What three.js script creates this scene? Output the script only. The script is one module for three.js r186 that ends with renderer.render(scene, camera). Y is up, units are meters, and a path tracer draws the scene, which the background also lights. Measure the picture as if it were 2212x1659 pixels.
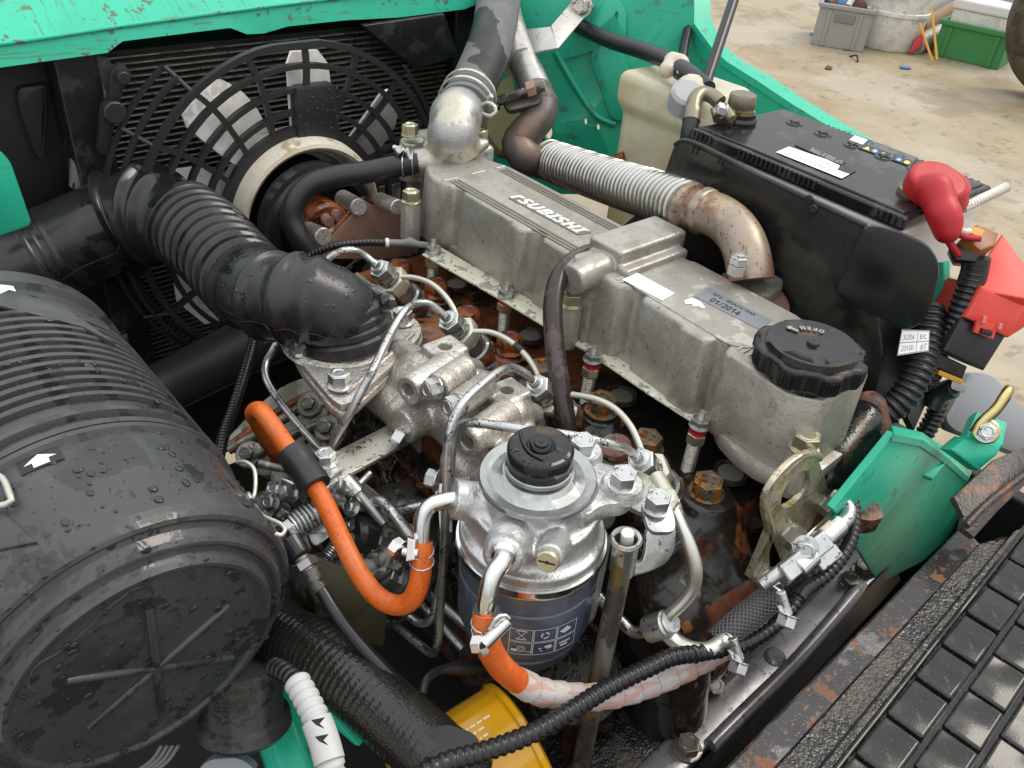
import * as THREE from 'three';
import { mergeGeometries, mergeVertices, toCreasedNormals } from 'three/addons/utils/BufferGeometryUtils.js';
import { RoundedBoxGeometry } from 'three/addons/geometries/RoundedBoxGeometry.js';
import { FontLoader } from 'three/addons/loaders/FontLoader.js';
import { TextGeometry } from 'three/addons/geometries/TextGeometry.js';

// ---------------------------------------------------------------- camera, sky, sun, exposure
const EYE = new THREE.Vector3(0, 1.2, 0);                       // hand-held, 1.2 m above the yard
const scene = new THREE.Scene();
const camera = new THREE.PerspectiveCamera(48.8, 4 / 3, 0.05, 200);
camera.position.copy(EYE);
camera.up.set(-0.48613, 0.81095, -0.32562);
camera.lookAt(EYE.x - 0.58873, EYE.y - 0.57928, EYE.z - 0.56377);
const renderer = new THREE.WebGLRenderer({ antialias: true });
renderer.setSize(1024, 768);
renderer.toneMapping = THREE.LinearToneMapping;
renderer.toneMappingExposure = 1.0;
renderer.shadowMap.enabled = true;
{ // overcast sky: brightest overhead, a third of that at the horizon, soft cloud mottling
  const w = 256, h = 128, d = new Float32Array(w * h * 4);
  for (let j = 0; j < h; j++) for (let i = 0; i < w; i++) {
    const el = Math.PI * ((j + .5) / h - .5), az = 2 * Math.PI * i / w, s = Math.max(0, Math.sin(el));
    const cl = .08 * Math.sin(3 * az + 5 * el) * Math.cos(4 * el) + .05 * Math.sin(7 * az - 9 * el + 1);
    const L = el < 0 ? .25 : 1.75 * (1 + 2 * s) / 3 * (1 + cl);
    const k = (j * w + i) * 4; d[k] = L * .975; d[k + 1] = L; d[k + 2] = L * 1.03; d[k + 3] = 1;
  }
  const t = new THREE.DataTexture(d, w, h, THREE.RGBAFormat, THREE.FloatType);
  t.mapping = THREE.EquirectangularReflectionMapping; t.minFilter = t.magFilter = THREE.LinearFilter; t.needsUpdate = true;
  scene.background = t; scene.environment = t;
}
const sun = new THREE.DirectionalLight(0xfff4e4, 1.4);
sun.position.set(.6, 5.0, -3.6); sun.target.position.set(-.4, .8, -.4);
sun.castShadow = true; sun.shadow.radius = 46; sun.shadow.mapSize.set(2048, 2048);
Object.assign(sun.shadow.camera, { left: -2, right: 2, top: 2, bottom: -2, near: .5, far: 9 });
scene.add(sun, sun.target);

// ---------------------------------------------------------------- measuring: photo readings (2212 px wide) to metres
const V = (x, y, z) => new THREE.Vector3(x, y, z);
const R0 = V(0.645815, 0.082362, -0.759038), U0 = V(-0.486132, 0.810954, -0.325622), B0 = V(0.588726, 0.579284, 0.563765);
const ray = (u, v) => V(0, 0, 0).addScaledVector(R0, (u - 1106) / 1828.67).addScaledVector(U0, -(v - 829.5) / 1828.67).addScaledVector(B0, -1);
const at = (u, v, d) => ray(u, v).multiplyScalar(d).add(EYE);               // distance known
const onY = (u, v, y) => { const r = ray(u, v); return r.multiplyScalar((y - 1.2) / r.y).add(EYE); };
const onX = (u, v, x) => { const r = ray(u, v); return r.multiplyScalar(x / r.x).add(EYE); };
const onZ = (u, v, z) => { const r = ray(u, v); return r.multiplyScalar(z / r.z).add(EYE); };
const onP = (u, v, p, n) => { const r = ray(u, v); return r.multiplyScalar(p.clone().sub(EYE).dot(n) / r.dot(n)).add(EYE); };
const path = (...a) => a.map(([u, v, d]) => at(u, v, d));
let seed = 7; const rnd = () => { seed = (seed * 1664525 + 1013904223) >>> 0; return seed / 4294967296; };

// ---------------------------------------------------------------- procedural textures
const N = 512, CL = (x) => x < 0 ? 0 : x > 1 ? 1 : x, SS = (a, b, x) => { const t = CL((x - a) / (b - a)); return t * t * (3 - 2 * t); };
function noise(freq, oct, sd, gain = .5) {
  const o = new Float32Array(N * N); let amp = 1, tot = 0;
  for (let k = 0; k < oct; k++, freq *= 2, amp *= gain) {
    const g = new Float32Array(freq * freq); let s = (sd * 7919 + k * 104729) >>> 0;
    for (let i = 0; i < g.length; i++) { s = (s * 1664525 + 1013904223) >>> 0; g[i] = s / 4294967296; }
    for (let y = 0; y < N; y++) { const fy = y * freq / N, y0 = fy | 0, ty = fy - y0, sy = ty * ty * (3 - 2 * ty), r0 = y0 % freq * freq, r1 = (y0 + 1) % freq * freq;
      for (let x = 0; x < N; x++) { const fx = x * freq / N, x0 = fx | 0, tx = fx - x0, sx = tx * tx * (3 - 2 * tx), c0 = x0 % freq, c1 = (x0 + 1) % freq;
        o[y * N + x] += amp * ((g[r0 + c0] * (1 - sx) + g[r0 + c1] * sx) * (1 - sy) + (g[r1 + c0] * (1 - sx) + g[r1 + c1] * sx) * sy); } }
    tot += amp;
  }
  let m = 0, q = 0; for (const v of o) { m += v; q += v * v; } m /= o.length; const sdv = Math.sqrt(q / o.length - m * m);
  for (let i = 0; i < o.length; i++) o[i] = CL(.5 + (o[i] - m) / sdv * .2);
  return o;
}
const nA = noise(3, 7, 1), nB = noise(4, 7, 2), nC = noise(8, 6, 3, .6), nD = noise(16, 5, 4, .65), nE = noise(48, 3, 5, .7), nF = noise(128, 2, 6), nG = noise(5, 2, 9);
const nS = (() => { const o = new Float32Array(N * N); for (let y = 0; y < N; y++) for (let x = 0; x < N; x++) o[y * N + x] = nE[((y * 6) % N) * N + ((x >> 2) % N)]; return o; })();   // streaks
const enc = (c) => Math.round(255 * (c <= .0031308 ? 12.92 * CL(c) : 1.055 * Math.pow(CL(c), 1 / 2.4) - .055));
function dtex(fn, srgb, tile) {
  const d = new Uint8Array(N * N * 4);
  for (let i = 0; i < N * N; i++) { const c = fn(i); d[i * 4] = srgb ? enc(c[0]) : 255 * CL(c[0]); d[i * 4 + 1] = srgb ? enc(c[1]) : 255 * CL(c[1]); d[i * 4 + 2] = srgb ? enc(c[2]) : 255 * CL(c[2]); d[i * 4 + 3] = 255; }
  const t = new THREE.DataTexture(d, N, N); t.wrapS = t.wrapT = THREE.RepeatWrapping; t.magFilter = THREE.LinearFilter; t.minFilter = THREE.LinearMipmapLinearFilter; t.generateMipmaps = true;
  if (srgb) t.colorSpace = THREE.SRGBColorSpace; t.repeat.set(1 / tile, 1 / tile); t.needsUpdate = true; return t;
}
// layered surface: each layer {n noise, lo, hi, c colour | k multiplier, r roughness, m metalness}
const bumpCache = {}, nId = new Map([nA, nB, nC, nD, nE, nF, nS, nG].map((n, i) => [n, i]));
function surf({ tile = .3, R = 0, c, r, m = 0, grain = .12, layers = [], bump, rj = .1, ...rest }) {
  const w = (l, i) => { let b = l.bias ? l.bias((i % N) / N, (i / N | 0) / N) : 0; return SS(l.lo, l.hi, l.n[i] + b) * (l.a ?? 1); };
  const o = { color: 0xffffff, roughness: 1, metalness: 1, ...rest };
  o.map = dtex(i => { let q = [c[0], c[1], c[2]]; const g = 1 + grain * ((nD[i] - .5) * 1.4 + (nF[i] - .5) * .8); q = q.map(x => x * g);
    for (const l of layers) { const a = w(l, i); if (a > 0) for (let k = 0; k < 3; k++) { const t = l.c ? l.c[k] * g : q[k] * l.k; q[k] += (t - q[k]) * a; } } return q; }, true, tile);
  if (!R) { o.roughness = r; o.metalness = m; } else {
  const ml = layers.some(l => l.m !== undefined);
  o.roughnessMap = dtex(i => { let q = r + rj * (nC[i] - .5) * 2 + rj * (nF[i] - .5), mm = m; for (const l of layers) { const a = w(l, i); if (l.r !== undefined) q += (l.r - q) * a; if (l.m !== undefined) mm += (l.m - mm) * a; } return [0, q, mm]; }, false, tile);
  if (ml) o.metalnessMap = o.roughnessMap; else o.metalness = m; }
  if (bump) { const [bn, amt, bn2, a2 = 0] = bump; const bt = tile > .4 ? tile : .18, key = [nId.get(bn), nId.get(bn2), a2, bt].join(); o.bumpMap = bumpCache[key] ??= dtex(i => { const x = bn[i] * (1 - a2) + (bn2 ? bn2[i] * a2 : 0); return [x, x, x]; }, false, bt); o.bumpScale = amt; }
  return new (o.clearcoat || o.transmission ? THREE.MeshPhysicalMaterial : THREE.MeshStandardMaterial)(o);
}
const flat = (c, r, m = 0, o = {}) => new (o.transmission || o.clearcoat ? THREE.MeshPhysicalMaterial : THREE.MeshStandardMaterial)({ color: new THREE.Color().setRGB(...c), roughness: r, metalness: m, ...o });
const K = {
  concrete: surf({ R: 1, tile: 2.6, c: [.37, .305, .2], r: .58, rj: .2, grain: .12, bump: [nF, .002, nD, .5], layers: [{ n: nA, lo: .4, hi: .8, c: [.29, .205, .105], a: .65 }, { n: nB, lo: .5, hi: .8, c: [.43, .385, .31], a: .65 }, { n: nC, lo: .66, hi: .86, c: [.2, .165, .12], a: .45 }, { n: nE, lo: .8, hi: .9, k: .7 }] }),
  cover: surf({ R: 1, tile: .22, c: [.385, .37, .32], r: .4, m: .55, grain: .14, bump: [nF, .0003, nD, .5], layers: [{ n: nB, lo: .4, hi: .6, c: [.32, .3, .245], r: .34, a: .6 }, { n: nA, lo: .6, hi: .7, c: [.45, .435, .41], r: .5, a: .5 }, { n: nC, lo: .72, hi: .86, c: [.25, .22, .17], r: .5, a: .4 }, { n: nE, lo: .84, hi: .92, c: [.16, .13, .09], a: .5 }] }),
  cast: surf({ R: 1, tile: .16, c: [.54, .51, .46], r: .44, m: .7, grain: .16, bump: [nF, .0006, nE, .5], layers: [{ n: nC, lo: .5, hi: .76, c: [.37, .34, .31], r: .52, a: .8 }, { n: nA, lo: .6, hi: .8, c: [.62, .6, .55], r: .36, a: .6 }, { n: nD, lo: .72, hi: .86, c: [.26, .23, .19], r: .6, a: .6 }, { n: nE, lo: .82, hi: .9, c: [.2, .16, .12], a: .7 }] }),
  castBright: surf({ tile: .1, c: [.58, .58, .575], r: .42, m: .8, grain: .12, bump: [nE, .0004, nF, .4], layers: [{ n: nC, lo: .56, hi: .76, c: [.44, .44, .44], a: .8 }, { n: nE, lo: .78, hi: .9, c: [.32, .31, .3], a: .6 }] }),
  castGrey: surf({ tile: .16, c: [.3, .29, .25], r: .45, m: .6, layers: [{ n: nB, lo: .5, hi: .62, c: [.2, .19, .15], r: .35 }, { n: nD, lo: .68, hi: .8, c: [.1, .085, .06], m: .1 }], bump: [nE, .0004, nF, .5] }),
  zinc: surf({ tile: .12, c: [.6, .61, .6], r: .3, m: .9, layers: [{ n: nC, lo: .6, hi: .72, c: [.45, .46, .44], r: .45 }, { n: nE, lo: .8, hi: .88, c: [.16, .15, .13], m: .3 }] }),
  zincWarm: surf({ tile: .14, c: [.52, .5, .43], r: .4, m: .75, layers: [{ n: nD, lo: .66, hi: .76, c: [.36, .34, .28] }, { n: nE, lo: .8, hi: .86, c: [.12, .1, .07], m: .2 }] }),
  pipe: surf({ tile: .09, c: [.56, .57, .55], r: .33, m: .85, layers: [{ n: nC, lo: .62, hi: .7, c: [.36, .37, .37], r: .45 }, { n: nD, lo: .74, hi: .8, c: [.1, .09, .08], m: .3 }] }),
  chrome: flat([.72, .72, .7], .16, 1),
  yellowZinc: surf({ tile: .08, c: [.56, .5, .33], r: .36, m: .75, layers: [{ n: nC, lo: .5, hi: .68, c: [.58, .57, .5] }, { n: nD, lo: .62, hi: .74, c: [.36, .27, .1], r: .5 }] }),
  brass: flat([.58, .5, .22], .24, 1),
  rail: surf({ tile: .14, c: [.66, .65, .5], r: .45, m: .05, layers: [{ n: nC, lo: .72, hi: .76, c: [.32, .3, .26], r: .5, m: .5 }, { n: nE, lo: .82, hi: .88, c: [.1, .07, .04] }] }),
  plasticDry: flat([.024, .025, .027], .42),
  rubber: flat([.02, .02, .022], .36),
  rubberDust: surf({ R: 1, tile: .24, c: [.022, .022, .023], r: .5, layers: [{ n: nA, lo: .44, hi: .5, c: [.2, .2, .2], r: .75 }, { n: nC, lo: .6, hi: .74, c: [.1, .1, .1], r: .7, a: .5 }] }),
  conduit: flat([.016, .016, .018], .27),
  blackPaint: surf({ tile: .2, c: [.014, .014, .015], r: .34, grain: .4, layers: [{ n: nC, lo: .58, hi: .75, c: [.05, .047, .042], a: .7 }] }),
  blackWet: surf({ R: 1, tile: .2, c: [.012, .012, .013], r: .13, grain: .5, rj: .08, bump: [nD, .0006, nF, .3], layers: [{ n: nB, lo: .6, hi: .7, c: [.05, .035, .02], r: .3 }] }),
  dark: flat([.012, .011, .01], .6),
  greasy: surf({ R: 1, tile: .16, c: [.018, .015, .011], r: .25, rj: .15, bump: [nD, .001, nE, .4], layers: [{ n: nB, lo: .56, hi: .66, c: [.09, .03, .014], r: .2, a: .8 }, { n: nD, lo: .66, hi: .76, c: [.05, .045, .035], r: .5 }] }),
  green: surf({ tile: .6, c: [.027, .5, .315], r: .36, grain: .06, layers: [{ n: nE, lo: .84, hi: .9, c: [.1, .07, .03], a: .5 }, { n: nS, lo: .86, hi: .94, c: [.05, .2, .13], a: .35 }, { n: nB, lo: .5, hi: .95, c: [.025, .36, .22], a: .4 }] }),
  greenRust: surf({ tile: .4, c: [.03, .52, .33], r: .36, grain: .06, layers: [{ n: nS, lo: .74, hi: .86, c: [.12, .12, .05], a: .6 }, { n: nE, lo: .8, hi: .86, c: [.12, .06, .02], a: .8 }, { n: nB, lo: .5, hi: .95, c: [.03, .38, .24], a: .4 }] }),
  rust: surf({ R: 1, tile: .14, c: [.15, .035, .015], r: .4, grain: .3, rj: .2, bump: [nE, .0007, nD, .5], layers: [{ n: nB, lo: .5, hi: .66, c: [.34, .1, .02], r: .6 }, { n: nD, lo: .6, hi: .72, c: [.05, .02, .012], r: .2 }] }),
  rustPlate: flat([.4, .24, .18], .6),
  rustPipe: surf({ tile: .16, c: [.36, .29, .23], r: .42, m: .5, layers: [{ n: nB, lo: .46, hi: .66, c: [.25, .13, .08], a: .8 }, { n: nC, lo: .58, hi: .75, c: [.45, .36, .24], a: .7 }, { n: nE, lo: .78, hi: .88, c: [.12, .06, .03], a: .7 }] }),
  purpleIron: flat([.16, .075, .065], .65),
  alumized: surf({ tile: .2, c: [.5, .49, .46], r: .4, m: .65, layers: [{ n: nC, lo: .58, hi: .78, c: [.36, .34, .31], a: .8 }, { n: nE, lo: .84, hi: .9, c: [.15, .12, .09], a: .6 }] }),
  sooty: surf({ tile: .2, c: [.18, .165, .155], r: .48, m: .45, layers: [{ n: nB, lo: .45, hi: .65, c: [.11, .09, .085], a: .8 }, { n: nC, lo: .58, hi: .76, c: [.25, .15, .1], a: .6 }] }),
  bellows: flat([.62, .61, .57], .25, .95),
  orange: surf({ R: 1, tile: .12, c: [.66, .125, .012], r: .4, grain: .14, layers: [{ n: nE, lo: .86, hi: .9, c: [.12, .03, .01], a: .7 }, { n: nC, lo: .55, hi: .85, c: [.5, .085, .012], a: .7 }, { n: nA, lo: .62, hi: .8, c: [.6, .17, .05], a: .5 }] }),
  brownHose: surf({ tile: .1, c: [.032, .018, .017], r: .24, layers: [{ n: nC, lo: .62, hi: .8, c: [.085, .058, .054], a: .8 }, { n: nD, lo: .72, hi: .8, k: .5 }] }),
  cream: surf({ tile: .2, c: [.66, .61, .5], r: .5, layers: [{ n: nA, lo: .5, hi: .8, c: [.5, .4, .26], a: .7 }, { n: nC, lo: .72, hi: .86, c: [.28, .19, .1], a: .7 }] }),
  fan: surf({ tile: .22, c: [.82, .81, .78], r: .5, layers: [{ n: nA, lo: .62, hi: .9, c: [.55, .47, .33], a: .6 }, { n: nC, lo: .74, hi: .9, c: [.34, .29, .2], a: .5 }] }),
  milk: surf({ tile: .25, c: [.86, .8, .62], r: .4, layers: [{ n: nA, lo: .45, hi: .75, c: [.78, .64, .42], a: .6 }], transmission: .4, thickness: 0 }),
  white: flat([.78, .78, .76], .45), whiteDirty: surf({ tile: .5, c: [.76, .75, .71], r: .5, layers: [{ n: nB, lo: .64, hi: .8, c: [.52, .45, .34], a: .5 }, { n: nE, lo: .88, hi: .93, c: [.14, .12, .09], a: .7 }] }),
  slate: surf({ tile: .1, c: [.075, .09, .13], r: .33, grain: .08, layers: [{ n: nC, lo: .62, hi: .8, c: [.1, .115, .15], r: .45, a: .7 }], clearcoat: .3, clearcoatRoughness: .2 }),
  yellow: flat([.72, .36, .006], .3, 0, { clearcoat: .5, clearcoatRoughness: .15 }),
  red: flat([.46, .012, .018], .46),
  redBox: flat([.75, .075, .055], .48), lead: flat([.26, .23, .17], .35, .7),
  olive: flat([.075, .07, .042], .45, .2),
  darkMetal: surf({ tile: .1, c: [.13, .125, .11], r: .35, m: .6, layers: [{ n: nC, lo: .55, hi: .68, c: [.04, .038, .032], m: .2, r: .3 }, { n: nD, lo: .68, hi: .76, c: [.3, .29, .26] }] }),
  wrap: surf({ tile: .1, c: [.56, .52, .5], r: .36, layers: [{ n: nC, lo: .5, hi: .62, c: [.6, .28, .2], a: .65 }, { n: nB, lo: .6, hi: .75, c: [.4, .36, .35], a: .5 }] }),
  greyPanel: flat([.33, .34, .36], .5), tarpGrey: flat([.3, .32, .34], .6),
  crateGrey: flat([.32, .32, .29], .6), crateGreen: flat([.05, .26, .075], .55),
  tyre: surf({ tile: .5, c: [.09, .07, .045], r: .85, layers: [{ n: nB, lo: .5, hi: .65, c: [.05, .042, .03] }], bump: [nD, .006] }),
  wood: flat([.28, .19, .1], .7), strap: flat([.62, .3, .03], .5), blue: flat([.08, .2, .42], .5), greyStuff: flat([.2, .2, .19], .6),
  connector: flat([.26, .09, .022], .42),
  braid: flat([.022, .022, .024], .4),
  spiral: surf({ tile: .14, c: [.018, .0165, .014], r: .2, layers: [{ n: nB, lo: .64, hi: .8, c: [.035, .032, .025], a: .5 }], bump: [nF, .0003] }),
  mat: surf({ tile: .14, c: [.014, .0135, .0125], r: .1, grain: .4, layers: [{ n: nC, lo: .66, hi: .8, c: [.03, .028, .023] }, { n: nE, lo: .84, hi: .9, c: [.1, .08, .05], a: .6 }], bump: [nG, .0028] }),
  lip: surf({ R: 1, tile: .16, c: [.045, .042, .041], r: .18, m: .1, rj: .1, layers: [{ n: nC, lo: .6, hi: .76, c: [.16, .155, .16], r: .24, m: .3, a: .8 }, { n: nD, lo: .72, hi: .84, c: [.14, .05, .015], r: .55, m: 0, a: .9 }, { n: nE, lo: .8, hi: .88, c: [.24, .09, .02], r: .6, m: 0, a: .5 }], bump: [nD, .0003, nF, .4] }),
  headBolt: surf({ tile: .05, c: [.15, .13, .085], r: .3, m: .3, layers: [{ n: nC, lo: .5, hi: .62, c: [.36, .14, .02] }, { n: nD, lo: .62, hi: .72, c: [.08, .03, .015] }] }),
  rustWet: surf({ tile: .09, c: [.17, .05, .02], r: .2, layers: [{ n: nB, lo: .5, hi: .65, c: [.2, .13, .06] }, { n: nD, lo: .6, hi: .7, c: [.04, .02, .012] }] }),
  coverDark: flat([.2, .18, .14], .5, .3), coverLight: flat([.56, .54, .5], .35, .6), coverPanel: surf({ R: 1, tile: .15, c: [.42, .4, .35], r: .36, m: .6, layers: [{ n: nA, lo: .47, hi: .5, c: [.36, .34, .3], r: .5 }, { n: nC, lo: .66, hi: .7, c: [.5, .48, .44] }] }),
  yellowBolt: flat([.56, .53, .38], .28, .85), injNut: flat([.64, .63, .5], .34, .6), zincDark: flat([.32, .33, .33], .3, .85), zincPale: flat([.56, .56, .48], .36, .6),
  capBlack: surf({ tile: .12, c: [.012, .012, .013], r: .16, grain: .3, layers: [{ n: nC, lo: .74, hi: .8, c: [.05, .03, .012] }] }), capLetter: flat([.35, .35, .34], .4),
  castHousing: surf({ tile: .14, c: [.42, .41, .4], r: .42, m: .6, bump: [nF, .0003, nE, .5], layers: [{ n: nB, lo: .52, hi: .62, c: [.52, .49, .4] }, { n: nC, lo: .62, hi: .74, c: [.3, .29, .27] }] }),
  hoseDust: surf({ R: 1, tile: .24, c: [.018, .018, .019], r: .5, layers: [{ n: nA, lo: .36, hi: .39, c: [.16, .16, .165], r: .8 }, { n: nC, lo: .55, hi: .8, k: .7, a: .6 }] }),
  rustIron: surf({ tile: .12, c: [.14, .06, .035], r: .5, bump: [nE, .0004, nF, .5], layers: [{ n: nC, lo: .55, hi: .68, c: [.06, .03, .022] }, { n: nB, lo: .58, hi: .7, c: [.24, .12, .07] }] }),
  lidBlack: surf({ tile: .2, c: [.014, .014, .015], r: .22, grain: .3, rj: .08, layers: [{ n: nC, lo: .6, hi: .72, c: [.05, .05, .052], r: .5, a: .7 }] }),
  shield: surf({ R: 1, tile: .26, c: [.011, .011, .011], r: .3, rj: .1, grain: .3, layers: [{ n: nA, lo: .62, hi: .8, c: [.05, .045, .035], r: .55, a: .7 }] }), flapWet: flat([.009, .009, .01], .24),
  greyPanel2: flat([.4, .41, .41], .4), olivePad: flat([.2, .2, .09], .8),
  plasticAC: surf({ R: 1, tile: .24, c: [.052, .054, .057], r: .38, grain: .14, rj: .06, bump: [nF, .0001, nE, .3], layers: [{ n: nA, lo: .73, hi: .75, k: .55, r: .2 }, { n: nC, lo: .76, hi: .8, k: .55, r: .15 }, { n: nD, lo: .84, hi: .88, k: .5, r: .12 }, { n: nB, lo: .56, hi: .9, c: [.085, .086, .088], a: .6 }] }),
  rubberHose: surf({ R: 1, tile: .2, c: [.021, .021, .023], r: .3, grain: .15, rj: .05, layers: [{ n: nB, lo: .66, hi: .68, k: .5, r: .14 }, { n: nC, lo: .66, hi: .85, c: [.04, .04, .042], r: .42, a: .6 }] }), zincDish: surf({ tile: .1, c: [.4, .42, .41], r: .3, m: .85, layers: [{ n: nC, lo: .55, hi: .75, c: [.34, .35, .34] }] }), dipTube: surf({ tile: .12, c: [.2, .2, .19], r: .4, m: .6, layers: [{ n: nA, lo: .55, hi: .66, c: [.22, .16, .06] }, { n: nC, lo: .62, hi: .74, c: [.09, .085, .08] }] }),
  boltWhite: flat([.68, .68, .6], .28, .8), boltDark: flat([.22, .2, .17], .25, .65), braidLight: flat([.11, .11, .112], .4), pipePale: flat([.66, .66, .6], .28, .8), redLight: flat([.8, .2, .18], .4),
  rough: surf({ R: 1, tile: .16, c: [.016, .015, .014], r: .22, grain: .5, rj: .12, bump: [nE, .0014, nF, .5], layers: [{ n: nC, lo: .55, hi: .7, c: [.045, .04, .034], r: .4 }] }), plateWet: surf({ R: 1, tile: .3, c: [.24, .235, .255], r: .32, m: .5, grain: .14, rj: .1, layers: [{ n: nA, lo: .5, hi: .75, c: [.15, .145, .15], r: .38, m: .35 }, { n: nE, lo: .8, hi: .9, k: .5 }] }),
  plateGrit: surf({ R: 1, tile: .2, c: [.022, .021, .02], r: .2, grain: .5, rj: .12, bump: [nE, .0012, nF, .5], layers: [{ n: nC, lo: .6, hi: .7, c: [.06, .05, .04], r: .4 }] }), rustDark: surf({ tile: .12, c: [.045, .033, .029], r: .4, bump: [nE, .0006, nF, .5], layers: [{ n: nC, lo: .6, hi: .75, c: [.16, .06, .02], a: .8 }] }),
  wrapGrey: flat([.52, .52, .51], .5),
  water: flat([.03, .031, .033], .03),
};
const fromFar = (u) => (u + .17) % 1;                              // 0 at the fan end of the head, growing towards the near end
K.head = surf({ R: 1, tile: .6, c: [.018, .015, .012], r: .2, rj: .14, grain: .5, bump: [nD, .0012, nE, .4], layers: [
  { n: nC, lo: .48, hi: .64, c: [.16, .046, .019], r: .36, bias: (u) => .18 - 2.4 * Math.max(0, fromFar(u) - .27) }, { n: nD, lo: .6, hi: .72, c: [.24, .085, .022], r: .55, a: .8, bias: (u) => .05 - 1.5 * Math.max(0, fromFar(u) - .3) } ] });

// ---------------------------------------------------------------- building helpers
const names = {};
const numbered = (n) => { names[n] = (names[n] ?? -1) + 1; return names[n] ? `${n}_${String(names[n]).padStart(3, '0')}` : n; };
function clean(g) { g = g.index ? g.toNonIndexed() : g; for (const k of Object.keys(g.attributes)) if (!['position', 'normal', 'uv'].includes(k)) g.deleteAttribute(k); if (!g.attributes.normal) g.computeVertexNormals(); return g; }
function boxUV(g) {                                               // uv in metres from the dominant axis of each face
  if (g.userData.uvm) return g; const keep = g.userData; g = clean(g); g.userData = keep;
  const p = g.attributes.position, uv = new Float32Array(p.count * 2), a = V(), b = V(), c = V(), n = V();
  for (let i = 0; i < p.count; i += 3) {
    a.fromBufferAttribute(p, i); b.fromBufferAttribute(p, i + 1); c.fromBufferAttribute(p, i + 2);
    n.copy(b).sub(a).cross(c.clone().sub(a)); const x = Math.abs(n.x), y = Math.abs(n.y), z = Math.abs(n.z);
    [a, b, c].forEach((q, k) => { const o = (i + k) * 2; if (y >= x && y >= z) { uv[o] = q.x; uv[o + 1] = q.z; } else if (x >= z) { uv[o] = q.z; uv[o + 1] = q.y; } else { uv[o] = q.x; uv[o + 1] = q.y; } });
  }
  g.setAttribute('uv', new THREE.BufferAttribute(uv, 2)); return g;
}
const merge = (...l) => { const f = l.flat(); const g = mergeGeometries(f.map(x => clean(boxUV(x))), false); g.userData.uvm = true; return g; };
function mesh(name, g, m) { const o = new THREE.Mesh(boxUV(g), m); o.name = numbered(name); o.castShadow = o.receiveShadow = true; return o; }
function thing(name, label, category, group) { const o = new THREE.Group(); o.name = numbered(name); o.userData = { label, category }; if (group) o.userData.group = group; scene.add(o); return o; }
const pn = {};
function part(t, name, g, m, label) { const o = new THREE.Mesh(boxUV(g), m); o.name = name; o.castShadow = o.receiveShadow = true; if (label) o.userData.label = label; t.add(o); return o; }
function solo(name, g, m, label, category, group) { const o = mesh(name, g, m); o.userData = { label, category }; if (group) o.userData.group = group; scene.add(o); return o; }
function struct(name, g, m) { const o = mesh(name, g, m); o.userData = { kind: 'structure' }; scene.add(o); return o; }
const _m = new THREE.Matrix4();
function place(g, pos, up = V(0, 1, 0), spin = 0) { g = g.clone(); const q = new THREE.Quaternion().setFromUnitVectors(V(0, 1, 0), up.clone().normalize()); if (spin) g.rotateY(spin); g.applyQuaternion(q); g.translate(pos.x, pos.y, pos.z); return g; }
function basis(g, o, x, y, z) { return g.applyMatrix4(_m.makeBasis(x, y, z).setPosition(o)); }
const smooth = (pts, t = .5) => new THREE.CatmullRomCurve3(pts, false, 'centripetal', t);
function sweep(pts, r, { rad = 14, step = .004, cap = true, raw = false } = {}) {
  const cu = raw ? null : pts.length > 2 ? smooth(pts) : new THREE.LineCurve3(pts[0], pts[1]); const L = raw ? 0 : cu.getLength(), n = raw ? pts.length - 1 : Math.max(2, Math.ceil(L / step));
  const P = raw ? pts : cu.getSpacedPoints(n); const pos = [], uv = [], idx = []; let nn = null, s = 0, tot = L;
  if (raw) { tot = 0; for (let i = 1; i <= n; i++) tot += P[i].distanceTo(P[i - 1]); }
  for (let i = 0; i <= n; i++) {
    const t = P[Math.min(n, i + 1)].clone().sub(P[Math.max(0, i - 1)]).normalize();
    if (!nn) nn = Math.abs(t.y) < .8 ? V(0, 1, 0).cross(t).normalize() : V(1, 0, 0).cross(t).normalize();
    nn.addScaledVector(t, -nn.dot(t)).normalize(); const b = t.clone().cross(nn);
    if (i) s += P[i].distanceTo(P[i - 1]); const rr = typeof r === 'number' ? r : r(s, tot);
    for (let k = 0; k <= rad; k++) { const a = k / rad * 2 * Math.PI; const q = P[i].clone().addScaledVector(nn, rr * Math.cos(a)).addScaledVector(b, rr * Math.sin(a)); pos.push(q.x, q.y, q.z); uv.push(s, a * .5 * (typeof r === 'number' ? r : .03) * 2); }
  }
  const w = rad + 1;
  for (let i = 0; i < n; i++) for (let k = 0; k < rad; k++) { const a = i * w + k, c = a + w; idx.push(a, a + 1, c, c, a + 1, c + 1); }
  if (cap) for (const e of [0, n]) { const c = pos.length / 3; pos.push(P[e].x, P[e].y, P[e].z); uv.push(0, 0); const base = pos.length / 3; for (let k = 0; k <= rad; k++) { const o = (e * w + k) * 3; pos.push(pos[o], pos[o + 1], pos[o + 2]); uv.push(.01, .01); } for (let k = 0; k < rad; k++) e ? idx.push(c, base + k, base + k + 1) : idx.push(c, base + k + 1, base + k); }
  const g = new THREE.BufferGeometry(); g.setAttribute('position', new THREE.Float32BufferAttribute(pos, 3)); g.setAttribute('uv', new THREE.Float32BufferAttribute(uv, 2)); g.setIndex(idx); g.computeVertexNormals();
  const nm = g.attributes.normal; for (let i = 0; i <= n; i++) { const a = i * w, b = a + rad; const x = nm.getX(a) + nm.getX(b), y = nm.getY(a) + nm.getY(b), z = nm.getZ(a) + nm.getZ(b), l = Math.hypot(x, y, z) || 1; nm.setXYZ(a, x / l, y / l, z / l); nm.setXYZ(b, x / l, y / l, z / l); }
  g.userData.uvm = true; return g;
}
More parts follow.
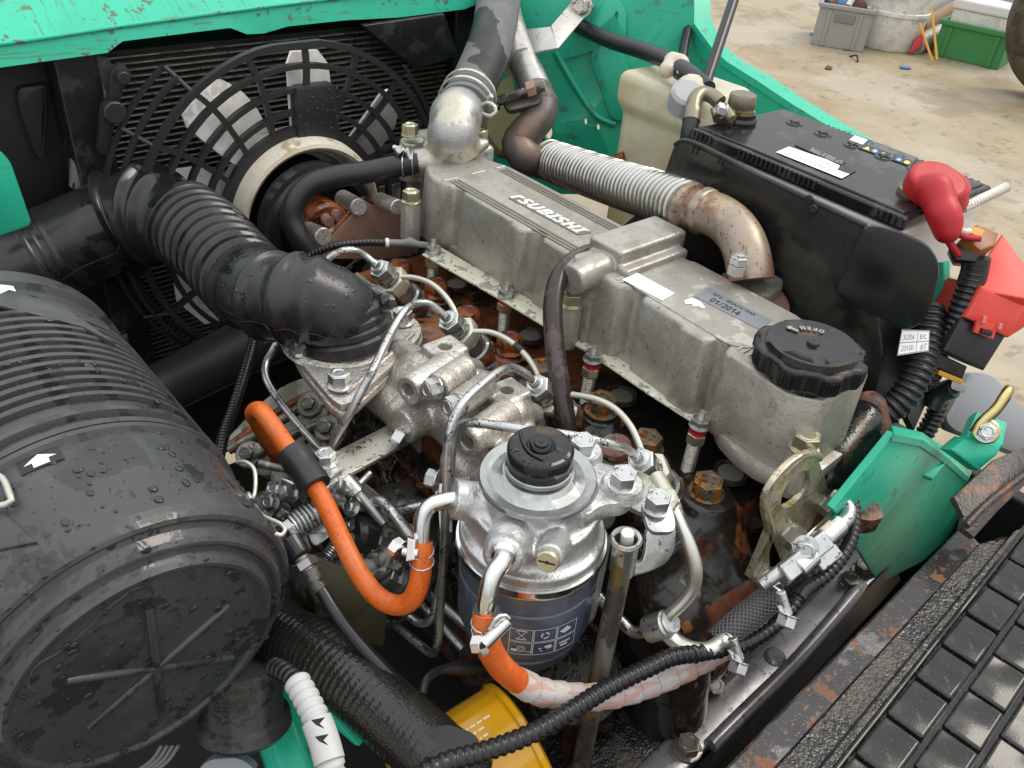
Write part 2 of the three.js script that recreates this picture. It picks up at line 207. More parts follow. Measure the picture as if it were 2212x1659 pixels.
const ribs = (r0, r1, pitch, duty = .55) => (s) => { const f = (s / pitch) % 1; return r0 + (r1 - r0) * SS(0, .22, f) * (1 - SS(duty, duty + .22, f)); };
const corr = (pts, r, pitch = .0055, rad = 14) => sweep(pts, ribs(r * .86, r, pitch), { rad, step: pitch / 7 });
function lathe(prof, seg = 48, crease = .7) { const g = new THREE.LatheGeometry(prof.map(([r, y]) => new THREE.Vector2(r, y)), seg); return crease ? toCreasedNormals(g, crease) : g; }
function cyl(a, b, r, r2 = r, seg = 24, bev = .12) { const h = a.distanceTo(b), c = Math.min(r, r2) * bev; return place(lathe([[0, 0], [r - c, 0], [r, c], [r2, h - c], [r2 - c, h], [0, h]], seg), a, b.clone().sub(a)); }
function shapeOf(pts, holes = []) { const s = new THREE.Shape(pts.map(p => new THREE.Vector2(p[0], p[1]))); for (const h of holes) s.holes.push(new THREE.Path(h.map(p => new THREE.Vector2(p[0], p[1])))); return s; }
const ring2 = (x, y, r, n = 20, ry = r, rot = 0) => Array.from({ length: n }, (_, i) => { const a = i / n * 2 * Math.PI, p = r * Math.cos(a), q = ry * Math.sin(a); return [x + p * Math.cos(rot) - q * Math.sin(rot), y + p * Math.sin(rot) + q * Math.cos(rot)]; });
function round2(pts, r, n = 5) {                                 // round polygon corners
  const o = []; const L = pts.length;
  for (let i = 0; i < L; i++) { const a = pts[(i + L - 1) % L], b = pts[i], c = pts[(i + 1) % L]; const da = Math.hypot(a[0] - b[0], a[1] - b[1]), dc = Math.hypot(c[0] - b[0], c[1] - b[1]); const q = Math.min(r, da * .45, dc * .45);
    const p0 = [b[0] + (a[0] - b[0]) / da * q, b[1] + (a[1] - b[1]) / da * q], p1 = [b[0] + (c[0] - b[0]) / dc * q, b[1] + (c[1] - b[1]) / dc * q];
    for (let k = 0; k <= n; k++) { const t = k / n; o.push([(1 - t) * (1 - t) * p0[0] + 2 * t * (1 - t) * b[0] + t * t * p1[0], (1 - t) * (1 - t) * p0[1] + 2 * t * (1 - t) * b[1] + t * t * p1[1]]); } }
  return o;
}
// plate cut to a measured outline: the outline lies on the side that faces the viewer, the thickness goes behind
function slab(pts, th, { bev = .0012, rc = 0, holes = [], uv = false } = {}) {
  const o = V(); pts.forEach(p => o.add(p)); o.divideScalar(pts.length); const n = V();
  pts.forEach((p, i) => { const q = pts[(i + 1) % pts.length]; n.x += (p.y - q.y) * (p.z + q.z); n.y += (p.z - q.z) * (p.x + q.x); n.z += (p.x - q.x) * (p.y + q.y); }); n.normalize();
  if (n.dot(EYE.clone().sub(o)) < 0) n.negate();
  const x = pts[1].clone().sub(pts[0]); x.addScaledVector(n, -x.dot(n)).normalize(); const y = n.clone().cross(x);
  const f = (p) => { const d = p.clone().sub(o); return [d.dot(x), d.dot(y)]; };
  let q = pts.map(f); if (rc) q = round2(q, rc);
  const g = new THREE.ExtrudeGeometry(shapeOf(q, holes.map(h => h.map(f))), { depth: Math.max(.0004, th - 2 * bev), bevelEnabled: bev > 0, bevelThickness: bev, bevelSize: bev, bevelOffset: -bev, bevelSegments: 2, curveSegments: 8 });
  g.translate(0, 0, -th + bev); return basis(toCreasedNormals(clean(g), .5), o, x, y, n);
}
function tube3(a, b) { return [a, b]; }
const hexPts = (s) => Array.from({ length: 6 }, (_, i) => [s / Math.sqrt(3) * Math.cos(i * Math.PI / 3), s / Math.sqrt(3) * Math.sin(i * Math.PI / 3)]);
function hexNut(s, h, hole = 0) { const g = new THREE.ExtrudeGeometry(shapeOf(hexPts(s * .94), hole ? [ring2(0, 0, hole, 14)] : []), { depth: h * .76, bevelEnabled: true, bevelThickness: h * .12, bevelSize: s * .05, bevelSegments: 2 }); g.rotateX(-Math.PI / 2); g.translate(0, h * .12, 0); return toCreasedNormals(clean(g), .5); }
function bolt(s, flange = 1.45, h = .62) { const f = lathe([[0, 0], [s * .5 * flange, 0], [s * .5 * flange, s * .07], [s * .52, s * .17], [0, s * .17]], 22); const n = hexNut(s, s * h); n.translate(0, s * .12, 0); const top = lathe([[0, s * (h + .11)], [s * .26, s * (h + .11)], [s * .32, s * (h + .165)], [s * .4, s * (h + .165)], [s * .44, s * (h + .12)]], 18); return merge(f, n, top); }
const rbox = (w, h, d, r = .003, seg = 3) => new RoundedBoxGeometry(w, h, d, seg, r);
const boxAt = (a, b, r = .003) => { const g = rbox(Math.abs(b.x - a.x), Math.abs(b.y - a.y), Math.abs(b.z - a.z), r); g.translate((a.x + b.x) / 2, (a.y + b.y) / 2, (a.z + b.z) / 2); return g; };
function thread(a, b, r, pitch = .0014) { return sweep([a, b], ribs(r * .84, r, pitch, .4), { rad: 14, step: pitch / 5 }); }
function loft(rows) {                                             // closed skin through rows of points
  const pos = [], idx = [], w = rows[0].length; rows.forEach(r => r.forEach(p => pos.push(p.x, p.y, p.z)));
  const h = rows.length; for (let j = 0; j < h; j++) for (let i = 0; i + 1 < w; i++) { const a = j * w + i, b = ((j + 1) % h) * w + i; idx.push(a, b, a + 1, a + 1, b, b + 1); }
  for (const e of [0, w - 1]) for (let j = 1; j + 1 < h; j++) e ? idx.push(e, j * w + e, (j + 1) * w + e) : idx.push(0, (j + 1) * w, j * w);
  const g = new THREE.BufferGeometry(); g.setAttribute('position', new THREE.Float32BufferAttribute(pos, 3)); g.setIndex(idx); return toCreasedNormals(g, .5);
}
// castings: smooth unions of capsules, boxes and cylinders, skinned by surface nets
class Cast {
  constructor(k = .008) { this.ops = []; this.k = k; this.lo = V(1e9, 1e9, 1e9); this.hi = V(-1e9, -1e9, -1e9); }
  grow(p, r) { this.lo.min(V(p.x - r, p.y - r, p.z - r)); this.hi.max(V(p.x + r, p.y + r, p.z + r)); }
  cap(a, b, ra, rb = ra, k = this.k, sub = false) { if (!sub) { this.grow(a, ra); this.grow(b, rb); } const d = b.clone().sub(a), l2 = d.lengthSq() || 1e-9; this.ops.push({ k, sub, c: a.clone().lerp(b, .5), R: d.length() / 2 + Math.max(ra, rb), f: (x, y, z) => { const px = x - a.x, py = y - a.y, pz = z - a.z; const t = CL((px * d.x + py * d.y + pz * d.z) / l2); return Math.hypot(px - d.x * t, py - d.y * t, pz - d.z * t) - (ra + (rb - ra) * t); } }); return this; }
  cyl(a, b, r, k = this.k, sub = false, e = .0015) { if (!sub) { this.grow(a, r); this.grow(b, r); } const d = b.clone().sub(a), l = d.length(); d.divideScalar(l); this.ops.push({ k, sub, c: a.clone().lerp(b, .5), R: Math.hypot(l / 2, r), f: (x, y, z) => { const px = x - a.x, py = y - a.y, pz = z - a.z; const t = px * d.x + py * d.y + pz * d.z; const q = Math.sqrt(Math.max(0, px * px + py * py + pz * pz - t * t)) - r + e, w = Math.abs(t - l / 2) - l / 2 + e; return Math.min(Math.max(q, w), 0) + Math.hypot(Math.max(q, 0), Math.max(w, 0)) - e; } }); return this; }
  box(a, b, r = .004, k = this.k, sub = false, rot = 0) { const c = a.clone().add(b).multiplyScalar(.5), h = b.clone().sub(a).multiplyScalar(.5); h.set(Math.abs(h.x) - r, Math.abs(h.y) - r, Math.abs(h.z) - r); if (!sub) this.grow(c, Math.hypot(h.x, h.z, h.y) + r); const cs = Math.cos(rot), sn = Math.sin(rot); this.ops.push({ k, sub, c, R: Math.hypot(h.x, h.y, h.z) + r, f: (x, y, z) => { const dx = x - c.x, dz = z - c.z; const px = Math.abs(dx * cs - dz * sn) - h.x, py = Math.abs(y - c.y) - h.y, pz = Math.abs(dx * sn + dz * cs) - h.z; return Math.hypot(Math.max(px, 0), Math.max(py, 0), Math.max(pz, 0)) + Math.min(Math.max(px, py, pz), 0) - r; } }); return this; }
  obox(c, ax, ay, az, hx, hy, hz, r = .003, k = this.k, sub = false) { if (!sub) this.grow(c, Math.hypot(hx, hy, hz)); this.ops.push({ k, sub, f: (x, y, z) => { const dx = x - c.x, dy = y - c.y, dz = z - c.z; const px = Math.abs(dx * ax.x + dy * ax.y + dz * ax.z) - hx + r, py = Math.abs(dx * ay.x + dy * ay.y + dz * ay.z) - hy + r, pz = Math.abs(dx * az.x + dy * az.y + dz * az.z) - hz + r; return Math.hypot(Math.max(px, 0), Math.max(py, 0), Math.max(pz, 0)) + Math.min(Math.max(px, py, pz), 0) - r; } }); return this; }
  cut() { const o = this.ops[this.ops.length - 1]; o.sub = true; return this; }
  eval(x, y, z) { let d = 1; for (const o of this.ops) { if (o.R !== undefined) { const lb = Math.hypot(x - o.c.x, y - o.c.y, z - o.c.z) - o.R; if (o.sub ? lb > o.k - Math.min(d, 0) + .001 : lb > d + o.k) continue; } const v = o.f(x, y, z); if (o.sub) { const w = -v, h = CL(.5 + .5 * (w - d) / o.k); d = d + (w - d) * h + o.k * h * (1 - h); } else if (v < d + o.k) { const h = CL(.5 + .5 * (d - v) / o.k); d = d + (v - d) * h - o.k * h * (1 - h); } } return d; }
  build(cell = .0025) {
    const lo = this.lo.clone().subScalar(cell * 3), hi = this.hi.clone().addScalar(cell * 3); const nx = Math.ceil((hi.x - lo.x) / cell) + 1, ny = Math.ceil((hi.y - lo.y) / cell) + 1, nz = Math.ceil((hi.z - lo.z) / cell) + 1;
    const F = new Float32Array(nx * ny * nz), BS = 5, hd = BS * cell * .9;
    for (let K0 = 0; K0 < nz; K0 += BS) for (let J0 = 0; J0 < ny; J0 += BS) for (let I0 = 0; I0 < nx; I0 += BS) {
      const h = (BS - 1) / 2 * cell, m = this.eval(lo.x + I0 * cell + h, lo.y + J0 * cell + h, lo.z + K0 * cell + h), far = Math.abs(m) > hd + .004;
      for (let k = K0; k < Math.min(nz, K0 + BS); k++) for (let j = J0; j < Math.min(ny, J0 + BS); j++) for (let i = I0; i < Math.min(nx, I0 + BS); i++) F[i + nx * (j + ny * k)] = far ? m : this.eval(lo.x + i * cell, lo.y + j * cell, lo.z + k * cell); }
    const id = new Int32Array(nx * ny * nz).fill(-1), pos = [], idx = []; const sx = 1, sy = nx, sz = nx * ny; const E = [[0, 1], [2, 3], [4, 5], [6, 7], [0, 2], [1, 3], [4, 6], [5, 7], [0, 4], [1, 5], [2, 6], [3, 7]];
    for (let k = 0; k + 1 < nz; k++) for (let j = 0; j + 1 < ny; j++) for (let i = 0; i + 1 < nx; i++) {
      const b = i + j * sy + k * sz, c = [F[b], F[b + sx], F[b + sy], F[b + sx + sy], F[b + sz], F[b + sx + sz], F[b + sy + sz], F[b + sx + sy + sz]];
      let m = 0; for (let q = 0; q < 8; q++) if (c[q] < 0) m++; if (!m || m === 8) continue;
      let x = 0, y = 0, z = 0, n = 0; for (const [p, q] of E) if ((c[p] < 0) !== (c[q] < 0)) { const t = c[p] / (c[p] - c[q]); x += (p & 1) + ((q & 1) - (p & 1)) * t; y += (p >> 1 & 1) + ((q >> 1 & 1) - (p >> 1 & 1)) * t; z += (p >> 2) + ((q >> 2) - (p >> 2)) * t; n++; }
      id[b] = pos.length / 3; pos.push(lo.x + (i + x / n) * cell, lo.y + (j + y / n) * cell, lo.z + (k + z / n) * cell);
    }
    const quad = (a, b, c, d, fl) => fl ? idx.push(a, b, c, a, c, d) : idx.push(a, c, b, a, d, c);
    for (let k = 1; k + 1 < nz; k++) for (let j = 1; j + 1 < ny; j++) for (let i = 1; i + 1 < nx; i++) { const b = i + j * sy + k * sz, f = F[b] < 0;
      if (f !== F[b + sx] < 0) quad(id[b - sy - sz], id[b - sz], id[b], id[b - sy], f);
      if (f !== F[b + sy] < 0) quad(id[b - sx - sz], id[b - sx], id[b], id[b - sz], f);
      if (f !== F[b + sz] < 0) quad(id[b - sx - sy], id[b - sy], id[b], id[b - sx], f); }
    const g = new THREE.BufferGeometry(); g.setAttribute('position', new THREE.Float32BufferAttribute(pos, 3)); g.setIndex(idx);
    const nm = new Float32Array(pos.length), h = cell * .6; for (let i = 0; i < pos.length; i += 3) { const [x, y, z] = [pos[i], pos[i + 1], pos[i + 2]]; const a = this.eval(x + h, y, z) - this.eval(x - h, y, z), b = this.eval(x, y + h, z) - this.eval(x, y - h, z), c = this.eval(x, y, z + h) - this.eval(x, y, z - h), l = Math.hypot(a, b, c) || 1; nm[i] = a / l; nm[i + 1] = b / l; nm[i + 2] = c / l; }
    g.setAttribute('normal', new THREE.BufferAttribute(nm, 3)); return g;
  }
}
// printed sticker: a canvas on a thin slab with its corners at the four given points (top-left, top-right, bottom-right, bottom-left of the print)
function print(w, h, draw) { const c = document.createElement('canvas'); c.width = w; c.height = h; const x = c.getContext('2d'); draw(x, w, h); const t = new THREE.CanvasTexture(c); t.colorSpace = THREE.SRGBColorSpace; t.anisotropy = 4; return t; }
function sticker([a, b, c, d], tex, { r = .5, m = 0, th = .0003, nu = 1, wrap = null } = {}) {
  const n = b.clone().sub(a).cross(d.clone().sub(a)).normalize(); if (n.dot(EYE.clone().sub(a)) < 0) n.negate();
  const pos = [], uv = [], idx = []; const S = 12;
  for (let j = 0; j <= S; j++) for (let i = 0; i <= S; i++) { const s = i / S, t = j / S; const p = a.clone().lerp(b, s).lerp(d.clone().lerp(c, s), t); const q = wrap ? wrap(p) : p.addScaledVector(n, th); pos.push(q.x, q.y, q.z); uv.push(s, 1 - t); }
  for (let j = 0; j < S; j++) for (let i = 0; i < S; i++) { const p = j * (S + 1) + i; idx.push(p, p + S + 1, p + 1, p + 1, p + S + 1, p + S + 2); }
  const g = new THREE.BufferGeometry(); g.setAttribute('position', new THREE.Float32BufferAttribute(pos, 3)); g.setAttribute('uv', new THREE.Float32BufferAttribute(uv, 2)); g.setIndex(idx); g.computeVertexNormals(); g.userData.uvm = true;
  return [g, new THREE.MeshStandardMaterial({ map: tex, roughness: r, metalness: m, transparent: false, side: THREE.DoubleSide, alphaTest: .5 })];
}
const font = await new FontLoader().loadAsync('fonts/droid/droid_sans_bold.typeface.json');
const text = (s, size, depth = .001) => { const g = new TextGeometry(s, { font, size, depth, curveSegments: 4, bevelEnabled: true, bevelThickness: depth * .3, bevelSize: size * .015, bevelSegments: 1 }); g.computeBoundingBox(); return g; };
function drops(parent, n, pick, lo = .0006, hi = .003) {            // rain drops lying on a surface
  const g = new THREE.SphereGeometry(1, 10, 7); const im = new THREE.InstancedMesh(g, K.water, n); const q = new THREE.Quaternion(), m = new THREE.Matrix4();
  for (let i = 0; i < n; i++) { const { p, n: nn } = pick(); const s = lo + (hi - lo) * Math.pow(rnd(), 6); q.setFromUnitVectors(V(0, 1, 0), nn); m.compose(p, q, V(s * (.8 + .7 * rnd()), s * .38, s * (.8 + .5 * rnd()))); im.setMatrixAt(i, m); }
  im.name = 'water_drops'; im.userData = { kind: 'stuff' }; parent.add(im); return im;
}
// ================================================================ the yard
{ const g = new THREE.PlaneGeometry(80, 80, 1, 1); g.rotateX(-Math.PI / 2); struct('ground', g, K.concrete); }

// ================================================================ the truck body
{ // counterweight rim above the radiator
  const us = [-260, -120, 0, 232, 265, 497, 534, 571, 621, 743, 860, 1003, 1053, 1120], lo = [172, 160, 146, 114, 89, 60, 74, 72, 57, 44, 38, 20, 0, -24], fo = [116, 104, 92, 58, 53, 22, 17, 12, 6, -8, -20, -34, -42, -52];
  const L = us.map((u, i) => onX(u, lo[i], -.89)), F = us.map((u, i) => onX(u, fo[i], -.895)), T = F.map((p, i) => V(-.93, p.y + .022, p.z)), T2 = T.map(p => V(-.985, p.y + .012, p.z)), Bk = T2.map(p => V(-.985, p.y - .1, p.z)), Un = L.map(p => V(-.97, p.y - .08, p.z)), U2 = L.map(p => V(-.965, p.y + .012, p.z)), I2 = L.map(p => V(-.894, p.y + .002, p.z));
  const t = thing('counterweight', 'green painted counterweight rim with rust streaks above the radiator', 'counterweight');
  part(t, 'rim', loft([L, F, T, T2, Bk, Un, U2, I2]), K.greenRust);
  part(t, 'weld_seam', sweep(F.slice(1, 12).map(p => p.clone().add(V(.001, -.001, 0))), .0022, { rad: 8, step: .01 }), K.greenRust);
  solo('engine_hood', slab([V(-1.0, .985, .3), V(-1.0, .985, -.9), V(-1.3, 1.02, -.9), V(-1.3, 1.02, .3)], .04, { bev: .006 }), K.blackPaint, 'black engine hood edge behind the green counterweight rim at top left', 'engine hood');
}
{ // inside of the engine bay: floor pan and far walls, mostly in the dark
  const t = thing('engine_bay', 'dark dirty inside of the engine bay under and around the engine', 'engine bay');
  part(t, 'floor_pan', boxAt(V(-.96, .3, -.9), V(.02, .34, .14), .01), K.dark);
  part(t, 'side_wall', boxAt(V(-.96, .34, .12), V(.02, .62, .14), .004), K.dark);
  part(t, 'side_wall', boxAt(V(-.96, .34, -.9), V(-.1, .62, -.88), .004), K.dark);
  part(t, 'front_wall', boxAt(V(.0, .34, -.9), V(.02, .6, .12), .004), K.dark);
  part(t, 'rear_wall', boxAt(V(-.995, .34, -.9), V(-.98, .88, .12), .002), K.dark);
}
{ // right-hand body side: rolled top edge, inner wall
  const o = [[1533, -20], [1536, 40], [1560, 95], [1603, 131], [1670, 168], [1738, 215], [1805, 256], [1860, 288], [1930, 326], [2010, 372], [2080, 420]], i = [[1490, -20], [1499, 50], [1536, 101], [1570, 133], [1637, 175], [1704, 220], [1772, 262], [1830, 296], [1900, 336], [1980, 384], [2050, 434]];
  const D = [1.12, 1.1, 1.08, 1.05, 1.02, .98, .94, .92, .89, .86, .83];
  const O = o.map(([u, v], k) => at(u, v, D[k])), I = i.map(([u, v], k) => at(u, v, D[k] - .012)), Id = I.map((p, k) => p.clone().add(V(0, k < 3 ? -.3 : -.26, .004))), Od = O.map((p, k) => p.clone().add(V(0, -.3, -.004)));
  const t = thing('truck_flank', 'green truck side panel with a rolled bright top edge beside the battery', 'body panel');
  part(t, 'top_edge', loft([I, O, O.map(p => p.clone().add(V(0, -.012, -.004))), I.map(p => p.clone().add(V(0, -.008, 0)))]), K.green);
  part(t, 'side_wall', loft([I.map(p => p.clone().add(V(0, -.006, -.003))), O.map(p => p.clone().add(V(0, -.01, -.002))), Od, Id]), K.green);
  const r = i.slice(2, 9).map(([u, v], k) => at(u, v, D[k + 2] - .02).add(V(0, -.05, .008)));
  part(t, 'stiffening_fold', sweep(r, .004, { rad: 8, step: .012 }), K.green);
}
{ // the short green panel in front of the battery corner
  const t = thing('truck_flank', 'narrow turquoise side panel strip between battery and fuse box', 'body panel');
  part(t, 'edge_strip', slab([at(2038, 566, .74), at(2052, 562, .745), at(2056, 640, .745), at(2053, 708, .745), at(2040, 706, .74)], .02), K.green);
  part(t, 'side_wall', slab([at(1990, 575, .75), at(2039, 566, .752), at(2041, 706, .752), at(2008, 690, .752), at(1998, 640, .752)], .006), K.green);
}
// inner mounting plates between the hoses and the reservoir
{
  const t = thing('bracket_panel', 'green pressed steel inner panel with round recess behind the exhaust pipe', 'body panel');
  const n = V(.62, .12, .78).normalize(), p0 = at(1300, 240, 1.16); const q = (u, v, k = 0) => onP(u, v, p0, n).addScaledVector(n, k);
  part(t, 'plate', slab([q(1130, -30), q(1500, -30), q(1500, 60), q(1470, 130), q(1420, 330), q(1350, 420), q(1100, 420), q(1040, 300), q(1060, 200)], .006, { holes: [ring2(0, 0, 1).map(([x, y]) => q(1185 + 11 * x, 284 + 19 * y)), ring2(0, 0, 1).map(([x, y]) => q(1265 + 5 * x, 263 + 9 * y)), ring2(0, 0, 1).map(([x, y]) => q(1292 + 5 * x, 275 + 9 * y)), ring2(0, 0, 1, 12).map(([x, y]) => q(1199 + 3 * x, 222 + 9 * y))] }), K.green);
  part(t, 'pressed_dish', slab([q(1272, 118, .008), q(1300, 92, .008), q(1340, 96, .008), q(1383, 190, .008), q(1376, 235, .008), q(1346, 262, .008), q(1320, 255, .008)], .006, { bev: .003, rc: .03 }), K.green);
  part(t, 'rib', sweep([q(1200, 110, .002), q(1240, 180, .002), q(1290, 250, .002), q(1330, 268, .002)], .0045, { rad: 8 }), K.green);
  part(t, 'edge_flange', sweep([q(1160, 100, .002), q(1155, 150, .002), q(1165, 230, .002)], .006, { rad: 8 }), K.green);
  part(t, 'hole_rim', sweep(ring2(0, 0, 1, 20).concat([[1, 0]]).map(([x, y]) => q(1185 + 12 * x, 284 + 20 * y, .001)), .0025, { rad: 6 }), K.green);
  const s = thing('mounting_ear', 'green upright mounting ear with a drilled hole behind the black hose', 'bracket'); const p1 = at(1320, 40, 1.1), n1 = V(.55, .2, .8).normalize(), z = (u, v) => onP(u, v, p1, n1);
  part(s, 'plate', slab([z(1215, 130), z(1288, 30), z(1312, -6), z(1340, -2), z(1354, 30), z(1350, 96), z(1336, 110), z(1290, 108)], .005, { rc: .008, holes: [ring2(0, 0, 1, 14).map(([x, y]) => z(1332 + 6 * x, 32 + 10 * y))] }), K.green);
  const s2 = thing('mounting_ear', 'green rounded housing bracket below the black air ducts at top right', 'bracket'); const p2 = at(1420, 80, 1.16), w = (u, v) => onP(u, v, p2, n1);
  part(s2, 'plate', slab([w(1352, 60), w(1400, 52), w(1440, 28), w(1476, 30), w(1472, 110), w(1440, 130), w(1360, 125)], .02, { bev: .005, rc: .01 }), K.green);
}
{ // near right tank/step box with the lashing hook
  const t = thing('step_box', 'green steel box corner with welded hook block at right', 'body panel');
  const x0 = -.165, q = (u, v, k = 0) => onX(u, v, x0 - k);
  part(t, 'front_face', slab([q(1932, 938), q(1996, 950), q(2096, 1032), q(2062, 1076), q(2082, 1134), q(1990, 1215), q(1900, 1260), q(1800, 1100)], .006, { bev: .001 }), K.green);
  const rimT = [[1926, 919], [1993, 934], [2052, 976], [2100, 1018]], rimB = [[1932, 938], [1994, 951], [2050, 992], [2094, 1032]];
  part(t, 'top_rim', loft([rimT.map(p => q(...p, .012)), rimB.map(p => q(...p, -.002)), rimB.map(p => q(...p, -.002).add(V(0, -.006, 0))), rimT.map(p => q(...p, .012).add(V(0, -.008, 0)))]), K.green);
  part(t, 'inner_wall', slab([at(1925, 925, .78), at(1998, 935, .79), at(2060, 980, .79), at(2020, 1030, .74), at(1930, 1000, .74)], .004), K.green);
  const hb = (u, v, d = .70) => at(u, v, d);
  part(t, 'hook_block', slab([hb(2085, 945), hb(2168, 960), hb(2155, 985), hb(2115, 1018), hb(2052, 972)], .02, { bev: .003 }), K.green);
  part(t, 'hook_block', slab([hb(2112, 886, .715), hb(2178, 912, .715), hb(2170, 962, .7), hb(2085, 946, .7)], .016, { bev: .003 }), K.green);
  const k = thing('lashing_hook', 'brass coloured bent rod hook bolted on the green block at right', 'hook');
  part(k, 'rod', sweep([hb(2104, 936, .694), hb(2120, 912, .692), hb(2150, 884, .69), hb(2168, 858, .69), hb(2178, 842, .692), hb(2176, 852, .704), hb(2160, 876, .712), hb(2140, 900, .716)], .0042, { rad: 12 }), K.brass);
  part(k, 'washer', cyl(hb(2130, 932, .698), hb(2130, 932, .692), .0105), K.brass);
  part(k, 'bolt', place(bolt(.0125), hb(2130, 933, .693), EYE.clone().sub(hb(2130, 933, .693)).add(V(.1, .1, 0))), K.zinc);
  solo('side_cover', slab([at(2040, 905, .86), at(2098, 800, .86), at(2150, 810, .86), at(2230, 900, .86), at(2240, 1000, .86), at(2180, 975, .86), at(2060, 930, .86)], .03, { bev: .004, rc: .01 }), K.greyPanel, 'smooth light grey cover behind the brass hook at right', 'cover');
}

// ================================================================ radiator, fan and guard
const FX = { y: .767, z: -.442 };
{
  const t = thing('radiator', 'black radiator core with horizontal fin rows behind the fan', 'radiator');
  part(t, 'core', boxAt(V(-.965, .52, -.72), V(-.925, .945, -.235), .002), K.dark);
  const rows = []; for (let y = .53; y < .94; y += .0066) rows.push(boxAt(V(-.925, y, -.715), V(-.9165, y + .0018, -.24), .0005));
  part(t, 'fin_rows', merge(rows), K.castGrey).userData.kind = 'stuff';
  const fins = []; for (let y = .5316; y < .93; y += .0066) for (let z = -.712; z < -.243; z += .0042) { const g = new THREE.PlaneGeometry(.0062, .0052); g.rotateY(Math.PI / 2 + (fins.length % 2 ? .5 : -.5)); g.translate(-.9235, y + .0031, z); fins.push(g); }
  part(t, 'fins', merge(fins), K.dark).userData.kind = 'stuff';
  part(t, 'side_tank', boxAt(V(-.975, .5, -.262), V(-.90, .96, -.222), .004), K.blackPaint);
  part(t, 'side_tank', boxAt(V(-.975, .5, -.76), V(-.90, .96, -.70), .004), K.blackPaint);
  part(t, 'top_cover', slab([onX(784, 55, -.885), onX(960, 30, -.885), onX(990, 120, -.885), onX(900, 150, -.885)], .012), K.blackPaint);
  const d = thing('air_duct', 'grey dusty black duct panel left of the radiator', 'panel');
  part(d, 'panel', slab([onX(-20, 140, -.94), onX(190, 118, -.94), onX(165, 470, -.94), onX(-20, 520, -.94)], .01), K.dark);
  part(d, 'pad', slab([onX(35, 190, -.93), onX(106, 180, -.93), onX(104, 265, -.93), onX(96, 350, -.93), onX(80, 340, -.93), onX(42, 240, -.93)], .012, { rc: .008, bev: .004 }), surfPad());
  part(d, 'strip', slab([onX(172, 126, -.905), onX(206, 120, -.905), onX(240, 130, -.905), onX(256, 180, -.905), onX(215, 260, -.905), onX(203, 412, -.905), onX(160, 412, -.905)], .02, { bev: .004 }), K.rubberDust);
  const f = thing('body_post', 'green painted post edge at the left border of the bay', 'body panel');
  part(f, 'post', slab([onX(-30, 322, -.85), onX(6, 330, -.85), onX(24, 352, -.85), onX(70, 486, -.85), onX(-30, 520, -.85)], .01, { rc: .006 }), K.green);
}
function surfPad() { return K.plasticDry; }
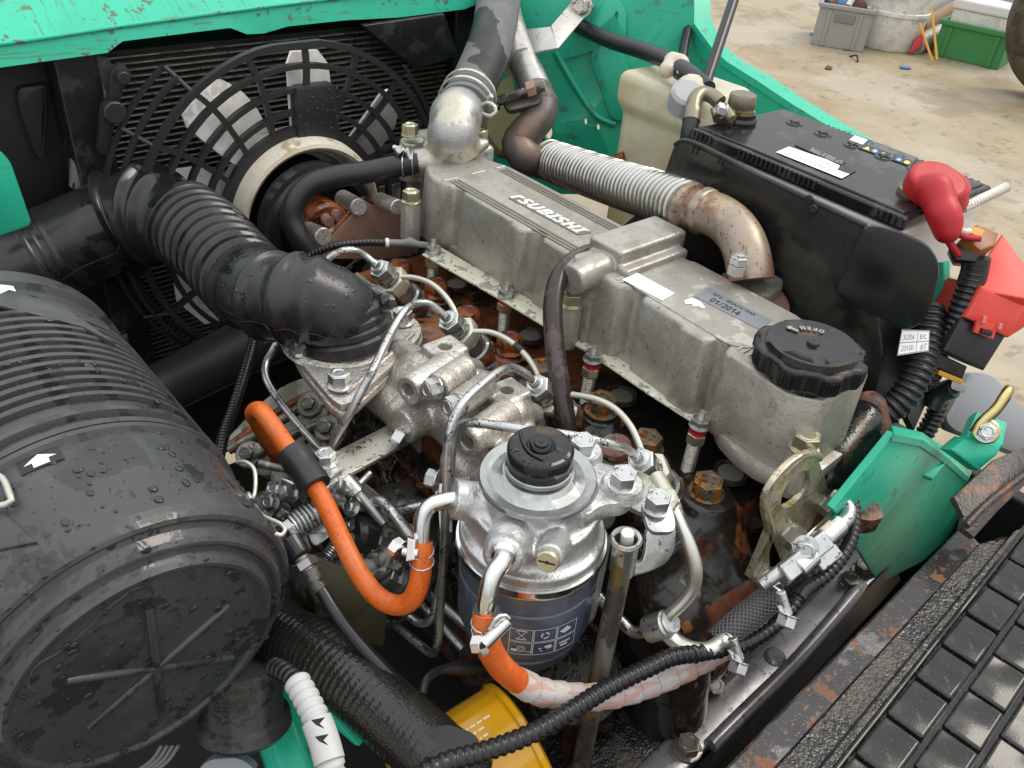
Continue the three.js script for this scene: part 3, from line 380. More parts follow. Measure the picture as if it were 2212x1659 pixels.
{ // fan guard: concentric ribs and spokes, truncated by a flat chord at the top, a cage of arcs behind
  const t = thing('fan_guard', 'black plastic fan guard grid with wet square badge plate', 'fan guard'); const X = -.84, top = onX(640, 100, X).y;
  const pt = (r, a, x = X) => V(x, FX.y + r * Math.sin(a), FX.z - r * Math.cos(a)); const clip = (p) => { if (p.y > top) p.y = top + (p.y - top) * .04; return p; };
  const bar = (pts, w, th) => { const g = sweep(pts, 1, { rad: 4, step: .006 }); return g; };
  const strip = (pts, w, th) => { // flat moulded bar, w across the grid plane, th deep along x
    const rows = [[], [], [], []]; pts.forEach((p, i) => { const d = pts[Math.min(i + 1, pts.length - 1)].clone().sub(pts[Math.max(i - 1, 0)]).normalize(); const n = d.clone().cross(V(1, 0, 0)).normalize().multiplyScalar(w / 2); rows[0].push(p.clone().add(n)); rows[1].push(p.clone().sub(n)); rows[2].push(p.clone().sub(n).add(V(-th, 0, 0))); rows[3].push(p.clone().add(n).add(V(-th, 0, 0))); });
    return loft(rows); };
  const arc = (r, a0, a1, x, n = 60) => Array.from({ length: n + 1 }, (_, i) => clip(pt(r, a0 + (a1 - a0) * i / n, x)));
  for (const [r, w] of [[.19, .0066], [.1665, .0054], [.1425, .0054], [.1185, .0054], [.0955, .014]]) part(t, 'guard_ring', strip(arc(r, -1.2, 4.4, X), w, .008), K.plasticDry);
  for (const [r, x] of [[.205, -.856], [.214, -.872], [.199, -.866]]) for (const [a0, a1] of [[2.2, 4.0], [-.5, .72]]) part(t, 'cage_ring', strip(arc(r, a0, a1, x), .004, .006), K.plasticDry);
  for (let k = -3; k < 15; k++) { const a = k * Math.PI / 9 + .16; const n = 10; part(t, 'guard_spoke', strip(Array.from({ length: n + 1 }, (_, i) => { const r = .092 + (.19 - .092) * i / n; return clip(pt(r, a - .18 * (i / n) * (1 - i / n) - .05 * (i / n), X - .0012)); }), .0058, .0056), K.plasticDry);
    if (k < 1 || k > 5) part(t, 'cage_spoke', sweep([pt(.189, a - .05, X - .004), pt(.215, a - .05, X - .03)].map(clip), .0024, { rad: 8 }), K.plasticDry); }
  const b = slab([onX(640, 190, X + .003), onX(724, 180, X + .003), onX(737, 300, X + .003), onX(645, 312, X + .003)], .014, { rc: .006 }); const bp = part(t, 'badge_plate', b, K.plasticDry);
  const bn = V(1, 0, 0); drops(bp, 150, () => ({ p: onX(645 + 85 * rnd(), 192 + 112 * rnd(), X + .0032), n: bn }), .0006, .0022);
  for (const [u, v] of [[244, 240], [262, 165]]) { const c = onX(u, v, -.875); part(t, 'mounting_tab', merge(slab([onX(u - 30, v + 90, -.878), onX(u - 22, v - 10, -.878), onX(u + 5, v - 30, -.878), onX(u + 26, v, -.878), onX(u + 8, v + 22, -.878), onX(u - 12, v + 95, -.878)], .01, { rc: .004 }), cyl(c, c.clone().add(V(.008, 0, 0)), u < 250 ? .011 : .006)), K.plasticDry); }
  const fan = thing('cooling_fan', 'white plastic cooling fan with dirty blades behind the guard', 'fan');
  for (let k = 0; k < 8; k++) { const a = .52 + k * Math.PI / 4; const rows = [[], [], [], []]; for (let i = 0; i <= 8; i++) { const s = i / 8, r = .07 + .106 * s, w = .026 + .012 * Math.sin(s * 2.8), sw = .12 * s * s; const c = pt(r, a + sw, -.868), tg = V(0, Math.cos(a + sw), Math.sin(a + sw)), ax = V(.55 - .2 * s, 0, 0); const e = tg.clone().add(ax).normalize().multiplyScalar(w), nn = e.clone().cross(pt(1, a, 0).sub(pt(0, a, 0))).normalize().multiplyScalar(.0014); const rd = i === 8 ? .7 : 1; const up = ax.clone().normalize().multiplyScalar(.004 * Math.cos(s)); rows[0].push(c.clone().addScaledVector(e, rd).add(nn)); rows[1].push(c.clone().addScaledVector(e, -rd).add(nn)); rows[2].push(c.clone().addScaledVector(e, -rd).sub(nn)); rows[3].push(c.clone().addScaledVector(e, rd).sub(nn)); } part(fan, 'blade', loft(rows), K.fan); }
  const ax = (prof) => { const g = lathe(prof, 64); g.rotateZ(-Math.PI / 2); g.translate(-.875, FX.y, FX.z); return g; };
  part(fan, 'hub', ax([[.06, 0], [.092, 0], [.0925, .03], [.0905, .048], [.088, .055], [.0845, .057], [.081, .0545], [.079, .048], [.0765, .034], [.0745, .03], [.0725, .032], [.071, .026], [.069, .01], [.06, .006]]), K.cream);
  part(fan, 'hub_disc', cyl(V(-.878, FX.y, FX.z), V(-.868, FX.y, FX.z), .072, .072, 48), K.conduit);
  const pu = thing('fan_pulley', 'dark fan pulley with red brown hub and stubs inside the cream ring', 'pulley'); const c = V(-.80, FX.y, FX.z);
  part(pu, 'belt_wheel', (() => { const g = lathe([[.02, 0], [.066, 0], [.068, .004], [.062, .012], [.068, .02], [.068, .03], [.064, .034], [.056, .034], [.052, .012], [.02, .012]], 56); g.rotateZ(-Math.PI / 2); g.translate(-.83, FX.y, FX.z); return g; })(), K.rubber);
  part(pu, 'hub', cyl(V(-.83, FX.y, FX.z), V(-.79, FX.y, FX.z), .03), K.rust);
  for (const [u, v] of [[700, 470], [725, 462], [690, 500]]) part(pu, 'stud', cyl(at(u, v, .96), at(u + 12, v + 10, .94), .006), K.rustPlate);
  // rusty pump bracket with two light bosses
  const wb = thing('pump_bracket', 'red brown rusty water pump bracket left of the valve cover', 'bracket'); const X2 = -.735, w = (u, v) => onX(u, v, X2);
  part(wb, 'plate', slab([w(742, 480), w(788, 432), w(800, 440), w(872, 452), w(900, 470), w(905, 545), w(850, 560), w(700, 560), w(686, 520)], .006, { rc: .004, holes: [ring2(0, 0, 1, 14).map(([x, y]) => w(783 + 6 * x, 456 + 7 * y))] }), K.rustPlate);
  part(wb, 'edge_lip', sweep([w(700, 528), w(742, 481), w(788, 433), w(800, 441), w(872, 453), w(895, 466)].map(p => p.add(V(-.002, .002, 0))), .0024, { rad: 8 }), K.rust);
  part(wb, 'boss', cyl(at(740, 428, .94), at(776, 448, .9), .0095), K.cast); part(wb, 'boss', cyl(at(820, 432, .92), at(860, 448, .89), .0085), K.cast);
  part(wb, 'boss', cyl(at(664, 498, .93), at(700, 512, .9), .010), K.cast);
}
{ // small coolant hose from the thermostat housing around the pulley
  const t = thing('coolant_hose', 'cracked black coolant hose bending down from the thermostat housing', 'hose');
  part(t, 'tube', sweep(path([905, 352, .895], [860, 358, .895], [790, 372, .89], [720, 382, .885], [668, 400, .88], [638, 435, .88], [632, 475, .885], [646, 512, .89], [670, 545, .9]), .0118, { rad: 18 }), K.rubber);
  for (const u of [872, 893]) { const a = at(u, 357 - (u - 872) * .25, .895), b = at(u + 12, 353, .895); part(t, 'clamp_wire', sweep(ring2(0, 0, .0126, 20).concat([[.0126, 0]]).map(([x, y]) => a.clone().addScaledVector(U0, y).addScaledVector(b.clone().sub(a).normalize().cross(U0).normalize(), x)), .0011, { rad: 6 }), K.zinc); }
  part(t, 'clamp_screw', merge(place(bolt(.009), at(868, 330, .885), V(-.6, .5, .3)), cyl(at(850, 318, .888), at(880, 328, .882), .0028), cyl(at(878, 320, .882), at(888, 345, .885), .003)), K.zinc);
}
// ================================================================ cylinder head and valve cover
const HZ = -.456, injX = [-.632, -.509, -.389, -.268];
const boltX = [[865, 563], [944, 602], [1013, 664], [1104, 721], [1178, 781], [1305, 852], [1403, 936], [1535, 1030]];
{
  const t = thing('cylinder_head', 'wet rusty black cylinder head casting below the valve cover', 'cylinder head');
  const c = new Cast(.012); const Y = .757;
  c.box(V(-.705, .66, -.60), V(-.225, Y, -.375), .008);
  for (const [u, v] of boltX) { const p = onY(u, v, .785); c.cyl(V(p.x, .70, p.z), V(p.x, .7665, p.z), .0195, .01); }
  for (const x of injX) c.cap(V(x + .005, .745, -.415), V(x + .005, .768, -.398), .019, .018, .01);
  for (let i = 0; i < 26; i++) { const x = -.69 + .46 * rnd(), z = -.465 + .07 * rnd(); c.cap(V(x, Y - .004, z), V(x + .03 * (rnd() - .5), Y - .004, z + .03 * (rnd() - .5)), .004 + .005 * rnd(), .004, .008); } for (const x of [-.66, -.60, -.54, -.48, -.42, -.36, -.30]) c.cap(V(x, Y, -.395), V(x, Y + .001, -.445), .0045, .004, .006); c.box(V(-.70, Y - .01, -.449), V(-.24, Y + .003, -.443), .002, .006);
  for (const x of [-.57, -.45, -.335]) c.cap(V(x, .752, -.40), V(x + .02, .752, -.44), .012, .014, .012);
  // near end: shoulder that drops towards the viewer
  c.cap(V(-.245, .735, -.455), V(-.215, .70, -.45), .03, .034, .02); c.box(V(-.25, .58, -.53), V(-.192, .715, -.385), .02, .02); c.cap(V(-.215, .70, -.40), V(-.2, .60, -.40), .03, .034, .02);
  c.box(V(-.26, .70, -.60), V(-.195, .79, -.525), .01, .015);
  c.cyl(V(-.268, .77, -.474), V(-.268, .80, -.474), .0165, .003, true).cyl(V(-.39, .74, -.474), V(-.39, .80, -.474), .013, .003, true).cyl(V(-.51, .74, -.474), V(-.51, .80, -.474), .013, .003, true);
  part(t, 'casting', c.build(.0028), K.head);
  boltX.forEach(([u, v], i) => { const p = onY(u, v, .785); const big = i > 4; const b = place(bolt(.0205, 1.42, .6), V(p.x, .7678, p.z), V(0, 1, .06), .3 * i); part(t, 'bolt', b, i < 4 ? K.rust : K.headBolt); });
  for (const [u, v] of [[985, 617], [1144, 728], [1342, 859], [1577, 1025]]) { const p = onY(u, v, .763); const g = part(t, 'core_plug', place(lathe([[0, .001], [.0105, .001], [.0125, .004], [.0135, .0045], [.0145, 0]], 28), p), K.rustDark); part(g, 'disc', place(lathe([[0, .0022], [.0103, .0022], [.0105, .001]], 24), p), K.zincPale); }
  for (const [u, v] of [[1036, 763], [1330, 975]]) { const p = onY(u, v, .765); part(t, 'water_plug', place(lathe([[0, .008], [.0125, .008], [.0145, .005], [.0145, -.014], [0, -.014]], 24), p, V(0, 1, .25)), K.rustWet); }
}
{ // valve cover: two ribbed halves and the breather hump between them
  const t = thing('valve_cover', 'stained cast aluminium valve cover with raised lettering along its top', 'valve cover');
  const y0 = .802, y1 = .87, zb = -.576;
  const xs = [[-.676, -.494], [-.655, -.484], [-.645, -.484], [-.63, -.486], [-.622, -.493], [-.612, -.495], [-.606, -.489], [-.535, -.489], [-.53, -.484], [-.512, -.484], [-.506, -.496], [-.497, -.497], [-.492, -.49], [-.45, -.49], [-.43, -.486], [-.41, -.485], [-.39, -.485], [-.382, -.499], [-.374, -.5], [-.368, -.486], [-.325, -.483], [-.318, -.479], [-.296, -.479], [-.291, -.492], [-.284, -.492], [-.279, -.479], [-.245, -.477], [-.218, -.475], [-.197, -.491], [-.2, -.552], [-.222, zb]];
  const out = [...xs, [-.64, zb], [-.672, -.565], [-.684, -.545], [-.684, -.5]];
  const bodyShape = shapeOf(round2(out.map(([x, z]) => [x, -z]), .006, 4));
  const g = new THREE.ExtrudeGeometry(bodyShape, { depth: y1 - y0 - .006, bevelEnabled: true, bevelThickness: .005, bevelSize: .0045, bevelOffset: -.0045, bevelSegments: 4, curveSegments: 4 });
  g.rotateX(-Math.PI / 2); g.translate(0, y0 + .001, 0);
  { const p = g.attributes.position; for (let i = 0; i < p.count; i++) { const k = (p.getY(i) - y0) / (y1 - y0); p.setZ(i, p.getZ(i) + .003 * (1 - k)); p.setX(i, p.getX(i) + .003 * (1 - k) * (p.getX(i) > -.44 ? 1 : -1)); } }
  const body = part(t, 'body', toCreasedNormals(clean(g), .6), K.cover);
  const fl = new THREE.ExtrudeGeometry(shapeOf(round2([[-.694, .492], [-.275, .49], [-.262, .477], [-.24, .4695], [-.215, .4675], [-.1895, .487], [-.1925, .558], [-.215, .584], [-.66, .584], [-.694, .56]], .008, 4)), { depth: .009, bevelEnabled: true, bevelThickness: .002, bevelSize: .002, bevelSegments: 2 }); fl.rotateX(-Math.PI / 2); fl.translate(0, .7955, 0);
  part(t, 'flange', toCreasedNormals(clean(fl), .6), K.cover);
  // grooved top: three fine grooves each side of the lettering are the gaps between long raised strips
  const strips = []; for (const z of [-.4945, -.499, -.5035, -.566, -.5615, -.557]) strips.push(boxAt(V(-.633, .8695, z - .0011), V(-.452 - (z > -.53 ? 0 : .012), .8709, z + .0011), .0004));
  part(t, 'top_strips', merge(strips), K.coverDark);
  for (const z of [-.487, -.522, -.573]) part(t, 'end_ridge', boxAt(V(-.640, .8695, z + (z < -.53 ? .004 : -.002)), V(-.637, .8712, z + (z < -.53 ? .016 : -.02)), .0006), K.coverLight);
  for (const x of [-.4, -.395, -.275, -.27, -.265]) part(t, 'tick_mark', boxAt(V(x, .8695, -.498), V(x + .0014, .8712, -.49), .0004), K.coverLight);
  // raised panel of the near half
  const pan = new THREE.ExtrudeGeometry(shapeOf(round2([[-.388, .494], [-.283, .49], [-.268, .5], [-.268, .566], [-.276, .572], [-.388, .573]], .006, 4)), { depth: .0008, bevelEnabled: true, bevelThickness: .0006, bevelSize: .0006, bevelSegments: 1 }); pan.rotateX(-Math.PI / 2); pan.translate(0, .8698, 0);
  part(t, 'top_panel', pan, K.coverPanel);
  // breather hump across the middle
  const hc = new Cast(.003); hc.box(V(-.448, .80, -.588), V(-.408, .888, -.502), .004).box(V(-.444, .80, -.51), V(-.414, .878, -.478), .005).cyl(V(-.425, .868, -.50), V(-.424, .866, -.462), .0135, .005).box(V(-.41, .80, -.58), V(-.397, .876, -.50), .003);
  part(t, 'breather_hump', hc.build(.002), K.cover);
  for (const [u, v, y, s] of [[1233, 658, .838, .016], [1735, 968, .83, .0165], [888, 435, .842, .015]]) { const p = onY(u, v, y); part(t, 'bolt_boss', place(lathe([[0, -.04], [.0105, -.04], [.0105, -.004], [.0095, 0], [0, 0]], 24), p), K.cover); part(t, 'bolt', place(bolt(s, 1.35, .66), p), K.yellowBolt); }
  // oil filler cap
  const q = onY(1742, 785, .878); const pr = []; const cap = part(t, 'oil_cap', (() => { const sh = []; for (let i = 0; i < 96; i++) { const a = i / 96 * Math.PI * 2, r = .0365 + .0032 * SS(-.45, .45, Math.cos(a * 8)); sh.push([r * Math.cos(a), r * Math.sin(a)]); } const g1 = new THREE.ExtrudeGeometry(shapeOf(sh), { depth: .011, bevelEnabled: true, bevelThickness: .003, bevelSize: .003, bevelOffset: -.003, bevelSegments: 3 }); g1.rotateX(-Math.PI / 2); const g2 = lathe([[0, .0166], [.006, .0166], [.026, .0172], [.0285, .0182], [.0312, .018], [.0325, .0155], [.033, .012]], 56); const kn = []; for (let i = 0; i < 96; i++) { const a = i / 96 * Math.PI * 2; if (Math.cos(a * 8) < .35) continue; const b = boxAt(V(-.0006, 0, -.0005), V(.0006, .009, .0005), .0002); b.translate(.0397, .001, 0); b.rotateY(-a); kn.push(b); } return place(merge(g1, g2, kn, place(lathe([[0, 0], [.03, 0], [.03, .012], [0, .012]], 40), V(0, -.01, 0))), q, V(-.02, 1, .01), .2); })(), K.capBlack);
  const ct = (s, z, a, r) => { const g = text(s, z, .0006); const w = g.boundingBox.max.x; g.translate(-w / 2, 0, 0); g.rotateX(-Math.PI / 2); g.rotateY(a); g.translate(q.x + r * Math.sin(a + Math.PI) * -1, q.y + .0178, q.z + r * Math.cos(a + Math.PI) * -1); return g; };
  { const ls = []; const word = 'OPEN'; [...word].forEach((ch, i) => { const a = Math.PI * 1.2 + (i - 1.5) * .235; const g = text(ch, .0042, .0006); const w = g.boundingBox.max.x; g.translate(-w / 2, 0, 0); g.rotateX(-Math.PI / 2); g.rotateY(a); g.translate(q.x + .021 * Math.sin(a), q.y + .0176, q.z + .021 * Math.cos(a)); ls.push(g); });
    const ar = new THREE.ExtrudeGeometry(shapeOf([[-.0045, 0], [-.001, .0028], [-.001, .001], [.0045, .001], [.0045, -.001], [-.001, -.001], [-.001, -.0028]]), { depth: .0007, bevelEnabled: false }); ar.rotateX(-Math.PI / 2); ar.rotateY(.2); const a = Math.PI * 1.2 + .8; ar.translate(q.x + .02 * Math.sin(a), q.y + .0176, q.z + .02 * Math.cos(a)); part(cap, 'raised_lettering', merge(ls, ar), K.capLetter); }
  part(cap, 'centre_screw', place(lathe([[0, .0008], [.0012, .0014], [.004, .0014], [.0046, .0006], [.0046, -.001], [.0075, -.002]], 24), V(q.x, q.y + .0178, q.z)), K.capBlack);
  // lettering: the worn maker's word runs along the top, its first letters gone
  { const a = onY(1102, 428, y1), b = onY(1247, 505, y1), d = b.clone().sub(a); const L = d.length(); d.normalize(); const g = text('SUBISHI', .0112, .0009); const w0 = g.boundingBox.max.x; const sh = new THREE.Matrix4().set(1, .28, 0, 0, 0, 1, 0, 0, 0, 0, 1, 0, 0, 0, 0, 1); const k = (L * .90) / w0; g.scale(k, 1.12, 1); g.applyMatrix4(sh); g.translate(L * .1, 0, 0); const rem = new THREE.ExtrudeGeometry(shapeOf([[.0, 0], [.003, 0], [.0052, .0085], [.0095, .0085], [.0105, .0118], [.0022, .0118]]), { depth: .0009, bevelEnabled: false }); const all = merge(g, rem); const zx = d.clone().cross(V(0, 1, 0)); const back = new THREE.ExtrudeGeometry(shapeOf(round2([[-.001, -.0012], [L + .002, -.0012], [L + .006, .0138], [.002, .0138]], .001)), { depth: .0003, bevelEnabled: false }); const up = V(0, 1, 0).cross(d); const o = V(a.x, y1 + .0003, a.z).addScaledVector(up, -.0006); basis(all, o.clone().add(V(0, .0004, 0)), d, up, V(0, 1, 0)); basis(back, o, d, up, V(0, 1, 0)); part(t, 'lettering', all, K.white); part(t, 'lettering_ground', back, K.coverDark); }
  // stickers
  const y = .8713, s4 = (a) => a.map(([u, v]) => onY(u, v, y));
  { const tx = print(256, 64, (x, w, h) => { x.fillStyle = '#f4f4f0'; x.fillRect(0, 0, w, h); x.fillStyle = '#b9b9b4'; for (let r = 0; r < 5; r++) for (let i = 0; i < 24; i++) if (rnd() > .3) x.fillRect(12 + i * 9.5, 8 + r * 11, 3 + 4 * rnd(), 3); }); const [g, m] = sticker(s4([[1377, 590], [1457, 634], [1431, 650], [1343, 604]].map(p => p)), tx); part(t, 'white_sticker', g, m, 'blank white sticker'); }
  { const tx = print(512, 128, (x, w, h) => { x.fillStyle = '#8f949b'; x.fillRect(0, 0, w, h); x.fillStyle = '#7d8289'; for (let i = 0; i < 90; i++) x.fillRect(rnd() * w, rnd() * h, 3 + 30 * rnd(), 1); x.fillStyle = '#15171a'; x.font = 'bold 34px sans-serif'; x.fillText('MFG.   MONTH/YEAR', 70, 44); x.font = 'bold 62px sans-serif'; x.fillText('01/2014', 96, 108); }); const [g, m] = sticker(s4([[1530, 621], [1668, 692], [1643, 714], [1499, 640]]), tx, { r: .35, m: .5 }); part(t, 'date_plate', g, m, 'grey date plate'); }
  { const tx = print(128, 64, (x, w, h) => { x.clearRect(0, 0, w, h); x.fillStyle = '#f2f2ee'; x.beginPath(); x.moveTo(8, 6); x.lineTo(70, 2); x.lineTo(124, 26); x.lineTo(118, 44); x.lineTo(92, 38); x.lineTo(70, 56); x.lineTo(52, 40); x.lineTo(30, 58); x.lineTo(4, 40); x.fill(); }); const [g, m] = sticker(s4([[1492, 641], [1531, 660], [1517, 672], [1467, 655]]), tx); part(t, 'torn_sticker', g, m, 'torn white sticker remnant'); }
}
{ // terminal rail of the glow plugs
  const q = (u, v) => onY(u, v, .803); const t = thing('glow_plug_rail', 'long cream coated busbar strip bolted along the valve cover foot', 'busbar');
  part(t, 'strip', slab([q(912, 548), q(950, 532), q(1102, 620), q(1300, 742), q(1420, 822), q(1547, 908), q(1522, 926), q(1400, 848), q(1276, 763), q(1072, 640)], .0022, { bev: .0006 }), K.rail);
  part(t, 'paint_dot', place(lathe([[0, .0006], [.003, .0006], [.0032, 0]], 16), q(1412, 853)), K.white);
  const g0 = thing('glow_plug', 'glow plug at the far end of the cream busbar strip', 'glow plug', undefined);
  const tops = [[936, 540], [1094, 634], [1281, 772], [1512, 914]], lab = ['glow plug at the far end of the cream busbar strip', 'glow plug on the busbar left of the brown breather hose', 'glow plug on the busbar just right of the brown breather hose', 'glow plug at the near end of the cream busbar strip'];
  const o = onY(...tops[0], .806); const B = (y) => V(o.x, y, o.z);
  part(g0, 'nut', place(merge(lathe([[0, 0], [.0085, 0], [.0085, .001], [0, .001]], 20), (() => { const n = hexNut(.0125, .0062); n.translate(0, .001, 0); return n; })()), B(.8032)), K.zinc); part(g0, 'stud', thread(B(.80), B(.8175), .0029), K.zincWarm);
  part(g0, 'insulator', place(lathe([[0, 0], [.0066, 0], [.0066, .003], [0, .003]], 20), B(.7965)), K.red); part(g0, 'hex', place(hexNut(.0135, .0085), B(.788)), K.yellowBolt); part(g0, 'thread', thread(B(.758), B(.789), .0058, .002), K.zincWarm);
  g0.userData.group = 'glow plugs under the cream busbar';
  for (let i = 1; i < 4; i++) { const c = g0.clone(); c.name = numbered('glow_plug'); c.userData = { ...g0.userData, label: lab[i] }; const p = onY(...tops[i], .806); c.position.set(p.x - o.x, 0, p.z - o.z); scene.add(c); c.rotation.y = 0; c.userData.shift = 1; }
}
// ================================================================ injectors and fuel pipes
const ax = V(-.05, .8, .62).normalize();
const nip = [[812, 572], [962, 684], [1153, 826], [1378, 988]], bodyEnd = [[880, 625], [1030, 742], [1232, 885], [1440, 1045]];
const injTop = nip.map(([u, v], i) => onZ(u, v, -.392));
{
  const lab = ['farthest zinc injector, beside the black intake hose end', 'zinc injector second from the fan, between two steel fuel pipes', 'zinc injector standing left of the brown breather hose', 'nearest zinc injector, beside the black pump knob'];
  const o = injTop[0], P = (k) => o.clone().addScaledVector(ax, k); const t = thing('injector', lab[0], 'injector', 'injectors in a row on the cylinder head');
  part(t, 'pipe_nut', merge(place(hexNut(.0185, .015), P(-.020), ax, .2), cyl(P(-.006), P(-.001), .0072)), K.zinc);
  part(t, 'collar', cyl(P(-.024), P(-.02), .0115), K.darkMetal);
  part(t, 'return_nut', place(hexNut(.0275, .0135), P(-.0375), ax, .5), K.injNut);
  part(t, 'body', merge(cyl(P(-.052), P(-.038), .0125), cyl(P(-.062), P(-.052), .0155)), K.zincDark);
  part(t, 'clamp_nut', place(hexNut(.029, .012), P(-.073), ax, .1), K.rustWet);
  for (let i = 1; i < 4; i++) { const c = t.clone(); c.name = numbered('injector'); c.userData = { ...t.userData, label: lab[i] }; c.position.copy(injTop[i]).sub(o); scene.add(c); c.userData.shift = 1; }
}
{
  const r = .0034, I = injTop; const pipe = (pts, label) => { const t = thing('fuel_pipe', label, 'fuel pipe', 'steel injection pipes'); part(t, 'tube', sweep(pts, r, { rad: 12 }), K.pipe); part(t, 'end_sleeve', cyl(pts[0], pts[0].clone().lerp(pts[1], .3), r * 1.25), K.pipe); return t; };
  pipe([I[0].clone(), at(788, 552, .80), at(762, 540, .79), at(728, 546, .785), at(690, 580, .785), at(640, 660, .80), at(592, 750, .805), at(574, 785, .80), at(574, 815, .79), at(592, 850, .78), at(640, 912, .755), at(702, 982, .73)], 'steel fuel pipe emerging left under the black intake hose');
  pipe([I[1].clone(), at(944, 668, .735), at(926, 656, .73), at(900, 655, .722), at(874, 672, .705), onY(852, 706, .828), onY(800, 810, .818), onY(752, 900, .79), onY(722, 952, .768), onY(714, 985, .755)], 'steel fuel pipe slanting across the aluminium intake flange');
  pipe([I[2].clone(), at(1136, 808, .66), at(1112, 795, .652), at(1084, 800, .63), at(1040, 832, .607), at(1002, 868, .593), at(978, 908, .587), at(968, 955, .588), at(964, 1080, .60), at(958, 1200, .622), at(950, 1330, .645), at(946, 1390, .65), at(935, 1412, .655), at(905, 1392, .665), at(850, 1345, .68)], 'steel fuel pipe falling straight down left of the fuel filter');
  pipe([I[3].clone(), at(1356, 972, .60), at(1330, 962, .588), at(1250, 944, .576), at(1120, 926, .578), at(1030, 914, .59), at(1000, 916, .597), at(980, 940, .603), at(974, 1000, .61), at(972, 1080, .618), at(962, 1200, .645), at(945, 1290, .655), at(930, 1340, .66), at(905, 1345, .665), at(870, 1318, .67)], 'steel fuel pipe running level behind the black pump knob');
  const t = thing('pipe_clamp', 'zinc clip with bolt holding two fuel pipes beside the fuel filter', 'clamp'); const D = .615;
  part(t, 'clip', merge(slab([at(948, 1045, D), at(978, 1038, D), at(982, 1075, D), at(975, 1092, D), at(978, 1150, D), at(950, 1155, D), at(946, 1090, D)], .003), slab([at(940, 1050, D + .01), at(985, 1050, D + .012), at(985, 1070, D + .012), at(940, 1075, D + .01)], .012)), K.zinc);
  part(t, 'bolt', place(bolt(.012), at(946, 1038, .62), V(-.8, 0, .5)), K.zinc); part(t, 'thread', thread(at(976, 1040, .625), at(1012, 1036, .63), .003), K.zincWarm);
}
{
  const lk = (pts, label) => solo('leak_off_pipe', sweep(path(...pts), .0026, { rad: 10 }), K.zincPale, label, 'return pipe', 'thin return pipes between injectors');
  lk([[868, 598, .79], [895, 600, .785], [930, 612, .775], [962, 640, .765], [982, 672, .76], [990, 698, .757]], 'thin arched return pipe between the two farthest injectors');
  lk([[1022, 716, .735], [1060, 718, .73], [1100, 736, .72], [1136, 768, .71], [1158, 800, .70], [1166, 820, .695]], 'thin arched return pipe with black mark before the breather hose');
  lk([[1236, 852, .675], [1290, 863, .66], [1330, 884, .65], [1362, 920, .64], [1382, 962, .63], [1388, 980, .625]], 'thin arched return pipe right of the brown breather hose');
  solo('paint_ring', sweep(path([1112, 744, .716], [1128, 758, .7125]), .0031, { rad: 10 }), K.conduit, 'small black paint mark around the middle return pipe', 'mark');
}
{ // breather hose
  const t = thing('breather_hose', 'glossy dark brown breather hose arching down from the valve cover', 'hose');
  part(t, 'tube', sweep(path([1296, 544, .755], [1270, 548, .742], [1236, 566, .725], [1208, 600, .71], [1195, 650, .70], [1196, 720, .692], [1204, 790, .688], [1212, 850, .685], [1222, 910, .684], [1226, 960, .69], [1228, 1010, .70]), .0083, { rad: 20 }), K.brownHose);
}
{ // wire to the rail
  const t = thing('glow_plug_cable', 'thin black corrugated cable with crimped end on the busbar', 'cable');
  part(t, 'conduit', corr(path([648, 570, .86], [680, 548, .85], [720, 532, .845], [780, 524, .85], [836, 524, .855]), .0042, .004, 10), K.conduit); part(t, 'sleeve', sweep(path([836, 524, .855], [880, 524, .86], [888, 522, .86], [896, 526, .86], [925, 530, .865]), (s, L) => .0034 + .0016 * Math.exp(-(((s / L) - .55) ** 2) / .01), { rad: 10 }), K.greyStuff); part(t, 'band', cyl(at(832, 524, .855), at(840, 524, .856), .0046), K.white);
}
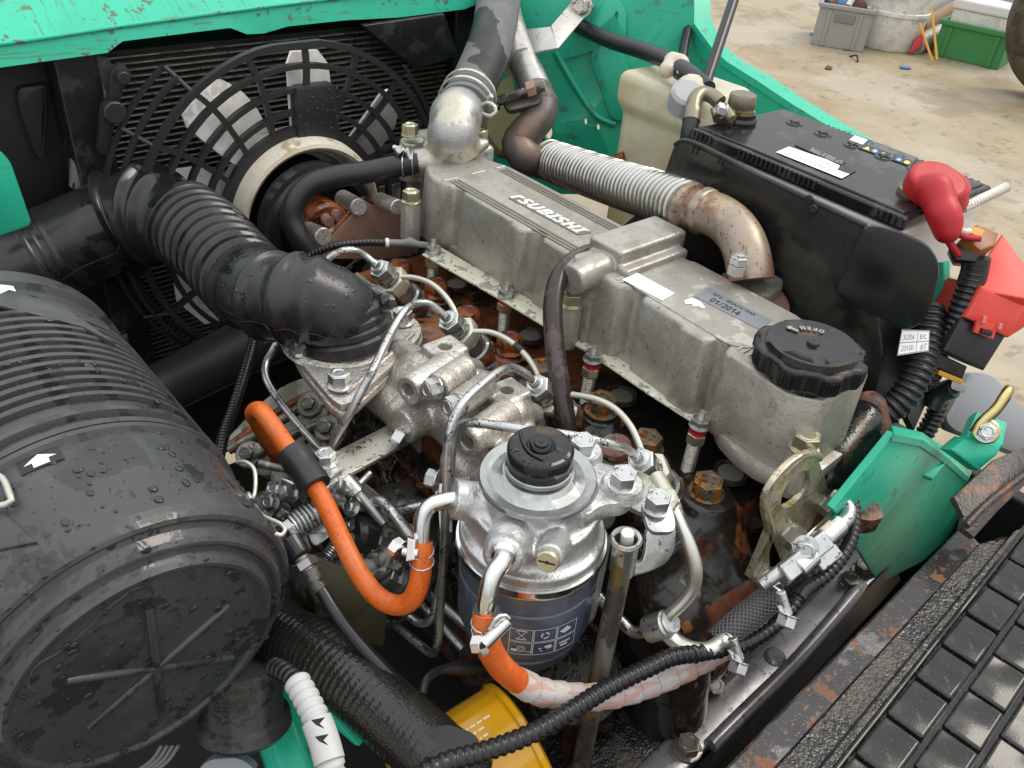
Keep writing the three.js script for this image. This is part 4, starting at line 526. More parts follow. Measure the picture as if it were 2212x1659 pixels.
// ================================================================ intake manifold
{
  const t = thing('intake_manifold', 'pale cast aluminium intake manifold with square flange under the black hose', 'manifold'); const c = new Cast(.01);
  const L = (u, v, d) => at(u, v, d), fy = .799; const F = (y, ...a) => a.map(([u, v]) => { const p = onY(u, v, fy); p.y = y; return p; });
  const outline = [[628, 738], [652, 786], [712, 858], [736, 876], [764, 866], [850, 786], [912, 722], [908, 694], [862, 664], [800, 640], [740, 650]];
  part(t, 'flange_plate', slab(F(fy, ...outline), .0065, { bev: .002, rc: .012 }), K.cast);
  const ctr = onY(770, 750, fy), inset = (k) => F(fy, ...outline).map(p => p.lerp(ctr, k));
  part(t, 'lower_flange', slab(inset(-.03).map(p => p.setY(fy - .007)), .008, { bev: .003, rc: .012 }), K.cast);
  part(t, 'elbow_body', slab(inset(.3).map(p => p.setY(fy - .0155)), .02, { bev: .006, rc: .014 }), K.cast);
  const fc = onY(735, 728, fy); part(t, 'inlet_neck', place(lathe([[.03, -.01], [.05, 0], [.046, .003], [.039, .006], [.0385, .02], [.03, .02]], 48), V(fc.x, fy - .002, fc.z)), K.cast);
  part(t, 'raised_rib', sweep(F(fy + .0005, [748, 850], [800, 806], [860, 752], [892, 722]), .0025, { rad: 8 }), K.cast);
  c.box(V(-.485, .762, -.374), V(-.262, .802, -.318), .012).box(V(-.545, .755, -.372), V(-.43, .785, -.30), .015, .012).cap(V(-.50, .79, -.345), V(-.43, .797, -.345), .016, .014, .012);
  c.box(V(-.37, .69, -.352), V(-.245, .785, -.314), .012, .008).box(V(-.40, .745, -.345), V(-.25, .775, -.308), .010, .008);
  for (const [x, z1, r] of [[-.431, -.303, .0122], [-.356, -.302, .0122], [-.409, -.314, .0112], [-.383, -.314, .0105]]) c.cyl(V(x - .012, z1 < -.31 ? .822 : .812, -.352), V(x, z1 < -.31 ? .8255 : .8135, z1), r, .005).cap(V(x - .014, .806, -.36), V(x - .02, .79, -.385), r * .9, r * .8, .006);
  for (const [x, z] of [[-.431, -.303], [-.356, -.302]]) c.cyl(V(x - .004, .8133, z - .012), V(x + .003, .814, z + .01), .0056, .001, true);
  for (const [x, y] of [[-.462, .817], [-.383, .82]]) c.box(V(x - .0135, .79, -.378), V(x + .0135, y, -.346), .003, .005).cyl(V(x, y - .012, -.362), V(x, y + .01, -.362), .0052, .001, true);
  c.cyl(V(-.432, .783, -.33), V(-.428, .783, -.296), .0145, .006).cap(V(-.33, .80, -.33), V(-.27, .80, -.325), .018, .016, .01).cap(V(-.30, .775, -.315), V(-.28, .72, -.315), .02, .018, .01);
  part(t, 'casting', c.build(.0022), K.cast);
  for (const [u, v, y] of [[733, 832, .802], [870, 695, .80], [650, 760, .80]]) part(t, 'bolt', place(bolt(.0145, 1.4, .7), onY(u, v, y)), K.zinc);
  for (const [u, v, d] of [[-.409, .8255, -.3145], [-.383, .8255, -.3145], [-.335, .752, -.309], [-.30, .735, -.314]]) part(t, 'bolt', place(bolt(.0135, 1.35, .6), V(u, v, d), V(-.05, .1, 1)), K.zinc);
}
// ================================================================ thermostat housing, upper radiator hose
{
  const t = thing('thermostat_housing', 'grey cast thermostat elbow at the far end of the valve cover', 'housing'); const c = new Cast(.01); const A = (u, v, d) => at(u, v, d);
  c.cap(A(978, 292, .885), A(985, 252, .895), .027, .0255, .012).cap(A(985, 252, .9), A(1004, 222, .925), .0255, .0255, .01);
  const b = onY(975, 322, .865); c.box(V(b.x - .04, .80, b.z - .03), V(b.x + .04, .862, b.z + .035), .008, .012).box(V(b.x - .05, .858, b.z - .034), V(b.x + .035, .874, b.z + .03), .006, .01);
  for (const [u, v, y] of [[888, 302, .875], [1036, 316, .87]]) { const p = onY(u, v, y); c.cyl(V(p.x, y - .045, p.z), V(p.x, y, p.z), .0125, .008); }
  c.cap(A(905, 352, .90), A(950, 350, .90), .015, .017, .01).cap(A(990, 345, .89), A(1045, 312, .90), .008, .006, .008);
  part(t, 'casting', c.build(.0024), K.castHousing);
  for (const [u, v, y] of [[886, 292, .882], [1036, 304, .878]]) part(t, 'bolt', place(bolt(.0145, 1.35, .7), onY(u, v, y)), K.yellowBolt);
}
{
  const t = thing('upper_radiator_hose', 'thick black rubber radiator hose smeared with dry grey dust', 'hose');
  part(t, 'tube', sweep(path([1000, 238, .915], [1008, 218, .93], [1030, 170, .96], [1054, 110, .995], [1068, 60, 1.03], [1076, 10, 1.06], [1082, -50, 1.09]), (s, L) => .0262 + .0032 * SS(.03, .0, s) + .002 * SS(.1, .3, s), { rad: 32 }), K.hoseDust);
  const k = thing('spring_clamp', 'light zinc spring band clamp with pinch ears on the radiator hose', 'clamp'); const c0 = at(1004, 226, .922), d = at(1030, 170, .96).sub(c0).normalize(), n = d.clone().cross(V(0, 1, 0)).normalize(), b = n.clone().cross(d);
  for (const s of [.002, .017]) part(k, 'band', (() => { const g = lathe([[.0297, 0], [.0312, 0], [.0312, .0042], [.0297, .0042], [.0297, 0]], 48); return place(g, c0.clone().addScaledVector(d, s), d); })(), K.zincPale);
  part(k, 'bridge', slab([at(988, 182, .925), at(1003, 178, .925), at(1006, 190, .92), at(991, 194, .92)], .002), K.zincPale);
  part(k, 'ear', sweep(path([1036, 232, .905], [1050, 222, .9], [1064, 226, .895], [1072, 238, .895], [1062, 250, .895], [1044, 246, .9], [1038, 236, .905]), .0022, { rad: 8 }), K.zincPale); part(k, 'ear', sweep(path([1036, 222, .91], [1052, 214, .905], [1062, 206, .90]), .0026, { rad: 8 }), K.zincPale);
}
// ================================================================ exhaust
{
  const m = thing('muffler_pipe', 'grey aluminised exhaust pipe with welded strap running up out of view', 'exhaust pipe');
  part(m, 'tube', sweep(path([1086, -50, 1.13], [1094, 20, 1.10], [1110, 80, 1.07], [1130, 130, 1.05], [1152, 180, 1.035], [1166, 215, 1.025]), .0185, { rad: 28 }), K.alumized);
  part(m, 'sleeve', sweep(path([1096, 92, 1.066], [1112, 122, 1.053], [1121, 136, 1.048]), .0215, { rad: 28 }), K.alumized);
  part(m, 'strap', merge(slab([at(1110, 66, 1.07), at(1190, 56, 1.04), at(1205, 104, 1.02), at(1140, 116, 1.04)], .003), slab([at(1190, 56, 1.04), at(1255, -20, 1.10), at(1285, 12, 1.10), at(1206, 104, 1.02)], .003)), K.alumized);
  part(m, 'bolt', place(bolt(.02), at(1256, 14, 1.085), V(.5, .3, .8)), K.zincWarm);
  const c = thing('exhaust_clamp', 'dirty brown exhaust muff clamp with long bolt', 'clamp'); const a = at(1172, 240, 1.02), b = at(1150, 190, 1.035), d = a.clone().sub(b).normalize();
  part(c, 'band', merge(place(lathe([[.0185, -.016], [.021, -.016], [.0235, -.01], [.0215, -.003], [.0215, .003], [.0235, .009], [.021, .015], [.0185, .015]], 36), b.clone().lerp(a, .55), d)), K.sooty);
  part(c, 'saddle', slab([at(1082, 215, 1.0), at(1150, 182, .995), at(1172, 200, .995), at(1168, 222, .99), at(1096, 240, .995)], .012, { bev: .003, rc: .006 }), K.sooty);
  part(c, 'bolt', cyl(at(1076, 218, .995), at(1176, 186, .985), .006), K.darkMetal); part(c, 'nut', place(hexNut(.016, .01), at(1138, 194, .985), at(1176, 186, .985).sub(at(1076, 218, .995))), K.rustPlate); part(c, 'head', place(hexNut(.017, .009), at(1076, 218, .995), at(1076, 218, .995).sub(at(1176, 186, .985))), K.darkMetal);
  const e = thing('exhaust_elbow', 'sooty bent exhaust pipe between muff clamp and flexible bellows', 'exhaust pipe');
  part(e, 'tube', sweep(path([1172, 222, 1.025], [1168, 246, 1.015], [1152, 270, 1.01], [1130, 292, 1.01], [1118, 312, 1.01], [1130, 334, 1.005], [1160, 346, 1.025], [1200, 352, 1.02]), .0195, { rad: 28 }), K.sooty);
  part(e, 'weld_collar', merge(...[[1160, 344, 1.03], [1178, 348, 1.025]].map(([u, v, d2]) => place(lathe([[.019, -.003], [.0225, -.0015], [.0225, .0015], [.019, .003]], 32), at(u, v, d2), V(.9, -.05, .12)))), K.rustPipe);
  const f = thing('exhaust_bellows', 'bright ribbed steel flexible exhaust bellows beside the valve cover', 'bellows');
  const p = [[1186, 346, 1.03], [1260, 372, .955], [1340, 399, .885], [1420, 424, .82], [1486, 449, .775]]; part(f, 'bellows', sweep(path(...p), ribs(.0188, .0248, .0078, .34), { rad: 36, step: .0008 }), K.bellows);
  part(f, 'end_ring', place(lathe([[.02, -.004], [.0246, -.003], [.0246, .003], [.02, .004]], 32), at(1190, 347, 1.025), V(.9, -.05, .12)), K.rustPipe);
  const g = thing('exhaust_downpipe', 'rust brown heat stained exhaust elbow on the manifold flange', 'exhaust pipe');
  part(g, 'tube', sweep(path([1478, 446, .78], [1510, 454, .766], [1545, 464, .752], [1578, 486, .738], [1602, 518, .728], [1614, 552, .722], [1620, 586, .72], [1622, 605, .72]), .0195, { rad: 28 }), K.rustPipe);
  part(g, 'collar', merge(...[[1488, 449, .775, .0235], [1520, 456, .762, .0215]].map(([u, v, d2, r]) => place(lathe([[.019, -.006], [r, -.003], [r, .003], [.019, .006]], 32), at(u, v, d2), V(.8, .02, .05)))), K.rustPipe);
  const h = thing('exhaust_flange', 'grey exhaust flange plate with nut on red brown manifold outlet', 'flange');
  const fy = onZ(1625, 598, -.605); const Y = fy.y; const z = (u, v, y = Y) => onY(u, v, y);
  part(h, 'plate', slab([z(1556, 592), z(1568, 584), z(1610, 590), z(1650, 580), z(1694, 602), z(1692, 618), z(1660, 640), z(1600, 625), z(1572, 600)], .009, { bev: .002, rc: .01 }), K.castGrey);
  part(h, 'nut', place(merge(hexNut(.0125, .009), (() => { const q = hexNut(.0125, .007); q.translate(0, .0095, 0); return q; })(), cyl(V(0, 0, 0), V(0, .0185, 0), .0035)), at(1588, 592, .70), V(0, 1, 0)), K.zinc);
  part(h, 'manifold_outlet', (() => { const c2 = new Cast(.008); const p2 = z(1640, 612); c2.cyl(V(p2.x - .004, Y - .06, p2.z), V(p2.x - .002, Y - .0095, p2.z), .0285, .006).cap(V(p2.x, Y - .05, p2.z), V(p2.x - .04, Y - .09, p2.z + .02), .03, .03, .02).cyl(V(p2.x + .016, Y - .05, p2.z + .006), V(p2.x + .016, Y - .012, p2.z + .006), .02); return c2.build(.003); })(), K.purpleIron);
  // manifold log end showing at the near right of the cover
  const mm = thing('exhaust_manifold', 'rusty exhaust manifold end beyond the near end of the valve cover', 'manifold'); const c3 = new Cast(.012); c3.cap(V(-.24, .77, -.60), V(-.225, .72, -.60), .035, .04, .02).box(V(-.60, .72, -.655), V(-.24, .78, -.605), .02);
  c3.cap(at(1878, 880, .70), at(1890, 960, .705), .014, .014, .008).cap(at(1890, 930, .705), at(1868, 1020, .71), .012, .010, .008); part(mm, 'casting', c3.build(.0035), K.rustIron);
  const cr = thing('rear_head_cover', 'black greasy ribbed casting beside the near end of the valve cover', 'casting'); const c4 = new Cast(.008); c4.cap(at(1806, 985, .655), at(1868, 905, .68), .014, .014, .008).cap(at(1792, 1030, .66), at(1868, 950, .685), .014, .014, .006).cap(at(1806, 1070, .67), at(1862, 1000, .69), .013, .013, .006).cap(at(1850, 900, .69), at(1840, 1040, .70), .012, .012, .01); part(cr, 'casting', c4.build(.003), K.blackWet);
}
// ================================================================ coolant reservoir
{
  const t = thing('coolant_reservoir', 'milky white plastic coolant bottle with moulded carry loop', 'coolant bottle'); const c = new Cast(.012);
  const A = onZ(1350, 190, -.765), y1 = .937; c.box(V(-.672, .70, -.86), V(-.555, y1 - .03, -.775), .012).box(V(-.68, .895, -.866), V(-.55, y1, -.768), .012); 
  c.cap(at(1440, 152, .93), at(1452, 130, .94), .009, .007, .006).cap(at(1452, 130, .94), at(1470, 136, .935), .008, .008, .006).cap(at(1470, 136, .935), at(1478, 160, .925), .008, .009, .006);
  c.cyl(at(1488, 212, .885), at(1494, 190, .90), .017, .004);
  part(t, 'bottle', c.build(.0028), K.milk); const cb = at(1490, 206, .885);
  part(t, 'cap', place(lathe([[0, .012], [.014, .012], [.0175, .009], [.0185, 0], [.0185, -.01], [.016, -.012], [0, -.012]], 28), at(1482, 214, .875), V(.35, .85, .35)), K.greyPanel2, 'grey screw cap');
  part(t, 'hanger_tab', merge(slab([at(1546, 246, .9), at(1590, 198, .9), at(1604, 216, .9), at(1598, 258, .89), at(1570, 272, .89)], .003), slab([at(1505, 252, .86), at(1540, 270, .85), at(1566, 300, .85), at(1530, 310, .85)], .003), slab([at(1500, 212, .9), at(1530, 170, .91), at(1550, 208, .9)], .003)), K.milk);
  const h = thing('overflow_hose', 'black rubber overflow hose drooping to the white coolant bottle', 'hose');
  part(h, 'tube', sweep(path([1150, -40, 1.2], [1190, 6, 1.17], [1240, 48, 1.12], [1310, 84, 1.07], [1390, 110, 1.01], [1444, 132, .96], [1470, 150, .93], [1500, 172, .905], [1526, 196, .89]), (s, L) => .0098 + (s / L > .86 ? .0012 : 0), { rad: 18 }), K.rubber);
  part(h, 'wire_clip', sweep(path([1470, 140, .92], [1464, 158, .915], [1478, 168, .912], [1468, 178, .912], [1482, 186, .91]), .0012, { rad: 6 }), K.zinc);
  const r = thing('prop_rod', 'thin black gas strut rod leaning across the green body side', 'prop rod'); part(r, 'rod', cyl(at(1598, -40, 1.0), at(1522, 190, .93), .0062), K.conduit);
  const w = thing('wiring_conduit', 'black corrugated conduit hanging down the inner green panel at top', 'conduit'); part(w, 'conduit', corr(path([1486, -10, 1.12], [1488, 50, 1.1], [1478, 100, 1.08], [1472, 140, 1.05]), .006, .0055), K.conduit);
  const d = thing('air_duct', 'black ribbed air duct bundle at the top edge', 'duct'); part(d, 'tube', corr(path([1360, -30, 1.22], [1400, 20, 1.2], [1450, 14, 1.2], [1490, -20, 1.2]), .03, .03, 22), K.rubber); part(d, 'tube', corr(path([1340, -40, 1.25], [1390, 40, 1.24], [1430, 44, 1.24], [1470, 10, 1.24]), .02, .03, 20), K.rubber);
  const s = thing('rusty_stay', 'rusty brown stay bar behind the white coolant bottle', 'bar'); part(s, 'bar', cyl(at(1250, 378, 1.08), at(1352, 340, 1.03), .008), K.rust); 
  solo('firewall_lagging', slab([at(1060, 190, 1.13), at(1110, 150, 1.14), at(1130, 260, 1.13), at(1125, 330, 1.12), at(1085, 330, 1.1), at(1050, 280, 1.1)], .02, { bev: .006, rc: .012 }), K.olivePad, 'yellowish felt pad between radiator hose and exhaust', 'felt pad');
}
// ================================================================ battery
{
  const t = thing('battery', 'black topped white car battery with white brand label and warning strip', 'battery'); const y1 = .942, q = (u, v, y = y1) => onY(u, v, y);
  const c4 = [q(1506, 278), q(1983, 474), q(2126, 393), q(1682, 225)];
  const c = c4.reduce((a, p) => a.add(p), V()).multiplyScalar(.25), ex = c4[1].clone().sub(c4[0]).add(c4[2]).sub(c4[3]).normalize(), ez = V(0, 1, 0).cross(ex); const lx = (c4[0].distanceTo(c4[1]) + c4[2].distanceTo(c4[3])) / 4, lz = (c4[0].distanceTo(c4[3]) + c4[1].distanceTo(c4[2])) / 4;
  const W = (x, y, z) => c.clone().addScaledVector(ex, x).addScaledVector(ez, z).setY(y); // x along, z away from viewer positive
  const ob = (w, h, d, x, y, z, r) => { const g = rbox(w, h, d, r); return basis(g, W(x, y, z), ex, V(0, 1, 0), ex.clone().cross(V(0, 1, 0))); };
  part(t, 'case', ob(lx * 2 - .006, .19, lz * 2 - .006, 0, y1 - .0145 - .095, 0, .005), K.white);
  part(t, 'case_step', ob(lx * 2 - .003, .012, lz * 2 - .003, 0, y1 - .021, 0, .003), K.white); 
  part(t, 'lid', merge(ob(lx * 2, .0125, lz * 2, 0, y1 - .008, 0, .003), ob(lx * 2 - .012, .004, lz * 2 - .012, 0, y1 - .002, 0, .0015)), K.lidBlack);
  const teeth = []; const tooth = (x, z, ry) => { const g = new THREE.CylinderGeometry(.0014, .0028, .008, 5); g.translate(0, y1 - .006, 0); return basis(g, W(x, 0, z).setY(0), ex, V(0, 1, 0), ex.clone().cross(V(0, 1, 0))); };
  for (let i = 0; i < 17; i++) teeth.push(tooth(-.055 + i * .0052, -lz - .0008)); for (let i = 0; i < 5; i++) { teeth.push(tooth(-.112 + i * .0052, -lz - .0008)); teeth.push(tooth(.09 + i * .0055, -lz - .0008)); } for (let i = 0; i < 32; i++) teeth.push(tooth(-.09 + i * .0062, lz + .0006)); 
  part(t, 'rim_teeth', merge(teeth), K.lidBlack).userData.kind = 'stuff';
  for (let i = 0; i < 6; i++) part(t, 'vent_plug', basis(place(merge(lathe([[0, .0012], [.0085, .0012], [.0095, 0]], 24), boxAt(V(-.006, .001, -.0008), V(.006, .002, .0008), .0003), boxAt(V(-.0008, .001, -.006), V(.0008, .002, .006), .0003)), V(-.075 + i * .034, 0, 0)), W(0, y1, .036), ex, V(0, 1, 0), ex.clone().cross(V(0, 1, 0))), K.lidBlack);
  const yl = y1 + .0006, s4 = (a) => a.map(([u, v]) => onY(u, v, yl));
  { const tx = print(512, 128, (x, w, h) => { x.fillStyle = '#f3f3f1'; x.fillRect(0, 0, w, h); x.fillStyle = '#0d0d0e'; x.beginPath(); x.moveTo(0, 64); x.lineTo(90, 64); x.lineTo(120, 128); x.lineTo(0, 128); x.fill(); x.fillStyle = '#1a1a1c'; x.font = 'italic 48px sans-serif'; x.fillText('Panasonic', 150, 52); x.font = '32px sans-serif'; x.fillText('CAR BATTERY', 140, 100); x.fillStyle = '#777'; x.fillRect(380, 60, 100, 3); x.fillRect(20, 58, 90, 3); }); 
    const [g, m] = sticker(s4([[1818, 386], [1676, 329], [1704, 317], [1852, 368]]), tx, { r: .3 }); part(t, 'brand_label', g, m, 'white brand label'); }
  { const tx = print(512, 64, (x, w, h) => { x.fillStyle = '#0e0e10'; x.fillRect(0, 0, w, h); x.strokeStyle = '#c9c9c9'; x.lineWidth = 2; x.font = 'bold 50px sans-serif'; x.strokeText('LP DIN 5 TYPE', 20, 50); }); const [g, m] = sticker(s4([[1816, 359], [1716, 313], [1726, 303], [1829, 349]]), tx, { r: .25 }); part(t, 'outlined_print', g, m); }
  { const tx = print(512, 128, (x, w, h) => { x.fillStyle = '#111214'; x.fillRect(0, 0, w, h); x.fillStyle = '#e9e9e9'; x.fillRect(0, 8, 110, 70); x.fillStyle = '#a8a8a8'; for (let r = 0; r < 4; r++) for (let i = 0; i < 26; i++) if (rnd() > .2) x.fillRect(135 + i * 14, 10 + r * 14, 10, 6); const col = ['#d8c23a', '#5d90c8', '#d8c23a', '#d89a9a', '#4b86c4', '#d8c23a']; col.forEach((k, i) => { x.fillStyle = k; x.beginPath(); if (i % 3 === 0 || i === 2) { x.moveTo(130 + i * 62, 118); x.lineTo(158 + i * 62, 74); x.lineTo(186 + i * 62, 118); } else x.arc(158 + i * 62, 97, 23, 0, 7); x.fill(); x.fillStyle = '#f5f5f5'; x.fillRect(150 + i * 62, 92, 18, 14); }); }); const [g, m] = sticker(s4([[1848, 291], [1984, 342], [1968, 360], [1826, 310]]), tx, { r: .3 }); part(t, 'warning_strip', g, m, 'strip of coloured warning symbols'); }
  const n = thing('negative_terminal', 'corroded lead clamp with bent cable lug on the far battery post', 'battery terminal'); const p = onY(1593, 262, y1);
  part(n, 'seat', place(lathe([[.0, 0], [.018, 0], [.019, .003], [.0165, .006], [.0165, .010], [0, .010]], 28), p), K.lidBlack); part(n, 'clamp_ring', place(lathe([[0, .012], [.0125, .012], [.0135, .014], [.0135, .026], [.0125, .028], [.010, .029], [0, .029]], 28), p.clone().setY(y1 - .001)), K.lead); part(n, 'copper_ring', place(lathe([[.0, .0095], [.0145, .0095], [.0145, .0125], [0, .0125]], 28), p), K.brass);
  part(n, 'clamp_arm', merge(slab([at(1535, 230, .835), at(1580, 225, .83), at(1592, 240, .825), at(1580, 258, .82), at(1540, 250, .83)], .012, { bev: .003 }), cyl(at(1568, 238, .82), at(1582, 258, .815), .005)), K.lead); part(n, 'bolt', place(bolt(.011), at(1564, 240, .82), V(-.5, .2, .7)), K.zinc);
  part(n, 'lug', sweep(path([1556, 222, .84], [1535, 206, .845], [1516, 202, .845], [1502, 214, .84], [1497, 236, .835], [1493, 262, .832]), (s, L) => .0074 + (s / L > .75 ? .0016 : 0), { rad: 16 }), K.lead); part(n, 'sleeve', sweep(path([1494, 258, .832], [1488, 290, .832], [1484, 320, .84]), .0082, { rad: 16 }), K.rubber);
  const r = thing('terminal_cover', 'bright red rubber boot over the near battery post', 'terminal cover'); const c2 = new Cast(.008); const A = (u, v, d) => at(u, v, d);
  const up = V(.25, .93, .2).normalize(), p0 = A(2026, 388, .70), p1 = A(2072, 412, .705); c2.cyl(p0.clone().addScaledVector(up, -.016), p0.clone().addScaledVector(up, .002), .0235, .006, false, .004).cyl(A(2048, 392, .705).addScaledVector(up, -.016), A(2048, 392, .705).addScaledVector(up, .001), .0205, .006, false, .004).cyl(p1.clone().addScaledVector(up, -.026), p1.clone().addScaledVector(up, -.006), .0125, .005, false, .003).cap(A(2014, 410, .692), A(2038, 470, .682), .0135, .0105, .004).cap(A(2024, 412, .69), A(2048, 478, .682), .0125, .0105, .005).cap(A(2040, 465, .682), A(2046, 498, .682), .0118, .0105, .005);
  part(r, 'boot', c2.build(.0018), K.red);
  const post = thing('positive_terminal', 'greasy positive post under the red boot', 'battery terminal'); part(post, 'post', place(lathe([[0, 0], [.02, 0], [.02, .004], [.014, .007], [.014, .02], [0, .02]], 24), onY(1990, 420, y1)), K.lead);
  const rp = thing('battery_strap_end', 'frayed end of white rope beside the red battery boot', 'rope'); part(rp, 'rope', sweep(path([2080, 450, .73], [2120, 430, .735], [2150, 416, .74], [2174, 404, .745]), (s) => .0042 + .0005 * Math.sin(s * 1900), { rad: 10, step: .0008 }), K.whiteDirty);
}
{ // tray and shields in front of the battery
  const t = thing('battery_tray', 'wet black steel shield plate standing in front of the battery', 'shield plate'); const Z = -.632; const q = (u, v, k = 0) => onZ(u, v, Z + k);
  part(t, 'plate', slab([q(1455, 315), q(1474, 304), q(1868, 490), q(1868, 510), q(1905, 760), q(1880, 900), q(1800, 1000), q(1480, 720), q(1330, 500), q(1400, 440), q(1436, 370)], .004, { rc: .004 }), K.shield);
  part(t, 'top_flange', sweep([q(1456, 314), q(1474, 305), q(1660, 392), q(1867, 490)].map(p => p.add(V(0, 0, -.002))), .0026, { rad: 8 }), K.shield);
  part(t, 'end_fold', slab([q(1866, 490, .001), q(1876, 498, -.02), q(1888, 640, -.02), q(1872, 640, .001)], .003), K.shield);
  for (const [u, v] of [[1496, 318], [1505, 322], [1552, 340], [1560, 344]]) part(t, 'slot_mark', slab([q(u, v, .0006), q(u + 5, v - 4, .0006), q(u + 2, v + 10, .0006), q(u - 3, v + 14, .0006)], .0008, { bev: 0 }), K.conduit);
  for (const [u, v] of [[1748, 431], [1757, 451]]) part(t, 'rivet', place(lathe([[0, .0012], [.003, .0012], [.0042, 0]], 14), q(u, v, .001), V(0, 0, 1)), K.conduit);
  const f = thing('rubber_flap', 'wet black rubber flap hanging over the near end of the shield plate', 'flap'); const G = (u, v) => onP(u, v, at(1900, 600, .665), V(.35, .1, .93).normalize());
  part(f, 'sheet', slab([G(1866, 482), G(1940, 500), G(2005, 530), G(2032, 575), G(2012, 660), G(1990, 700), G(1955, 716), G(1800, 640)], .005, { rc: .012, bev: .0015 }), K.flapWet);
  solo('tray_base', slab([at(1880, 500, .72), at(2010, 560, .74), at(2016, 720, .75), at(1960, 900, .75), at(1840, 860, .73)], .004), K.blackPaint, 'black tray side below the battery corner at right', 'tray');
}
// ================================================================ air cleaner
const AC = V(-.35273, 1.2 - .42732, -.06205), AD = V(-.99564, .08422, .04017);
{
  const t = thing('air_cleaner', 'large ribbed black air cleaner canister sprinkled with rain drops', 'air cleaner');
  const prof = []; // radius over distance from the end cap, towards the fan
  const body = [[.0955, .0825], [.1052, .083], [.1058, .0865], [.1012, .0885], [.1012, .0935], [.1052, .0955], [.1056, .099], [.1018, .102], [.1015, .1105]];
  for (let i = 0; i < 12; i++) { const a = .1115 + i * .009; body.push([.1, a], [.1046, a + .0014], [.1054, a + .0034], [.1046, a + .0054], [.1, a + .0068]); }
  body.push([.1015, .221], [.1035, .223], [.104, .232], [.1015, .2345], [.1015, .25], [.106, .253], [.106, .268], [.1, .272], [0, .272]);
  part(t, 'canister', place(lathe([[0, .0825], ...body], 120, .6), AC, AD), K.plasticAC);
  const cap = part(t, 'end_cap', place(lathe([[0, -.0135], [.01, -.014], [.055, -.0128], [.0715, -.0118], [.0738, -.0136], [.0762, -.0138], [.0782, -.0118], [.0795, -.0074], [.0825, -.0062], [.0846, -.0078], [.0868, -.0078], [.0888, -.0054], [.0902, .0002], [.093, .0018], [.0955, .0006], [.098, .0014], [.1002, .0046], [.101, .009], [.1012, .03], [.1016, .076], [.1048, .0785], [.105, .082], [.0955, .0825], [0, .0825]], 120, .55), AC, AD), K.plasticAC);
  // moulded star of ribs on the end face
  const e1 = V(0, 1, 0).addScaledVector(AD, -AD.y).normalize(), e2 = AD.clone().cross(e1); const face = (x, y, k = 0) => AC.clone().addScaledVector(e2, x).addScaledVector(e1, y).addScaledVector(AD, -.0134 - k);
  const onFace = (u, v, k = 0) => onP(u, v, face(0, 0, k), AD);
  for (const [a, b] of [[[322, 1316], [350, 1548]], [[494, 1306], [192, 1570]], [[142, 1470], [500, 1420]]]) part(t, 'star_rib', sweep([onFace(...a, -.0012), onFace((a[0] * .8 + b[0] * .2), (a[1] * .8 + b[1] * .2), .0006), onFace((a[0] * .2 + b[0] * .8), (a[1] * .2 + b[1] * .8), .0006), onFace(...b, -.0012)], .0024, { rad: 10, raw: false }), K.plasticAC);
  part(t, 'moulded_outline', sweep([[60, 1470], [75, 1440], [140, 1400], [250, 1300], [300, 1268], [330, 1280], [250, 1350], [170, 1430], [100, 1490], [66, 1490], [60, 1470]].map(([u, v]) => onFace(u, v, -.0016)), .0009, { rad: 6 }), K.plasticAC);
  // arrow plate on the skirt
  const onSide = (u, v, r = .1012) => { const d = ray(u, v), c = AC.clone().sub(EYE); const dp = d.clone().addScaledVector(AD, -d.dot(AD)), cp = c.clone().addScaledVector(AD, -c.dot(AD)); const a = dp.dot(dp), b = -2 * dp.dot(cp), q = cp.dot(cp) - r * r; const k = (-b - Math.sqrt(Math.max(0, b * b - 4 * a * q))) / (2 * a); return d.multiplyScalar(k).add(EYE); };
  const tx = print(256, 128, (x, w, h) => { x.fillStyle = '#151617'; x.fillRect(0, 0, w, h); x.strokeStyle = '#3a3b3c'; x.strokeRect(2, 2, w - 4, h - 4); x.fillStyle = '#f3f3f2'; x.beginPath(); x.moveTo(128, 8); x.lineTo(226, 66); x.lineTo(176, 66); x.lineTo(176, 112); x.lineTo(80, 112); x.lineTo(80, 66); x.lineTo(30, 66); x.closePath(); x.fill(); });
  { const S = [[34, 1000], [126, 964], [140, 990], [46, 1028]]; const cs = S.map(([u, v]) => onSide(u, v, .1022)); const [g, m] = sticker(cs, tx, { r: .2, wrap: (p) => { const k = p.clone().sub(AC); const ax = AD.clone().multiplyScalar(k.dot(AD)); const rd = k.sub(ax).normalize().multiplyScalar(.1024); return AC.clone().add(ax).add(rd); } }); part(t, 'arrow_plate', g, m, 'white arrow plate'); }
  { const tx2 = print(128, 128, (x, w, h) => { x.fillStyle = '#f6f6f4'; x.fillRect(0, 0, w, h); x.fillStyle = '#c9c9c7'; for (let i = 0; i < 8; i++) x.fillRect(10, 70 + i * 6, 70 + 30 * rnd(), 2); }); const cs = [[-60, 614], [28, 620], [52, 664], [-60, 672]].map(([u, v]) => onSide(u, v, .1045)); const [g, m] = sticker(cs, tx2, { wrap: (p) => { const k = p.clone().sub(AC), ax = AD.clone().multiplyScalar(k.dot(AD)); return AC.clone().add(ax).add(k.sub(ax).normalize().multiplyScalar(.1052)); } }); part(t, 'white_sticker', g, m, 'white paper sticker'); }
  part(t, 'end_tray', slab([onSide(-40, 655, .108), onSide(20, 622, .108), onSide(130, 650, .108), onSide(250, 745, .108), onSide(180, 700, .108)], .003), K.plasticAC);
